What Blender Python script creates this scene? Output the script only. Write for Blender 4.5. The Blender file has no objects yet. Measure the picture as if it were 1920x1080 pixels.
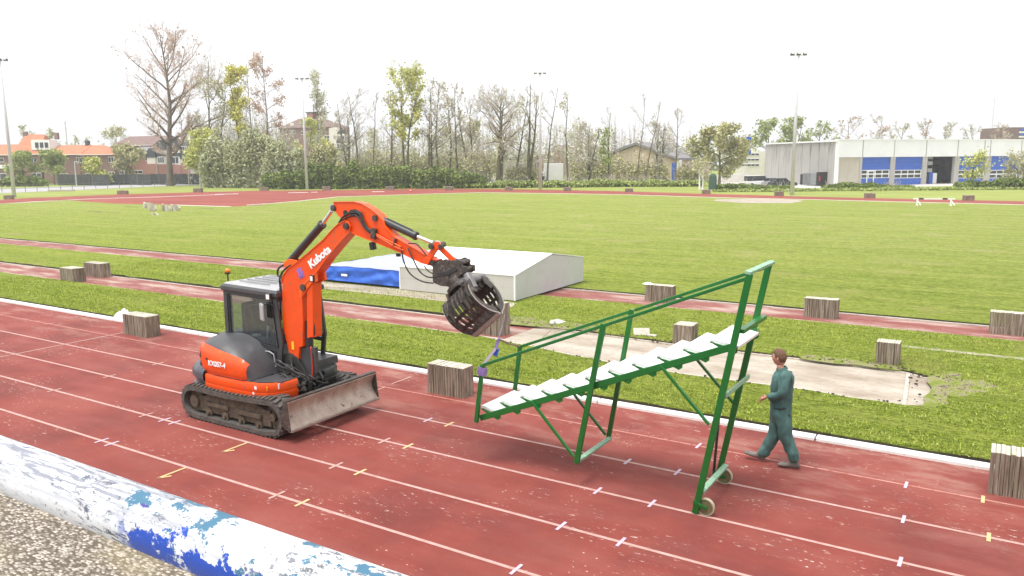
import bpy, bmesh, math, random
import numpy as np
from mathutils import Vector, Matrix
R = math.radians
S = bpy.context.scene
COL = S.collection
# ------------------------------------------------------------------ camera
CH = 4.6234; FPX = 1483.5; PITCH = 0.16078; ROLL = -0.0082; PSI = -0.5599
FW = Vector((math.sin(PSI)*math.cos(PITCH), math.cos(PSI)*math.cos(PITCH), -math.sin(PITCH)))
r0 = Vector((math.cos(PSI), -math.sin(PSI), 0)); u0 = r0.cross(FW)
RT = r0*math.cos(ROLL)+u0*math.sin(ROLL); UP = -r0*math.sin(ROLL)+u0*math.cos(ROLL)
cam = bpy.data.objects.new('camera', bpy.data.cameras.new('camera'))
cam.matrix_world = Matrix(((RT.x, UP.x, -FW.x, 0), (RT.y, UP.y, -FW.y, 0), (RT.z, UP.z, -FW.z, CH), (0, 0, 0, 1)))
cam.data.sensor_width = 36; cam.data.lens = FPX*36/1920; cam.data.clip_start = 0.05; cam.data.clip_end = 3000
COL.objects.link(cam); S.camera = cam
# ------------------------------------------------------------------ sky, sun, exposure
SUN_EL, SUN_AZ = R(72), R(200)      # bright overcast: a very soft sun, behind and to the left of the camera
W = bpy.data.worlds.new('World'); S.world = W; W.use_nodes = True
wn = W.node_tree; wn.nodes.clear()
sky = wn.nodes.new('ShaderNodeTexSky'); sky.sky_type = 'NISHITA'; sky.sun_disc = False
sky.sun_elevation = SUN_EL; sky.sun_rotation = SUN_AZ; sky.air_density = 1; sky.dust_density = 6; sky.ozone_density = 1
hs = wn.nodes.new('ShaderNodeHueSaturation'); hs.inputs['Saturation'].default_value = 0.10
cl = wn.nodes.new('ShaderNodeMix'); cl.data_type = 'RGBA'; cl.inputs['Factor'].default_value = 0.55   # an even layer of cloud over the clear sky
cl.inputs['B'].default_value = (9.5, 9.6, 9.8, 1)
bg = wn.nodes.new('ShaderNodeBackground'); bg.inputs['Strength'].default_value = 0.118
wo = wn.nodes.new('ShaderNodeOutputWorld')
wn.links.new(sky.outputs[0], hs.inputs['Color']); wn.links.new(hs.outputs[0], cl.inputs['A'])
wn.links.new(cl.outputs['Result'], bg.inputs['Color']); wn.links.new(bg.outputs[0], wo.inputs[0])
sd = bpy.data.lights.new('sun', 'SUN'); sd.energy = 2.0; sd.angle = R(22); sd.color = (1, 0.975, 0.94)
so = bpy.data.objects.new('sun', sd); COL.objects.link(so)
sdir = Vector((math.sin(SUN_AZ)*math.cos(SUN_EL), math.cos(SUN_AZ)*math.cos(SUN_EL), math.sin(SUN_EL)))
so.rotation_euler = (sdir).to_track_quat('Z', 'Y').to_euler()
S.view_settings.view_transform = 'Standard'; S.view_settings.look = 'None'
S.view_settings.exposure = 0.74; S.view_settings.gamma = 1
# ------------------------------------------------------------------ measuring helpers (image of the survey camera -> points in the place)
def ray(x, y): return FW*FPX + RT*(x-960) - UP*(y-540)
def G(x, y, z=0.0):
    d = ray(x, y); t = (z-CH)/d.z; return Vector((d.x*t, d.y*t, z))
def PY(x, y, Y):
    d = ray(x, y); t = Y/d.y; return Vector((d.x*t, Y, CH+d.z*t))
def PXp(x, y, X):
    d = ray(x, y); t = X/d.x; return Vector((X, d.y*t, CH+d.z*t))
FH = Vector((math.sin(PSI), math.cos(PSI), 0)); RH = Vector((math.cos(PSI), -math.sin(PSI), 0))
def A(px, depth, py=None):
    """point at horizontal forward depth; z from py (or ground)"""
    y = 540 if py is None else py
    d = ray(px, y); t = depth/d.dot(FH); v = d*t
    return Vector((v.x, v.y, 0 if py is None else CH+v.z))
def PL(px, py, P0, n):
    d = ray(px, py); o = Vector((0, 0, CH)); return o + d*((P0-o).dot(n)/d.dot(n))
# ------------------------------------------------------------------ object helpers
def tag(o, label=None, cat=None, group=None, kind=None):
    if label: o['label'] = label
    if cat: o['category'] = cat
    if group: o['group'] = group
    if kind: o['kind'] = kind
    return o
def thing(name, loc, label, cat, group=None):
    o = bpy.data.objects.new(name, None); COL.objects.link(o); o.location = loc; o.empty_display_size = .2; OFF[o.name] = Vector(loc)
    return tag(o, label, cat, group)
OFF = {}
class MB:
    def __init__(s): s.v = []; s.f = []; s.m = []; s.cur = 0
    def add(s, vs, fs):
        n = len(s.v); s.v += [tuple(v) for v in vs]; s.f += [tuple(i+n for i in f) for f in fs]; s.m += [s.cur]*len(fs); return s
    def box(s, c, size, M=None):
        x, y, z = size[0]/2, size[1]/2, size[2]/2; c = Vector(c)
        vs = [Vector((a*x, b*y, d*z)) for a in (-1, 1) for b in (-1, 1) for d in (-1, 1)]
        if M is not None: vs = [M @ v for v in vs]
        return s.add([c+v for v in vs], [(0,1,3,2),(4,6,7,5),(0,4,5,1),(2,3,7,6),(0,2,6,4),(1,5,7,3)])
    def span(s, a, b):
        a = Vector(a); b = Vector(b); return s.box((a+b)/2, [abs(b[i]-a[i]) for i in range(3)])
    def beam(s, a, b, w, h, upv=(0, 0, 1)):
        a = Vector(a); b = Vector(b); d = (b-a); L = d.length; d.normalize(); upv = Vector(upv)
        sd = d.cross(upv)
        if sd.length < 1e-4: sd = d.cross(Vector((1, 0, 0)))
        sd.normalize(); u = sd.cross(d)
        M = Matrix((d, sd, u)).transposed()
        return s.box((a+b)/2, (L, w, h), M)
    def prism(s, pts, ax, lo, hi):
        """pts: 2D outline; ax 'y': (x,z) extruded along y; 'z': (x,y) along z; 'x': (y,z) along x"""
        n = len(pts)
        def mk(p, t):
            return {'y': (p[0], t, p[1]), 'z': (p[0], p[1], t), 'x': (t, p[0], p[1])}[ax]
        vs = [mk(p, lo) for p in pts]+[mk(p, hi) for p in pts]
        fs = [tuple(range(n)), tuple(range(2*n-1, n-1, -1))]+[(i, i+n, (i+1) % n+n, (i+1) % n) for i in range(n)]
        return s.add(vs, fs)
    def tube(s, pts, r, n=8, caps=True):
        pts = [Vector(p) for p in pts]; rs = r if isinstance(r, (list, tuple)) else [r]*len(pts)
        vs = []; fs = []; prev = None
        for i, p in enumerate(pts):
            t = (pts[min(i+1, len(pts)-1)]-pts[max(i-1, 0)]).normalized()
            if prev is None:
                a = t.cross(Vector((0, 0, 1)));
                if a.length < .05: a = t.cross(Vector((1, 0, 0)))
            else: a = prev-t*prev.dot(t)
            a.normalize(); prev = a; b = t.cross(a)
            for k in range(n):
                q = 2*math.pi*k/n; vs.append(p+(a*math.cos(q)+b*math.sin(q))*rs[i])
        for i in range(len(pts)-1):
            for k in range(n): fs.append((i*n+k, i*n+(k+1) % n, (i+1)*n+(k+1) % n, (i+1)*n+k))
        if caps: fs += [tuple(range(n-1, -1, -1)), tuple(range((len(pts)-1)*n, len(pts)*n))]
        return s.add(vs, fs)
    def disc(s, c, ax, r, h, n=24):
        c = Vector(c); ax = Vector(ax).normalized(); return s.tube([c-ax*h/2, c+ax*h/2], r, n)
    def sphere(s, c, r, nu=14, nv=8, sc=(1, 1, 1)):
        vs = [(c[0], c[1], c[2]+r*sc[2])]; fs = []
        for j in range(1, nv):
            th = math.pi*j/nv
            for i in range(nu):
                a = 2*math.pi*i/nu; vs.append((c[0]+r*sc[0]*math.sin(th)*math.cos(a), c[1]+r*sc[1]*math.sin(th)*math.sin(a), c[2]+r*sc[2]*math.cos(th)))
        vs.append((c[0], c[1], c[2]-r*sc[2])); L = len(vs)-1
        for i in range(nu):
            fs.append((0, 1+i, 1+(i+1) % nu)); fs.append((L, 1+(nv-2)*nu+(i+1) % nu, 1+(nv-2)*nu+i))
            for j in range(nv-2): fs.append((1+j*nu+i, 1+(j+1)*nu+i, 1+(j+1)*nu+(i+1) % nu, 1+j*nu+(i+1) % nu))
        return s.add(vs, fs)
    def build(s, name, mats, parent=None, smooth=False, bevel=0, fixn=True, label=None, org=None):
        me = bpy.data.meshes.new(name); me.from_pydata(s.v, [], s.f)
        if not isinstance(mats, (list, tuple)): mats = [mats]
        for m in mats: me.materials.append(m)
        if len(mats) > 1: me.polygons.foreach_set('material_index', s.m)
        if fixn and len(s.f) < 20000:
            bm = bmesh.new(); bm.from_mesh(me); bmesh.ops.recalc_face_normals(bm, faces=bm.faces); bm.to_mesh(me); bm.free()
        if smooth: me.polygons.foreach_set('use_smooth', [True]*len(me.polygons))
        o = bpy.data.objects.new(name, me); COL.objects.link(o)
        off = OFF[parent.name] if parent is not None else (Vector(org) if org is not None else Vector((0, 0, 0)))
        OFF[o.name] = off
        if off.length: me.transform(Matrix.Translation(-off))
        if parent is not None: o.parent = parent
        else: o.location = off
        if bevel:
            b = o.modifiers.new('bevel', 'BEVEL'); b.width = bevel; b.segments = 2; b.limit_method = 'ANGLE'; b.angle_limit = R(40)
        if label: o['label'] = label
        return o
def smooth_by_angle(o, deg=35):
    me = o.data; me.polygons.foreach_set('use_smooth', [True]*len(me.polygons))
    bm = bmesh.new(); bm.from_mesh(me)
    for e in bm.edges: e.smooth = (len(e.link_faces) == 2 and e.calc_face_angle(0) < R(deg))
    bm.to_mesh(me); bm.free(); return o
# ------------------------------------------------------------------ materials
def mat(name, c, c2=None, scale=6, rough=.7, bump=0, metal=0, stretch=(1, 1, 1), c3=None, sc3=30, t3=.62, det=6, bscale=None, spec=.5, mid=.5, wid=.18, trans=0):
    m = bpy.data.materials.new(name); m.use_nodes = True; t = m.node_tree; N = t.nodes; L = t.links
    b = N['Principled BSDF']; b.inputs['Roughness'].default_value = rough; b.inputs['Metallic'].default_value = metal
    b.inputs['Specular IOR Level'].default_value = spec
    if c2 is None and not bump: b.inputs['Base Color'].default_value = (*c, 1); return m
    tc = N.new('ShaderNodeTexCoord'); mp = N.new('ShaderNodeMapping'); mp.inputs['Scale'].default_value = stretch
    L.new(tc.outputs['Object'], mp.inputs['Vector'])
    nz = N.new('ShaderNodeTexNoise'); nz.inputs['Scale'].default_value = scale; nz.inputs['Detail'].default_value = det; nz.inputs['Roughness'].default_value = .62
    L.new(mp.outputs[0], nz.inputs['Vector'])
    rp = N.new('ShaderNodeValToRGB'); rp.color_ramp.elements[0].position = mid-wid; rp.color_ramp.elements[1].position = mid+wid
    rp.color_ramp.elements[0].color = (*c, 1); rp.color_ramp.elements[1].color = (*(c2 or c), 1)
    L.new(nz.outputs['Fac'], rp.inputs[0]); out = rp.outputs[0]
    if c3:
        n3 = N.new('ShaderNodeTexNoise'); n3.inputs['Scale'].default_value = sc3; n3.inputs['Detail'].default_value = 4; L.new(mp.outputs[0], n3.inputs['Vector'])
        r3 = N.new('ShaderNodeValToRGB'); r3.color_ramp.elements[0].position = t3; r3.color_ramp.elements[1].position = t3+.08
        mx = N.new('ShaderNodeMix'); mx.data_type = 'RGBA'; L.new(n3.outputs['Fac'], r3.inputs[0]); L.new(r3.outputs[0], mx.inputs['Factor'])
        L.new(out, mx.inputs['A']); mx.inputs['B'].default_value = (*c3, 1); out = mx.outputs['Result']
    L.new(out, b.inputs['Base Color'])
    if bump:
        n2 = N.new('ShaderNodeTexNoise'); n2.inputs['Scale'].default_value = bscale or scale*3; n2.inputs['Detail'].default_value = 5
        L.new(mp.outputs[0], n2.inputs['Vector'])
        bp = N.new('ShaderNodeBump'); bp.inputs['Strength'].default_value = bump; bp.inputs['Distance'].default_value = .02
        L.new(n2.outputs['Fac'], bp.inputs['Height']); L.new(bp.outputs[0], b.inputs['Normal'])
    return m
class NT:
    """small node-tree writer"""
    def __init__(s, name, rough=.8):
        s.m = bpy.data.materials.new(name); s.m.use_nodes = True; s.t = s.m.node_tree; s.b = s.t.nodes['Principled BSDF']
        s.b.inputs['Roughness'].default_value = rough; s.tc = s.t.nodes.new('ShaderNodeTexCoord')
    def map(s, sc, loc=(0, 0, 0)):
        n = s.t.nodes.new('ShaderNodeMapping'); n.inputs['Scale'].default_value = sc; n.inputs['Location'].default_value = loc; s.t.links.new(s.tc.outputs['Object'], n.inputs['Vector']); return n.outputs[0]
    def noise(s, vec, scale, det=5, rough=.6, dist=0):
        n = s.t.nodes.new('ShaderNodeTexNoise'); n.inputs['Scale'].default_value = scale; n.inputs['Detail'].default_value = det; n.inputs['Roughness'].default_value = rough; n.inputs['Distortion'].default_value = dist
        s.t.links.new(vec, n.inputs['Vector']); return n.outputs['Fac']
    def vor(s, vec, scale, out='Distance', feat='F1'):
        n = s.t.nodes.new('ShaderNodeTexVoronoi'); n.feature = feat; n.inputs['Scale'].default_value = scale; s.t.links.new(vec, n.inputs['Vector']); return n.outputs[out]
    def ramp(s, fac, stops):
        n = s.t.nodes.new('ShaderNodeValToRGB'); e = n.color_ramp.elements
        while len(e) < len(stops): e.new(.5)
        for i, (p, c) in enumerate(stops):
            e[i].position = p; e[i].color = (*c, 1) if isinstance(c, tuple) else (c, c, c, 1)
        s.t.links.new(fac, n.inputs[0]); return n.outputs[0]
    def mix(s, fac, a, b, mode='MIX'):
        n = s.t.nodes.new('ShaderNodeMix'); n.data_type = 'RGBA'; n.blend_type = mode
        for k, v in (('Factor', fac), ('A', a), ('B', b)):
            if isinstance(v, (int, float)): n.inputs[k].default_value = v if k == 'Factor' else (v, v, v, 1)
            elif isinstance(v, tuple): n.inputs[k].default_value = (*v, 1)
            else: s.t.links.new(v, n.inputs[k])
        return n.outputs['Result']
    def math(s, op, a, b=0.0):
        n = s.t.nodes.new('ShaderNodeMath'); n.operation = op
        for i, v in enumerate((a, b)):
            if isinstance(v, (int, float)): n.inputs[i].default_value = v
            else: s.t.links.new(v, n.inputs[i])
        return n.outputs[0]
    def xyz(s):
        n = s.t.nodes.new('ShaderNodeSeparateXYZ'); s.t.links.new(s.tc.outputs['Object'], n.inputs[0]); return n.outputs
    def col(s, c): s.t.links.new(c, s.b.inputs['Base Color']); return s
    def bump(s, h, st=.4, dist=.02):
        n = s.t.nodes.new('ShaderNodeBump'); n.inputs['Strength'].default_value = st; n.inputs['Distance'].default_value = dist
        s.t.links.new(h, n.inputs['Height']); s.t.links.new(n.outputs[0], s.b.inputs['Normal']); return s

# running track: worn red rubber with pale scuffs and blotches
k = NT('track_rubber', .92); v = k.map((1, 1, 1)); vs = k.map((.35, 1.6, 1))
base = k.ramp(k.noise(v, .55, 6, .6), [(.36, (.140, .024, .017)), (.52, (.205, .035, .024)), (.66, (.245, .055, .040))])
base = k.mix(k.ramp(k.noise(vs, 1.1, 4), [(.45, 0.0), (.75, .5)]), base, (.27, .085, .068))
base = k.mix(k.ramp(k.noise(v, 60, 3, .7), [(.38, .45), (.6, 0.0)]), base, (.14, .025, .019))
edge = k.math('MULTIPLY', k.ramp(k.xyz()[1], [(0, 0.0), (1, 1.0)]), 1.0)
sc = k.ramp(k.noise(k.map((.7, 2.2, 1)), 9, 7, .75), [(.59, 0.0), (.64, .9)])
msk = k.ramp(k.noise(k.map((.5, .9, 1), (4, 2, 0)), .9, 3), [(.50, 0.04), (.60, 1.0)])
base = k.mix(k.math('MULTIPLY', sc, msk), base, (.62, .50, .44))
sp = k.ramp(k.vor(k.map((.7, 1, 1)), 13), [(.09, 1.0), (.15, 0.0)]); spm = k.ramp(k.noise(v, 1.1, 4), [(.58, 0.0), (.66, .7)])
base = k.mix(k.math('MULTIPLY', sp, spm), base, (.7, .60, .52))
yy_ = k.ramp(k.math('MULTIPLY', k.math('ADD', k.xyz()[1], -9.6), .27), [(.0, 0.0), (1.0, 1.0)])
base = k.mix(k.math('MULTIPLY', yy_, k.ramp(k.noise(k.map((.45, 1.1, 1), (3, 3, 0)), 1.6, 7, .7), [(.50, 0.0), (.66, .7)])), base, (.34, .19, .15))
k.col(base).bump(k.noise(v, 150, 2), .35, .004); M_TRACK = k.m
k = NT('runway_rubber', .92); v = k.map((.4, 1.4, 1))
base = k.ramp(k.noise(v, .9, 6, .65), [(.38, (.19, .045, .036)), (.5, (.23, .085, .07)), (.62, (.36, .26, .22))])
base = k.mix(k.ramp(k.noise(k.map((1, 3, 1)), 5, 6, .7), [(.6, 0.0), (.68, .8)]), base, (.5, .42, .36)); k.col(base).bump(k.noise(v, 90, 2), .3, .004); M_RUN = k.m
k = NT('far_track_rubber', .92); v = k.map((.3, 1, 1))
k.col(k.ramp(k.noise(v, .3, 5), [(.38, (.20, .034, .022)), (.62, (.26, .055, .036))])); M_FARTRACK = k.m
# turf: mown in long bands, with straw coloured streaks and darker tufts
k = NT('turf_grass', 1.0); k.b.inputs['Specular IOR Level'].default_value = .15
v = k.map((.16, 1.1, 1)); v1 = k.map((1, 1, 1)); v2 = k.map((.35, 2.4, 1), (3, 7, 0))
base = k.ramp(k.noise(v, .55, 6, .62), [(.38, (.145, .200, .020)), (.5, (.200, .255, .036)), (.62, (.285, .325, .075))])
base = k.mix(k.ramp(k.noise(k.map((.045, 1.5, 1), (8, 2, 0)), 1.1, 4, .6), [(.44, 0.0), (.56, .75)]), base, (.36, .385, .10))
base = k.mix(k.ramp(k.noise(k.map((.05, 1.7, 1), (1, 5, 0)), 1.3, 4, .6), [(.48, 0.0), (.57, .6)]), base, (.13, .185, .014))
base = k.mix(k.ramp(k.noise(v2, 1.5, 6, .7), [(.46, 0.0), (.60, .8)]), base, (.32, .345, .115))
base = k.mix(k.ramp(k.noise(v2, 5.5, 5, .75), [(.50, 0.0), (.62, .75)]), base, (.09, .135, .009))
base = k.mix(k.ramp(k.noise(k.map((.45, 1.3, 1)), 17, 4, .8), [(.44, .75), (.54, 0.0)]), base, (.085, .125, .008))
base = k.mix(k.ramp(k.noise(k.map((.35, 1.3, 1), (5, 1, 0)), 13, 4, .8), [(.50, 0.0), (.60, .85)]), base, (.36, .40, .11))
base = k.mix(k.ramp(k.noise(k.map((.6, 1, 1), (2, 9, 0)), 1.9, 6, .7), [(.62, 0.0), (.67, .8)]), base, (.10, .085, .03))
base = k.mix(k.ramp(k.noise(v1, .35, 3), [(.55, 0.0), (.72, .5)]), base, (.34, .30, .15))
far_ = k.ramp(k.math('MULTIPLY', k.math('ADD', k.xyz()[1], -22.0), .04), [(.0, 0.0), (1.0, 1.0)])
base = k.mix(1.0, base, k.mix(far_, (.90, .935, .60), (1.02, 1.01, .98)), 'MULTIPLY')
k.col(base).bump(k.noise(k.map((.6, 1.6, 1)), 26, 6, .8), 1.0, .06); M_TURF = k.m
M_SOIL = mat('dark_soil', (.030, .025, .014), (.085, .065, .038), 8, .95, .4)
k = NT('verge_grass', 1.0); v = k.map((.2, .6, 1))
k.col(k.mix(k.ramp(k.noise(v, .5, 6, .7), [(.3, 0.0), (.7, 1.0)]), (.17, .21, .025), (.28, .31, .07))).bump(k.noise(k.map((1, 1, 1)), 8, 4), .6, .05); M_VERGE = k.m
# gravel strip below the stand
k = NT('gravel', .9); v = k.map((.55, 1, 1)); cv = k.vor(v, 30, 'Color'); dv = k.vor(v, 30)
g = k.mix(k.ramp(cv, [(.15, 0.0), (.9, 1.0)]), (.15, .125, .10), (.56, .50, .43))
g = k.mix(k.ramp(dv, [(.40, 0.0), (.66, 1.0)]), g, (.10, .08, .058)); g = k.mix(k.ramp(k.noise(v, 1.2, 4), [(.45, 0.0), (.65, .35)]), g, (.34, .28, .15))
k.col(g).bump(k.math('SUBTRACT', 1.0, dv), 1.0, .025); M_GRAVEL = k.m
# sand pit
k = NT('pit_sand', .95); v = k.map((.5, 1.2, 1))
base = k.ramp(k.noise(v, 1.1, 7, .65), [(.36, (.27, .215, .165)), (.5, (.36, .31, .25)), (.64, (.44, .39, .33))])
base = k.mix(k.ramp(k.noise(k.map((.8, 3, 1)), 6, 6, .75), [(.54, 0.0), (.62, .6)]), base, (.19, .145, .105))
base = k.mix(k.ramp(k.noise(v, 2.3, 6, .7, 1.0), [(.60, 0.0), (.66, .5)]), base, (.2, .2, .08)); k.col(base).bump(k.noise(v, 14, 6), .7, .03); M_SAND = k.m
M_KERBW = mat('white_kerb_paint', (.80, .80, .79), (.72, .71, .68), 5, .6, .1, c3=(.42, .40, .36), sc3=14, t3=.66)
M_EDGE = mat('concrete_edging', (.42, .36, .29), (.52, .47, .40), 4, .9, .2, c3=(.25, .21, .15), sc3=10, t3=.6)
M_LINE = mat('lane_paint', (.46, .31, .28), (.38, .20, .17), 7, .85, c3=(.36, .12, .09), sc3=16, t3=.66)
M_LINEF = mat('faded_lane_paint', (.46, .22, .18), (.36, .13, .10), 3, .85, c3=(.28, .08, .06), sc3=9, t3=.55)
M_LILAC = mat('lilac_mark_paint', (.44, .35, .44), (.50, .40, .46), 12, .85)
M_YEL = mat('yellow_mark_paint', (.58, .44, .20), (.52, .34, .18), 12, .85)
M_SLAB = None
k = NT('stacked_slab_concrete', .95); v = k.map((9, 9, .7)); n1 = k.noise(k.map((15, 7, .8)), 2.0, 6, .62)
zz = k.xyz()
base = k.ramp(n1, [(.36, (.115, .083, .058)), (.5, (.215, .168, .128)), (.64, (.36, .305, .24))])
base = k.mix(k.ramp(k.noise(k.map((1, 1, 1)), 7, 5), [(.5, 0.0), (.7, .6)]), base, (.19, .18, .11))
k.col(base).bump(n1, .6, .02); M_SLAB = k.m
M_SLABTOP = mat('lichen_slab_top', (.42, .38, .31), (.56, .52, .44), 9, .95, .3, c3=(.40, .42, .22), sc3=6, t3=.6)
M_ORANGE = mat('orange_enamel', (.80, .080, .002), (.73, .064, .002), 2.5, .30, 0, spec=.5, c3=(.50, .10, .03), sc3=11, t3=.60)
M_ORANGED = mat('orange_enamel_edge', (.84, .11, .006), None, rough=.3)
M_DARK = mat('dark_grey_plastic', (.040, .040, .045), (.060, .060, .062), 5, .42)
M_HOOD = mat('charcoal_hood_plastic', (.050, .048, .053), (.068, .066, .069), 3, .45)
M_BLACK = mat('black_metal', (.014, .014, .015), (.035, .033, .030), 12, .5)
M_CYL = mat('black_cylinder_paint', (.03, .03, .033), None, rough=.35)
M_ROOFG = mat('grey_cab_roof', (.30, .30, .305), (.38, .38, .385), 4, .35, c3=(.25, .24, .23), sc3=10, t3=.66)
M_CHROME = mat('chrome_rod', (.72, .70, .68), None, rough=.18, metal=1)
M_STEEL = mat('worn_dark_steel', (.050, .042, .038), (.11, .092, .08), 9, .5, .3, metal=.45, c3=(.20, .165, .14), sc3=18, t3=.62)
M_STEELE = mat('polished_steel_edge', (.42, .38, .34), (.30, .26, .22), 9, .4, metal=.6)
M_RUBBER = mat('track_belt_rubber', (.050, .045, .042), (.105, .09, .078), 8, .8, .3, c3=(.19, .16, .125), sc3=20, t3=.64)
M_MUD = mat('muddy_track_frame', (.065, .048, .032), (.13, .095, .062), 9, .9, .4, c3=(.05, .042, .035), sc3=12, t3=.55)
M_BLADE = mat('dusty_blade_steel', (.33, .25, .20), (.50, .42, .35), 5, .55, .2, metal=.25, stretch=(1, 1, .5), c3=(.14, .09, .07), sc3=11, t3=.62)
M_GREEN = mat('green_gloss_paint', (.006, .110, .016), (.009, .138, .022), 3, .33, .05, c3=(.05, .2, .07), sc3=14, t3=.7)
M_GREENP = mat('worn_pale_green_steel', (.18, .36, .22), (.30, .44, .33), 12, .5, .1, c3=(.04, .2, .07), sc3=20, t3=.6)
M_WHITE = mat('white_step_paint', (.84, .84, .84), (.78, .79, .80), 3, .45, c3=(.55, .52, .48), sc3=12, t3=.73)
M_WHEEL = mat('olive_wheel_plate', (.12, .105, .045), (.17, .15, .08), 10, .6)
M_TYRE = mat('cream_solid_tyre', (.36, .32, .22), (.44, .40, .30), 12, .7)
M_TARP = mat('blue_tarpaulin', (.020, .095, .48), (.035, .14, .58), 2.2, .42, .5, bscale=5)
M_TARPW = mat('pale_mat_top', (.31, .33, .47), (.38, .40, .52), 1.5, .5, .3, bscale=3)
M_ALU = mat('aluminium_sheet', (.50, .485, .45), (.55, .535, .50), 2, .42, 0, metal=.15, c3=(.42, .40, .36), sc3=5, t3=.68)
M_ALUR = mat('white_aluminium_roof', (.78, .78, .78), (.84, .84, .84), 1.5, .4)
M_SKIN = mat('skin', (.55, .29, .21), (.47, .22, .15), 30, .55)
M_HAIR = mat('short_brown_hair', (.10, .05, .026), (.17, .09, .05), 60, .75, .5, bscale=120)
k = NT('green_coverall_cloth', .85); v = k.map((1, 1, 1)); n1 = k.noise(k.map((1, 1, .5)), 9, 5, .6)
k.col(k.mix(k.ramp(n1, [(.35, 0.0), (.65, 1.0)]), (.040, .105, .098), (.078, .165, .152))).bump(k.noise(k.map((1, 1, .45)), 8, 4, .6, .6), .9, .03); M_CLOTH = k.m
M_BOOT = mat('worn_work_boots', (.10, .085, .075), (.19, .165, .145), 14, .7)
M_COLLAR = mat('dark_collar', (.03, .032, .04), None, rough=.8)
M_PURPLE = mat('purple_webbing', (.17, .10, .30), (.25, .17, .38), 30, .7)
M_PALEWEB = mat('faded_webbing', (.44, .40, .40), (.42, .33, .48), 20, .7)
M_ROPE = mat('brown_rope', (.16, .12, .07), (.26, .20, .12), 30, .8)
M_STKY = mat('yellow_decal', (.85, .55, .03), None, rough=.4)
M_STKW = mat('white_decal', (.82, .82, .82), None, rough=.4)
M_STKB = mat('blue_decal', (.13, .13, .48), (.22, .15, .5), 20, .4)
M_AMBER = mat('amber_lens', (.85, .22, .02), None, rough=.25)
M_REDDEC = mat('red_decal', (.6, .03, .03), None, rough=.4)
M_SEAT = mat('seat_fabric', (.02, .02, .024), (.035, .035, .04), 9, .8)
M_POLE = mat('galvanised_white_mast', (.60, .61, .63), (.54, .55, .57), 3, .5)
M_LAMPH = mat('dark_lamp_housing', (.07, .07, .07), None, rough=.5)
M_BARK = mat('grey_brown_bark', (.11, .085, .065), (.19, .155, .12), 3, .95, .3)
M_BARKG = mat('mossy_bark', (.085, .08, .04), (.165, .155, .085), 2, .95, .3)
M_TWIG = mat('pale_twigs', (.46, .42, .36), (.56, .51, .44), 3, .95)
M_TWIGR = mat('reddish_twigs', (.45, .33, .27), (.52, .40, .33), 3, .95)
def leafm(name, a, b): 
    m = mat(name, a, b, .8, .9, 0, mid=.5, wid=.2, spec=.2); return m
M_LG = leafm('sage_leaves', (.32, .34, .18), (.50, .51, .31)); M_LD = leafm('dark_hedge_leaves', (.10, .14, .03), (.25, .31, .09))
M_LY = leafm('golden_leaves', (.55, .53, .10), (.66, .62, .16)); M_LYG = leafm('yellow_green_leaves', (.44, .47, .11), (.58, .58, .20))
M_LR = leafm('russet_buds', (.48, .30, .21), (.56, .42, .32)); M_LP = leafm('pale_green_buds', (.48, .48, .33), (.58, .57, .44))
M_LO = leafm('olive_leaves', (.38, .37, .17), (.52, .50, .28)); M_LB = leafm('fresh_green_leaves', (.25, .31, .08), (.40, .45, .17))
def glassm(name, tint, amt=.35, rough=.05):
    m = bpy.data.materials.new(name); m.use_nodes = True; t = m.node_tree; t.nodes.clear()
    o = t.nodes.new('ShaderNodeOutputMaterial'); tr = t.nodes.new('ShaderNodeBsdfTransparent'); tr.inputs[0].default_value = (*tint, 1)
    g = t.nodes.new('ShaderNodeBsdfGlossy'); g.inputs['Roughness'].default_value = rough; g.inputs[0].default_value = (.9, .95, 1, 1)
    fr = t.nodes.new('ShaderNodeLayerWeight'); fr.inputs[0].default_value = .22
    mx = t.nodes.new('ShaderNodeMixShader'); t.links.new(fr.outputs['Facing'], mx.inputs[0]); t.links.new(tr.outputs[0], mx.inputs[1]); t.links.new(g.outputs[0], mx.inputs[2]); t.links.new(mx.outputs[0], o.inputs[0]); return m
M_GLASS = glassm('cab_glass', (.60, .68, .65))
# ================================================================== GROUND
rnd = random.Random(7)
def sheet(name, pts, z, m, kind='structure', th=0.0):
    b = MB(); n = len(pts)
    if th: b.prism([(p[0], p[1]) for p in pts], 'z', z-th, z)
    else: b.add([(p[0], p[1], z) for p in pts], [tuple(range(n))])
    o = b.build(name, m, fixn=False)
    bm = bmesh.new(); bm.from_mesh(o.data); bmesh.ops.triangulate(bm, faces=[f for f in bm.faces if len(f.verts) > 4]); bmesh.ops.recalc_face_normals(bm, faces=bm.faces)
    if not th:
        if bm.faces and sum(f.normal.z for f in bm.faces) < 0: bmesh.ops.reverse_faces(bm, faces=bm.faces)
    bm.to_mesh(o.data); bm.free(); tag(o, kind=kind)
    if m is M_TURF and th:
        o.data.materials.append(M_SOIL)
        for p_ in o.data.polygons:
            if abs(p_.normal.z) < .5: p_.material_index = 1
    return o
def jag(p, q, step, amp, ax=1):
    p = Vector(p); q = Vector(q); n = max(1, int((q-p).length/step)); out = []
    for i in range(n):
        v = p+(q-p)*(i/n)
        if i: v = v+Vector((0, rnd.gauss(0, amp))) if ax == 1 else v+Vector((rnd.gauss(0, amp), 0))
        out.append((v.x, v.y))
    return out
Z0 = -0.055   # everything sits on this soil sheet
sheet('soil_ground', [(-540, -30), (310, -30), (310, 500), (-540, 500)], Z0, M_SOIL)
# infield and verges
XL, XR = -64, 40
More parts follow.
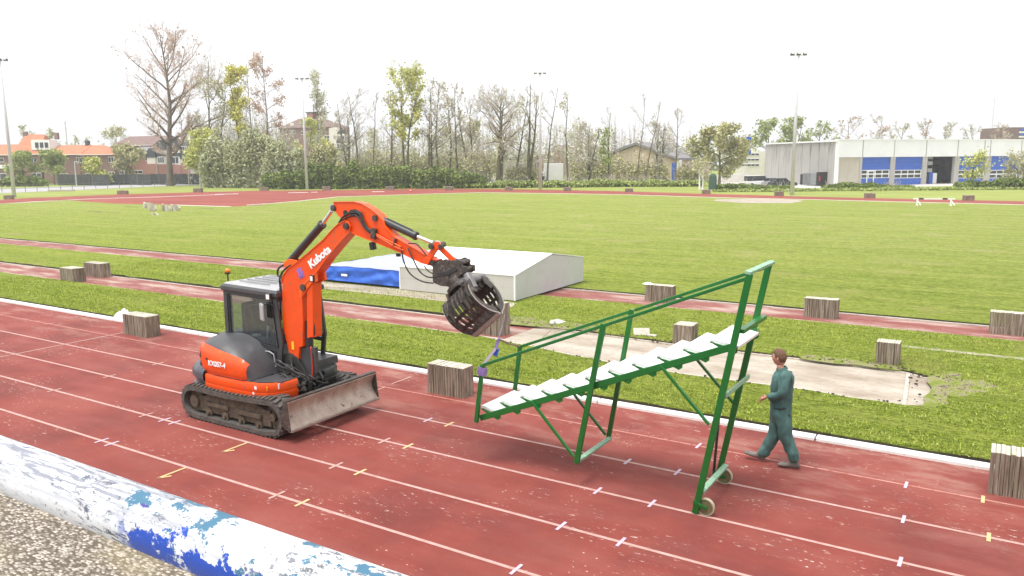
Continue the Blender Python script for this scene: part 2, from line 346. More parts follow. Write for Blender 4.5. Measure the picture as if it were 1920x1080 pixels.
# home straight and its lanes; lane lines every 1.22 m from the white kerb
KY = 13.234
sheet('running_track', [(-80, 5.6), (XR, 5.6), (XR, KY+.06), (-80, KY+.06)], 0.0, M_TRACK, th=.1)
sheet('gravel_path', [(-80, -6), (XR, -6), (XR, 5.6), (-80, 5.6)], 0.004, M_GRAVEL, th=.08)
b = MB()
for i, yy in enumerate([KY-1.22*n for n in range(1, 6)]):
    if i == 0: continue
    x = -78.0
    while x < XR:
        b.span((x, yy-.026, .001), (min(x+9, XR), yy+.026, .004)); x += 9
b.build('lane_lines', M_LINE); tag(bpy.data.objects['lane_lines'], kind='structure')
b = MB(); yy = KY-1.22
b.span((-78, yy-.02, .001), (XR, yy+.02, .004)); tag(b.build('inner_lane_line', M_LINEF), kind='structure')
# stagger marks, arrows and the finish line
bl, by, bw = MB(), MB(), MB()
def mark(b, px, py, n, w=.045, l=.145):
    g = G(px, py); y = KY-1.22*n; b.span((g.x-w/2, y-l, .0045), (g.x+w/2, y+l, .008))
for px, py, n in [(297,682,2),(208,705,3),(718,828,3),(102,732,4),(629,874,4),(105,605,1),(518.5,929,5),(265,781,4)]: mark(bw, px, py, n)
for px, py, n in [(802,788,2),(1174,868,2),(1270,886,2),(1694,974,2),(1119,922,3),(1222,945,3),(1688,1053,3),(310,787,4),(329,792,4),(1052,987,4),(1165,1016,4),(192,826,5),(210,832,5),(968,1068,5),(1309,837,1),(1699,909,1)]: mark(bl, px, py, n, .042, .125)
for px, py, n in [(840,797,2),(1854,1006,2),(763,838,3),(675,886,4),(566,943.5,5),(1843,937,1)]: mark(by, px, py, n, .045, .13)
x = G(30, 664).x; bw.span((x-.025, 8.6, .0045), (x+.025, 12.9, .008))
x = G(690, 738).x; bw.span((x-.02, 10.9, .0045), (x+.02, 12.0, .008)); x = G(765, 709).x; bw.span((x-.02, 12.25, .0045), (x+.02, 12.9, .008))
for px, py, qx, qy, n in [(352, 876, 298, 898, 5), (465, 830, 420, 849, 4)]:
    g = G(px, py); y = KY-1.22*n; h = G(qx, qy)
    by.span((g.x-.02, h.y, .0045), (g.x+.02, y-.03, .008)); by.beam((g.x, h.y, .0065), (g.x+.10, h.y+.16, .0065), .04, .003)
for n_, bb, mm in (('white_lane_marks', bw, M_LINE), ('lilac_lane_marks', bl, M_LILAC), ('yellow_lane_marks', by, M_YEL)): tag(bb.build(n_, mm), kind='structure')
# white aluminium kerb in lengths
b = MB(); x = -66.0
while x < XR:
    L = rnd.uniform(3.9, 4.1); dy = rnd.gauss(0, .012); b.cur = 0
    b.prism([(KY-.01, 0), (KY-.01, .045), (KY+.005, .062), (KY+.155, .062), (KY+.17, .045), (KY+.17, 0)], 'x', x, x+L-.03); x += L
o = b.build('white_track_kerb', M_KERBW); tag(o, 'long white painted metal kerb rail along the inside edge of the red track', 'kerb')
# turf slabs with ragged edges
xp0, xp1 = -11.0, -1.25
poly = jag((XL, KY+.29), (XR, KY+.29), .35, .022) + [(XR, 60)] 
near = jag((XL, KY+.29), (XR, KY+.29), .35, .022)
right = [(XR, KY+.295), (XR, 23.0)]
s2n = jag((XR, 23.05), (XL, 23.05), .8, .02)
left2 = [(XL, 23.05), (XL, 18.78)]
a_f = jag((XL, 18.80), (xp0-.3, 18.80), .45, .035)
pit_f = [tuple(G(*q)[:2]) for q in [(960,606),(1040,618),(1110,626),(1200,638),(1330,655),(1450,668),(1560,681),(1640,690),(1700,700),(1745,712)]]
pit_r = [tuple(G(*q)[:2]) for q in [(1748,722),(1752,736),(1750,748),(1742,758),(1735,766)]]
pit_n = [tuple(G(*q)[:2]) for q in [(1695,766),(1600,752),(1520,738),(1400,722),(1290,708),(1180,692),(1060,668),(985,652),(925,640)]]
a_n = jag((xp0-.6, 16.80), (XL, 16.80), .8, .02)
def lerp_y(L, x):
    L = sorted(L)
    for (a, u), (c, w) in zip(L, L[1:]):
        if a <= x <= c: return u+(w-u)*(x-a)/(c-a)
    return L[0][1] if x < L[0][0] else L[-1][1]
def jl(pts, amp):
    out = []
    for i in range(len(pts)-1):
        p = Vector(pts[i]); q = Vector(pts[i+1]); n = max(1, int((q-p).length/.35))
        for j in range(n): v = p+(q-p)*j/n; out.append((v.x+rnd.gauss(0, amp), v.y+rnd.gauss(0, amp)))
    return out+[pts[-1]]
sheet('turf', near+right+s2n+[(XL, 23.05), (XL, 18.80)]+a_f[1:]+jl(pit_f, .035)+jl(pit_r, .05)+jl(pit_n, .025)+a_n+[(XL, 16.8)], .062, M_TURF, th=.115)
sheet('long_jump_runway', [(XL, 16.98), (-10.9, 16.98), (-10.9, 18.58), (XL, 18.58)], .012, M_RUN, th=.06)
sheet('far_runway', [(XL, 23.3), (XR, 23.3), (XR, 24.78), (XL, 24.78)], .012, M_RUN, th=.06)
sheet('sand_pit', [(-11.6, 15.2), (-.6, 15.2), (-.6, 19.3), (-11.6, 19.3)], .006, M_SAND, th=.05)
b = MB()
x = XL
while x < XR:
    L = .998
    for yy, z in ((16.89, .03), (23.20, .03), (24.87, .028)):
        if yy < 20 and x > xp0-.8: continue
        j = rnd.gauss(0, .008); b.span((x, yy-.045+j, -.02), (x+L, yy+.045+j, z+rnd.uniform(-.006, .006)))
    if x < xp0-.4:
        j = rnd.gauss(0, .012); b.span((x, 18.60+j, -.02), (x+L, 18.68+j, .022))
    x += 1.0
x = G(925, 640).x
o = b.build('runway_edging', M_EDGE); tag(o, kind='structure')
b = MB(); 
for pts in (pit_f, pit_n):
    for i in range(len(pts)-1):
        p, q = pts[i], pts[i+1]; b.beam((p[0], p[1]+(-.10 if pts is pit_f else .10), .02), (q[0], q[1]+(-.10 if pts is pit_f else .10), .02), .05, .05)
g = G(1704, 700); h = G(1694, 764); b.beam((g.x, g.y-.1, .015), (h.x, h.y+.1, .015), .07, .035)
tag(b.build('sand_pit_edging', M_EDGE), kind='structure')
k = NT('worn_bare_soil', .95); v = k.map((1, 1, 1))
k.col(k.ramp(k.noise(v, 3.5, 7, .7), [(.40, (.13, .165, .015)), (.5, (.18, .21, .03)), (.55, (.26, .22, .14)), (.63, (.11, .085, .05))])).bump(k.noise(v, 18, 5), .8, .04); M_WORN = k.m
wp = [(1744,714),(1768,704),(1800,706),(1812,716),(1850,721),(1872,733),(1850,742),(1822,741),(1800,750),(1778,748),(1768,762),(1752,770),(1738,771)]
sheet('worn_patch', jl([tuple(G(*q)[:2]) for q in wp]+[tuple(G(*wp[0])[:2])], .05)[:-1], .0645, M_WORN)
wp = [(1500,668),(1560,674),(1640,684),(1700,695),(1690,701),(1640,694),(1560,686),(1500,677)]
sheet('worn_patch', jl([tuple(G(*q)[:2]) for q in wp]+[tuple(G(*wp[0])[:2])], .04)[:-1], .0645, M_WORN)
wp = [(930,596),(985,598),(1060,606),(1130,618),(1120,627),(1040,620),(960,612),(930,606)]
sheet('worn_patch', jl([tuple(G(*q)[:2]) for q in wp]+[tuple(G(*wp[0])[:2])], .04)[:-1], .0645, M_WORN)
rc = random.Random(77); b = MB()
for i in range(290):
    if i < 210: a_, c_ = pit_f[rc.randrange(len(pit_f)-1)], None; x_ = a_[0]+rc.uniform(-.2, 1.1); y_ = lerp_y(pit_f, x_)+rc.gauss(.05, .12)
    elif i < 228: x_ = rc.uniform(-1.5, -.7); y_ = rc.uniform(16, 18.3)
    else: x_ = rc.uniform(-11, -1.4); y_ = lerp_y(pit_n, x_)+rc.gauss(0, .07)
    s_ = rc.uniform(.012, .036); b.box((x_, y_, .065), (s_*1.5, s_, s_*.7), Matrix.Rotation(rc.random()*3, 3, 'Z') @ Matrix.Rotation(rc.random(), 3, 'X'))
tag(b.build('soil_clods', M_SOIL, fixn=False), 'crumbs of dark soil scattered along the edges of the sand pit', 'soil', kind='stuff')
# pale gutter strip right of the pit
g = G(1690, 655); sheet('pale_gutter', [(g.x-.4, 20.86), (XR, 20.90), (XR, 21.12), (g.x-.4, 21.08)], .0645, mat('overgrown_gutter', (.20, .20, .09), (.36, .33, .24), 3, .95, c3=(.17, .21, .03), sc3=9, t3=.52))
# infield beyond the far runway (outline from the bend's inner edge)
inn = [(-120,388),(0,382.7),(125,375.4),(160,379),(223,383),(300,384.3),(369,386),(432,388.5),(480,386),(510,382),(560,377.5),(634,369.4),(738,366.2),(895,361.4),(960,361.8),(1060,363.4),(1180,365.6),(1300,369.5),(1420,372.5),(1526,375),(1700,379.5),(1920,384.8)]
out = [(-120,382),(0,375.2),(60,371),(104,369.6),(222,364.6),(300,362.6),(375,360.3),(480,358),(560,357.3),(640,356.6),(738,355.2),(820,354.5),(900,354.4),(980,355.2),(1080,357),(1180,359.2),(1300,363),(1420,366.3),(1526,369.3),(1700,373),(1920,377.6)]
def interp(L, x):
    for (x0, y0), (x1, y1) in zip(L, L[1:]):
        if x0 <= x <= x1: return y0+(y1-y0)*(x-x0)/(x1-x0)
    return L[-1][1]
xs = list(range(-120, 1921, 20))
I = [G(x, interp(inn, x)) for x in xs]; O = [G(x, interp(out, x)) for x in xs]
I.append(Vector((60, 90, 0))); O.append(Vector((60, 101.5, 0)))
b = MB(); n = len(I)
b.add([(p.x, p.y, .02) for p in I]+[(p.x, p.y, .02) for p in O], [(i, i+1, n+i+1, n+i) for i in range(n-1)])
tag(b.build('bend_and_back_straight', M_FARTRACK), kind='structure')
sheet('infield_turf', jag((XR+20, 25.05), (-90, 25.05), .5, .03)+[(-98, 34)]+[(p.x, p.y) for p in I], .05, M_TURF, th=.08)
# far verge: a wide green sheet under everything behind
sheet('verge_turf', [(-540, 26), (-104, 26)]+[(310, 26), (310, 500), (-540, 500)], -.012, M_VERGE)
# pale kerb lines of the far track
def ribbon(b, px, w, z):
    pts = [G(*q) for q in px]
    for p, q in zip(pts, pts[1:]): b.beam((p.x, p.y, z+.015), (q.x, q.y, z+.015), w, .06)
b = MB()
ribbon(b, [(0,383.2),(60,379.5),(125,376),(180,373.3),(240,371.6),(300,369.8),(360,367.6),(420,365.2)], .28, .03)
ribbon(b, [(540,362.2),(578,361.6)], .5, .03); ribbon(b, [(583,361.2),(596,361)], .5, .03); ribbon(b, [(698,360),(720,359.9)], .5, .03); ribbon(b, [(403,365),(447,364)], .5, .03)
ribbon(b, [(0,383.2),(125,376)], .25, .03)
ribbon(b, [(330,385.4),(400,387.6),(432,388.3)], .3, .03); ribbon(b, [(464,385.2),(510,382.4),(560,378),(634,369.9),(738,366.6),(830,363.6),(895,361.9),(1060,363.9),(1180,366.1),(1300,369.9),(1420,373)], .22, .03)
ribbon(b, [(1420,373),(1526,375.3),(1700,379.8),(1920,385.2)], .2, .03)
tag(b.build('far_track_kerb_lines', M_KERBW), kind='structure')
sheet('discus_circle_pad', [tuple(G(*q)[:2]) for q in [(1337,377.5),(1345,374.5),(1430,373.6),(1500,376),(1506,378.5),(1480,382),(1400,382)]], .058, M_SAND)
# dark gaps where the turf has been cut (soil shows): a few shallow scars in the infield
b = MB()
for (x0, x1, y) in [(231,259,388.5),(166,190,397),(180,226,399.5),(372,400,391.5),(478,508,385.8)]:
    p, q = G(x0, y), G(x1, y+.8); b.beam((p.x, p.y, .048), (q.x, q.y, .048), .25, .02)
tag(b.build('turf_scars', M_SOIL), kind='structure')
# asphalt road behind the left bend
RD = mat('road_asphalt', (.30, .29, .29), (.38, .37, .37), 1, .9)
rp = [(-150,368,377),(0,353.5,362.5),(150,348.5,356),(280,344,350),(420,339.5,345.5),(520,336,341)]
b = MB(); vs = [tuple(G(x, y0)[:2])+(.0,) for x, y0, y1 in rp]+[tuple(G(x, y1)[:2])+(.0,) for x, y0, y1 in rp]; n = len(rp)
b.add(vs, [(i, i+1, n+i+1, n+i) for i in range(n-1)]); tag(b.build('residential_road', RD), kind='structure')

# grass blades standing on the nearer turf
rg = np.random.default_rng(5); N_ = 150000
gx = rg.uniform(-34, 3, N_); gy = KY+.30+rg.random(N_)**1.25*(23.0-KY-.3)
pf = sorted(pit_f); pn = sorted(pit_n)
yf = np.interp(gx, [p[0] for p in pf], [p[1] for p in pf]); yn = np.interp(gx, [p[0] for p in pn], [p[1] for p in pn])
inpit = (gx > -12) & (gx < pit_r[2][0]+.1) & (gy > yn-.03) & (gy < yf+.03); inrun = (gx < -10.4) & (gy > 16.78) & (gy < 18.83)
patch = np.sin(gx*.9+np.sin(gy*1.7)*2)+np.sin(gy*2.9+gx*.35)+rg.normal(0, .9, N_)
keep = ~(inpit | inrun) & (patch > -1.2) & (gx > -2.5*gy+0) & (gx*.98 < .27*gy-1.0)
gx, gy, patch = gx[keep], gy[keep], patch[keep]; n_ = len(gx)
az = rg.uniform(0, 6.283, n_); hh_ = rg.uniform(.018, .055, n_); w_ = rg.uniform(.006, .014, n_); ln = rg.normal(0, .030, (n_, 2))
V_ = np.zeros((n_, 3, 3)); V_[:, 0] = np.stack([gx-w_*np.cos(az), gy-w_*np.sin(az), np.full(n_, .055)], 1); V_[:, 1] = np.stack([gx+w_*np.cos(az), gy+w_*np.sin(az), np.full(n_, .055)], 1); V_[:, 2] = np.stack([gx+ln[:, 0], gy+ln[:, 1], .06+hh_], 1)
me = bpy.data.meshes.new('grass_blades'); me.from_pydata(V_.reshape(-1, 3).tolist(), [], np.arange(n_*3).reshape(-1, 3).tolist())
for nm_, c1_, c2_ in (('lush_blades', (.19, .26, .020), (.27, .335, .04)), ('yellow_blades', (.34, .39, .07), (.44, .48, .12)), ('dark_blades', (.06, .095, .008), (.10, .14, .015))): me.materials.append(mat(nm_, c1_, c2_, 2, .9, spec=.15))
mi = np.where(rg.random(n_) < .28+.20*np.tanh(np.sin(gy*5.1+np.sin(gx*.5)*1.5)+.4*patch), 1, np.where(rg.random(n_) < .16, 2, 0)).astype(np.int32); me.polygons.foreach_set('material_index', mi)
go_ = bpy.data.objects.new('grass_blades', me); COL.objects.link(go_); tag(go_, 'short green grass blades on the turf between the track and the far runway', 'grass', kind='stuff')
# ================================================================== STACKS OF PAVING SLABS
def slab_stack(x0, x1, y0, d, h, label, seed, along='x', rot=0, tilt=0, cols=None):
    r = random.Random(seed); b = MB(); L = (x1-x0) if along == 'x' else d
    n = cols or max(5, int(L/.047)); w = L/n; x = 0; M = Matrix.Rotation(rot, 3, 'Z'); c = Vector(((x0+x1)/2, y0+d/2, 0))
    for i in range(n):
        hh = h+r.uniform(-.007, .004); dy = r.gauss(0, .006); g = r.uniform(.003, .009)
        if along == 'x': cc = Vector((x0+w*(i+.5), y0+d/2+dy, hh/2)); s = (w-g, d+r.uniform(-.02, .01), hh)
        else: cc = Vector(((x0+x1)/2+dy, y0+w*(i+.5), hh/2)); s = (x1-x0+r.uniform(-.02, .01), w-g, hh)
        T = M @ Matrix.Rotation(r.gauss(0, .006)+tilt, 3, 'Y')
        q = M @ (cc-c) + c; b.cur = 0; b.box(q, s, T)
        b.cur = 1; b.box(q+T @ Vector((0, 0, hh/2+.003)), (s[0]*.96, s[1]*.96, .006), T)
    o = b.build('slab_stack', [M_SLAB, M_SLABTOP], org=(c.x, c.y, 0), fixn=False)
    tag(o, label, 'slab stack', 'stacks of old paving slabs left around the athletics ground'); return o
def stack_px(xa, ya, xb, yb, d, h, label, seed, **k):
    p, q = G(xa, ya), G(xb, yb); y = (p.y+q.y)/2
    return slab_stack(p.x, q.x, y, d, h, label, seed, **k)
stack_px(232, 626, 275, 634, .42, .56, 'grey brown slab stack against the white kerb left of the excavator', 1)
stack_px(797, 738, 873, 746, .38, .60, 'grey brown slab stack on the red track between the dozer blade and the green stairs', 2)
slab_stack(G(1851, 922).x, G(1851, 922).x+1.0, 12.28, .42, .60, 'large slab stack on the red track cut off by the right edge of the photo', 3, cols=17)
stack_px(112, 528, 139, 531, .52, .56, 'pale tan slab stack on the near runway at far left, the front one of two', 4, along='y')
stack_px(152, 519, 196, 521, .45, .58, 'dark jagged slab stack on the near runway at far left, behind the pale tan one', 5)
stack_px(893, 628, 941, 631, .5, .86, 'slab stack standing on the runway end directly behind the steel grab', 6)
stack_px(1205, 566, 1263, 568, .36, .55, 'slab stack on the far runway with a scrap of white sheet on its top', 7, cols=16)
stack_px(1504, 596, 1570, 599, .36, .57, 'slab stack on the far runway, the middle one of the three', 8, cols=16)
slab_stack(G(1853, 626).x, G(1853, 626).x+.98, 23.9, .36, .59, 'slab stack on the far runway at the right edge of the photo', 9, cols=15)
stack_px(1262, 646, 1296, 651, .50, .52, 'small slab stack half hidden behind the white stair treads', 10, along='y')
stack_px(1640, 687, 1684, 691, .38, .56, 'square slab stack at the far right corner of the sand pit', 11, cols=9)
farl = [(10,24,374,366,'beside the first floodlight mast at the far left'),(222,239,364.5,357,'on the bend below the dark hedge'),(364,379,361,353,'on the bend just right of the big bare tree'),
 (488,503,357.5,351,'against the sage shrubs, left of the second floodlight mast'),(605,620,357,350,'just right of the second floodlight mast'),(724,739,356.5,349.5,'left of the red and white cone'),
 (835,848,357,349.5,'just right of the red and white cone'),(947,961,357.5,350.5,'in front of the thick trunked bare tree'),(1057,1071,358.5,351,'in front of the white box truck'),
 (1172,1187,360.5,353,'in front of the gabled brick shed'),(1316,1332,363.5,355.5,'beside the white birch stem'),(1452,1469,367.5,358.5,'just left of the fourth floodlight mast'),
 (1621,1640,371.5,362,'in front of the first blue door of the depot'),(1806,1825,376.5,366,'right of the white steeplechase barrier')]
for i, (xa, xb, yb, yt, w) in enumerate(farl):
    p, q = G(xa, yb), G(xb, yb); u = (q-p); L = u.length; c = (p+q)/2; h = (yb-yt)/FPX*(c.dot(FH))
    b = MB(); r = random.Random(50+i); M = Matrix.Rotation(math.atan2(u.y, u.x), 3, 'Z'); nn = 12
    for j in range(nn):
        hh = h*r.uniform(.94, 1.0); t = (j+.5)/nn-.5; cc = c+u*t; b.cur = 0; b.box((cc.x, cc.y, hh/2), (L/nn*.93, .6+r.uniform(-.04, .04), hh), M); b.cur = 1; b.box((cc.x, cc.y, hh+.004), (L/nn*.9, .55, .008), M)
    o = b.build('slab_stack', [M_SLAB, M_SLABTOP], org=(c.x, c.y, 0), fixn=False); tag(o, 'small distant slab stack '+w, 'slab stack', 'stacks of old paving slabs left around the athletics ground')
# loose slabs and scraps
def scrap(name, px, py, size, rot, m, label, cat, tilt=0, z=0.04):
    g = G(px, py); b = MB(); b.box((g.x, g.y, z+size[2]/2), size, Matrix.Rotation(rot, 3, 'Z') @ Matrix.Rotation(tilt, 3, 'X'))
    return tag(b.build(name, m, org=(g.x, g.y, 0)), label, cat)
scrap('loose_slab', 1203, 632, (.42, .40, .06), .5, M_SLABTOP, 'pale loose slab propped up on the far edge of the sand pit', 'slab', .9, .02)
scrap('loose_slab', 1222, 634, (.24, .16, .05), .1, M_SLABTOP, 'small pale slab piece lying right of the propped up slab', 'slab', 0)
scrap('loose_slab', 1046, 608, (.46, .26, .05), -.5, M_SLABTOP, 'flat loose slab on the grass at the far end of the thin cord', 'slab', .15)
scrap('loose_slab', 1036, 613, (.12, .2, .16), .2, M_SLABTOP, 'white upright lump beside the flat loose slab', 'slab', .3, .0)
scrap('loose_slab', 938, 607, (.5, .35, .05), .3, M_SLABTOP, 'flat slab leaning right of the slab stack behind the grab', 'slab', .2, .02)
def cloth_blob(name, c, sx, sy, sz, seed, m, label, cat):
    r = random.Random(seed); b = MB(); n = 9; vs = []
    for i in range(n):
        for j in range(n):
            u, v = i/(n-1)*2-1, j/(n-1)*2-1; e = max(abs(u), abs(v)); h = sz*(1-e*e)*(.55+r.random()*.6)
            vs.append((c[0]+u*sx*(.8+.2*r.random())+h*.25, c[1]+v*sy*(.8+.2*r.random()), c[2]+max(h, .004)))
    b.add(vs, [(i*n+j, (i+1)*n+j, (i+1)*n+j+1, i*n+j+1) for i in range(n-1) for j in range(n-1)])
    return tag(b.build(name, m, smooth=False, org=c), label, cat)
g = G(222, 596); cloth_blob('crumpled_sheet', (g.x+.15, g.y+.1, .03), .30, .2, .26, 3, mat('pale_plastic_film', (.72, .62, .60), (.80, .76, .74), 9, .5), 'crumpled pale pink plastic sheet on the kerb behind the first slab stack', 'plastic sheet')
g = G(1225, 560); cloth_blob('white_scrap', (g.x-.02, 24.12, .555), .17, .12, .07, 5, M_WHITE, 'scrap of white sheet lying on top of a slab stack', 'white sheet')
# pile of broken slabs far out on the infield
for i, (px, py, w, h, t) in enumerate([(272,391,.8,.75,.3),(279,393,.7,.9,-.2),(286,397,.9,1.0,.35),(290,404,1.1,.25,.1),(306,396,.6,.85,-.15),(313,397,.7,.8,.2),(322,397,.6,.85,-.3),(331,396,.6,.8,.25)]):
    g = G(px, py); b = MB(); M = Matrix.Rotation(.6*i, 3, 'Z') @ Matrix.Rotation(t, 3, 'Y')
    b.box((g.x, g.y, h*.42), (w*.5, .16, h*.8), M); b.box((g.x+.2, g.y+.1, h*.3), (w*.45, .12, h*.6), Matrix.Rotation(t*2+.3, 3, 'Y'))
    o = tag(b.build('broken_slab', M_SLABTOP, org=(g.x, g.y, 0)), 'broken pale slab on the infield, '+('leftmost of the left cluster', 'second from left in the left cluster', 'tallest of the left cluster', 'lying flat below the left cluster', 'leftmost of the right cluster', 'second from left in the right cluster', 'third from left in the right cluster', 'rightmost of the right cluster')[i], 'broken slab', 'broken slabs in the '+('left' if i < 4 else 'right')+' cluster out on the infield')
# ================================================================== POLE VAULT MAT AND ITS ROLLING SHELTER
x0, x1, y0, y1 = -18.2, -13.38, 21.52, 26.4
t = thing('mat_shelter', (x0/2+x1/2, y0, 0), 'silver sheet metal rolling shelter with a pitched white roof over the landing mat', 'mat shelter')
b = MB(); zb = .09; ze = .90; rY = 24.0; rz = 1.36; zf = .99
# closed walls: near, right gable, far, left gable
b.prism([(x0, zb), (x0, ze), (x1, ze), (x1, zb)], 'y', y0, y0+.05)
b.build('front_wall', M_ALU, t, label='beige metal near wall of the shelter')
b = MB()
for i in range(1, 4): b.span((x0+(x1-x0)*i/4-.006, y0-.004, zb+.01), (x0+(x1-x0)*i/4+.006, y0-.0005, ze-.01))
b.span((x0+.05, y0-.005, .50), (x1-.05, y0-.001, .508)); b.build('panel_seams', M_EDGE, t)
b = MB(); b.prism([(y0+.05, zb), (y0+.05, ze), (rY, rz-.02), (y1, zf), (y1, zb)], 'x', x1-.05, x1-.002)
b.build('gable_wall', mat('grey_gable_sheet', (.50, .50, .50), (.55, .55, .55), 2, .5), t)
b = MB(); b.prism([(x0, .5), (x0, zf), (x1-.05, zf), (x1-.05, zb), (x0, zb)], 'y', y1-.05, y1-.001); b.build('rear_wall', M_ALU, t)
b = MB(); b.prism([(y0-.02, ze), (rY, rz+.0), (rY, rz+.03), (y0-.02, ze+.03)], 'x', x0-.02, x1+.012); b.prism([(rY+.001, rz), (y1+.03, zf), (y1+.03, zf+.03), (rY+.001, rz+.03)], 'x', x0-.02, x1+.012)
b.build('roof', M_ALUR, t)
b = MB(); b.span((x1-.03, y0-.02, zb), (x1+.02, y0+.03, ze)); b.build('corner_trim', M_ALUR, t)
b = MB(); b.span((x0-.02, y0-.014, zb), (x0+.02, y0+.02, ze)); b.build('corner_trim', M_ALUR, t)
b = MB(); b.span((x0+.1, y0+.08, .03), (x1-.1, y0+.16, .085)); b.span((x1-.14, y0+.2, .03), (x1-.08, y1-.1, .085))
for xx in (x0+.5, (x0+x1)/2, x1-.5): b.disc((xx, y0+.12, .045), (0, 1, 0), .05, .05)
b.build('wheel_rail', M_BLACK, t)
# mat
mx0, mx1 = -22.25, x0-.03
t = thing('landing_mat', ((mx0+mx1)/2, 21.7, 0), 'low landing mat under a blue tarpaulin sticking out left of the shelter', 'landing mat')
b = MB(); b.span((mx0+.05, 21.80, .03), (mx1, 26.3, .14)); b.build('base_pallet', M_BLACK, t)
r = random.Random(4)
b = MB(); n, m_ = 60, 10; vs = []
for i in range(n+1):
    for j in range(m_+1):
        u, v = i/n, j/m_; x = mx0+(mx1-mx0)*u; top = .66+.03*math.sin(u*3.3)+.05*u
        wr = (.030*math.sin(u*17+v*4+math.sin(u*7)*3)+.045*math.sin(u*7.3-v*6+1)+.022*math.sin(u*29-v*8+2*math.sin(u*5))+.008*math.sin(u*67+v*13))*(math.sin(math.pi*min(1, v*1.1))**.5)*(1 if v < 1 else 0)
        vs.append((x, 21.70-.05*(1-v)+wr*.9, .15+(top-.15)*v))
b.add(vs, [(i*(m_+1)+j, (i+1)*(m_+1)+j, (i+1)*(m_+1)+j+1, i*(m_+1)+j+1) for i in range(n) for j in range(m_)])
for j in range(4):
    pass
vs = [(mx0, 21.66, .15), (mx0, 26.3, .15), (mx0, 26.3, .66), (mx0, 21.70, .66)]; b.add(vs, [(0, 1, 2, 3)])
b.add([(mx0, 26.3, .15), (mx1, 26.3, .15), (mx1, 26.3, .71), (mx0, 26.3, .66)], [(0, 1, 2, 3)])
b.build('tarpaulin', M_TARP, t, smooth=True, fixn=False)
b = MB(); vs = []; nx, ny = 30, 24
for i in range(nx+1):
    for j in range(ny+1):
        u, v = i/nx, j/ny; x = mx0+(mx1-mx0)*u; y = 21.69+(26.32-21.69)*v
        s = lambda a: max(0, min(1, a))**2*(3-2*max(0, min(1, a)))
        z = .66+.03*math.sin(u*3.3)*(1-v)+.05*u+.34*s((v-.25)/.3)*s((u-.12-.2*v)/.35)*(1-.3*s((v-.8)/.2))+.012*math.sin(u*23+v*11)+.01*math.sin(v*31)
        vs.append((x, y, z+.003))
b.add(vs, [(i*(ny+1)+j, (i+1)*(ny+1)+j, (i+1)*(ny+1)+j+1, i*(ny+1)+j+1) for i in range(nx) for j in range(ny)])
b.build('mat_top', M_TARPW, t, smooth=True, fixn=False)
p = PY(644, 516, 21.60); b = MB(); b.box((p.x, 21.64, p.z), (.30, .012, .085)); b.build('label_patch', M_STKW, t)
# pale slab apron in front of mat and shelter
sheet('mat_apron', [tuple(G(*q)[:2]) for q in [(588,533),(600,531),(757,546),(968,572),(960,580),(940,578),(858,572),(760,560),(588,543)]], .068, M_SAND)

# ================================================================== GREEN ROLLING STAIRS
YN, YF = 9.57, 10.70
tl = thing('rolling_stairs', (-3.0, 10.1, 0), 'tall green steel rolling stairs with white treads, left end lifted by the grab', 'stairs')
def N_(px, py): return PY(px, py, YN)
def F_(px, py): return PY(px, py, YF)
def st(name, a, b_, w, h, m=M_GREEN, up=(0, 1, 0)):
    q = MB(); q.beam(a, b_, h, w, up); return q.build(name, m, tl, bevel=.006)
# posts: near and far
A0, A1 = N_(1303, 962), N_(1406, 513)
B0 = Vector((A0.x-.05, YF, .10)); B1 = Vector((A1.x-.05, YF, A1.z+.02))
A0 = Vector((A0.x, YN, .015)); 
up_ = (0, 1, 0)
def post(a, b_, w=.082): 
    q = MB(); q.beam(a, b_, w, .045, (0, 1, 0)); return q.build('post', M_GREEN, tl, bevel=.006)
post(A0, A1); post(B0, B1)
M0, M1 = N_(1081, 868), N_(1132, 607); post(M0, M1, .078)
dM = M1-M0; post(Vector((M0.x-.03, YF, M0.z+.02)), Vector((M1.x-.08, YF, M1.z)), .070)
L0, L1 = N_(893, 792), N_(905, 684); post(L0, L1, .066)
post(Vector((L0.x-.01, YF, L0.z+.17)), Vector((L1.x-.03, YF, L1.z+.03)), .066)
# stringers
S0, S1 = N_(896, 786), N_(1378, 650)
for yy in (YN+.07, YF-.07):
    q = MB(); q.beam((S0.x, yy, S0.z), (S1.x, yy, S1.z), .092, .04, (0, 1, 0)); q.build('stringer', M_GREEN, tl, bevel=.006)
# handrails
H0, H1, H2 = N_(904, 686), N_(1130, 611), N_(1400, 522)
for yy in (YN+.0, YF+.0):
    q = MB(); dx = 0 if yy == YN else -.05
    dz = 0 if yy == YN else .04
    q.beam((H0.x+dx-.02, yy, H0.z+dz), (H1.x+dx, yy, H1.z+dz*.4), .046, .04, (0, 1, 0)); q.build('handrail', M_GREEN, tl, bevel=.01)
    q = MB(); q.beam((H1.x+dx+.03, yy+(.001), H1.z+.01+dz*.4), (H2.x+dx, yy+.001, H2.z), .046, .042, (0, 1, 0)); q.build('handrail', M_GREEN, tl, bevel=.01)
# diagonal braces
for a, b_ in (((994, 753), (1074, 858)), ((1236, 686), (1328, 798))):
    st('brace', N_(*a)+Vector((0, .035, 0)), N_(*b_)+Vector((0, .035, 0)), .042, .035)
    p, q_ = N_(*a), N_(*b_); st('brace', Vector((p.x, YF-.035, p.z)), Vector((q_.x, YF-.035, q_.z)), .042, .035)
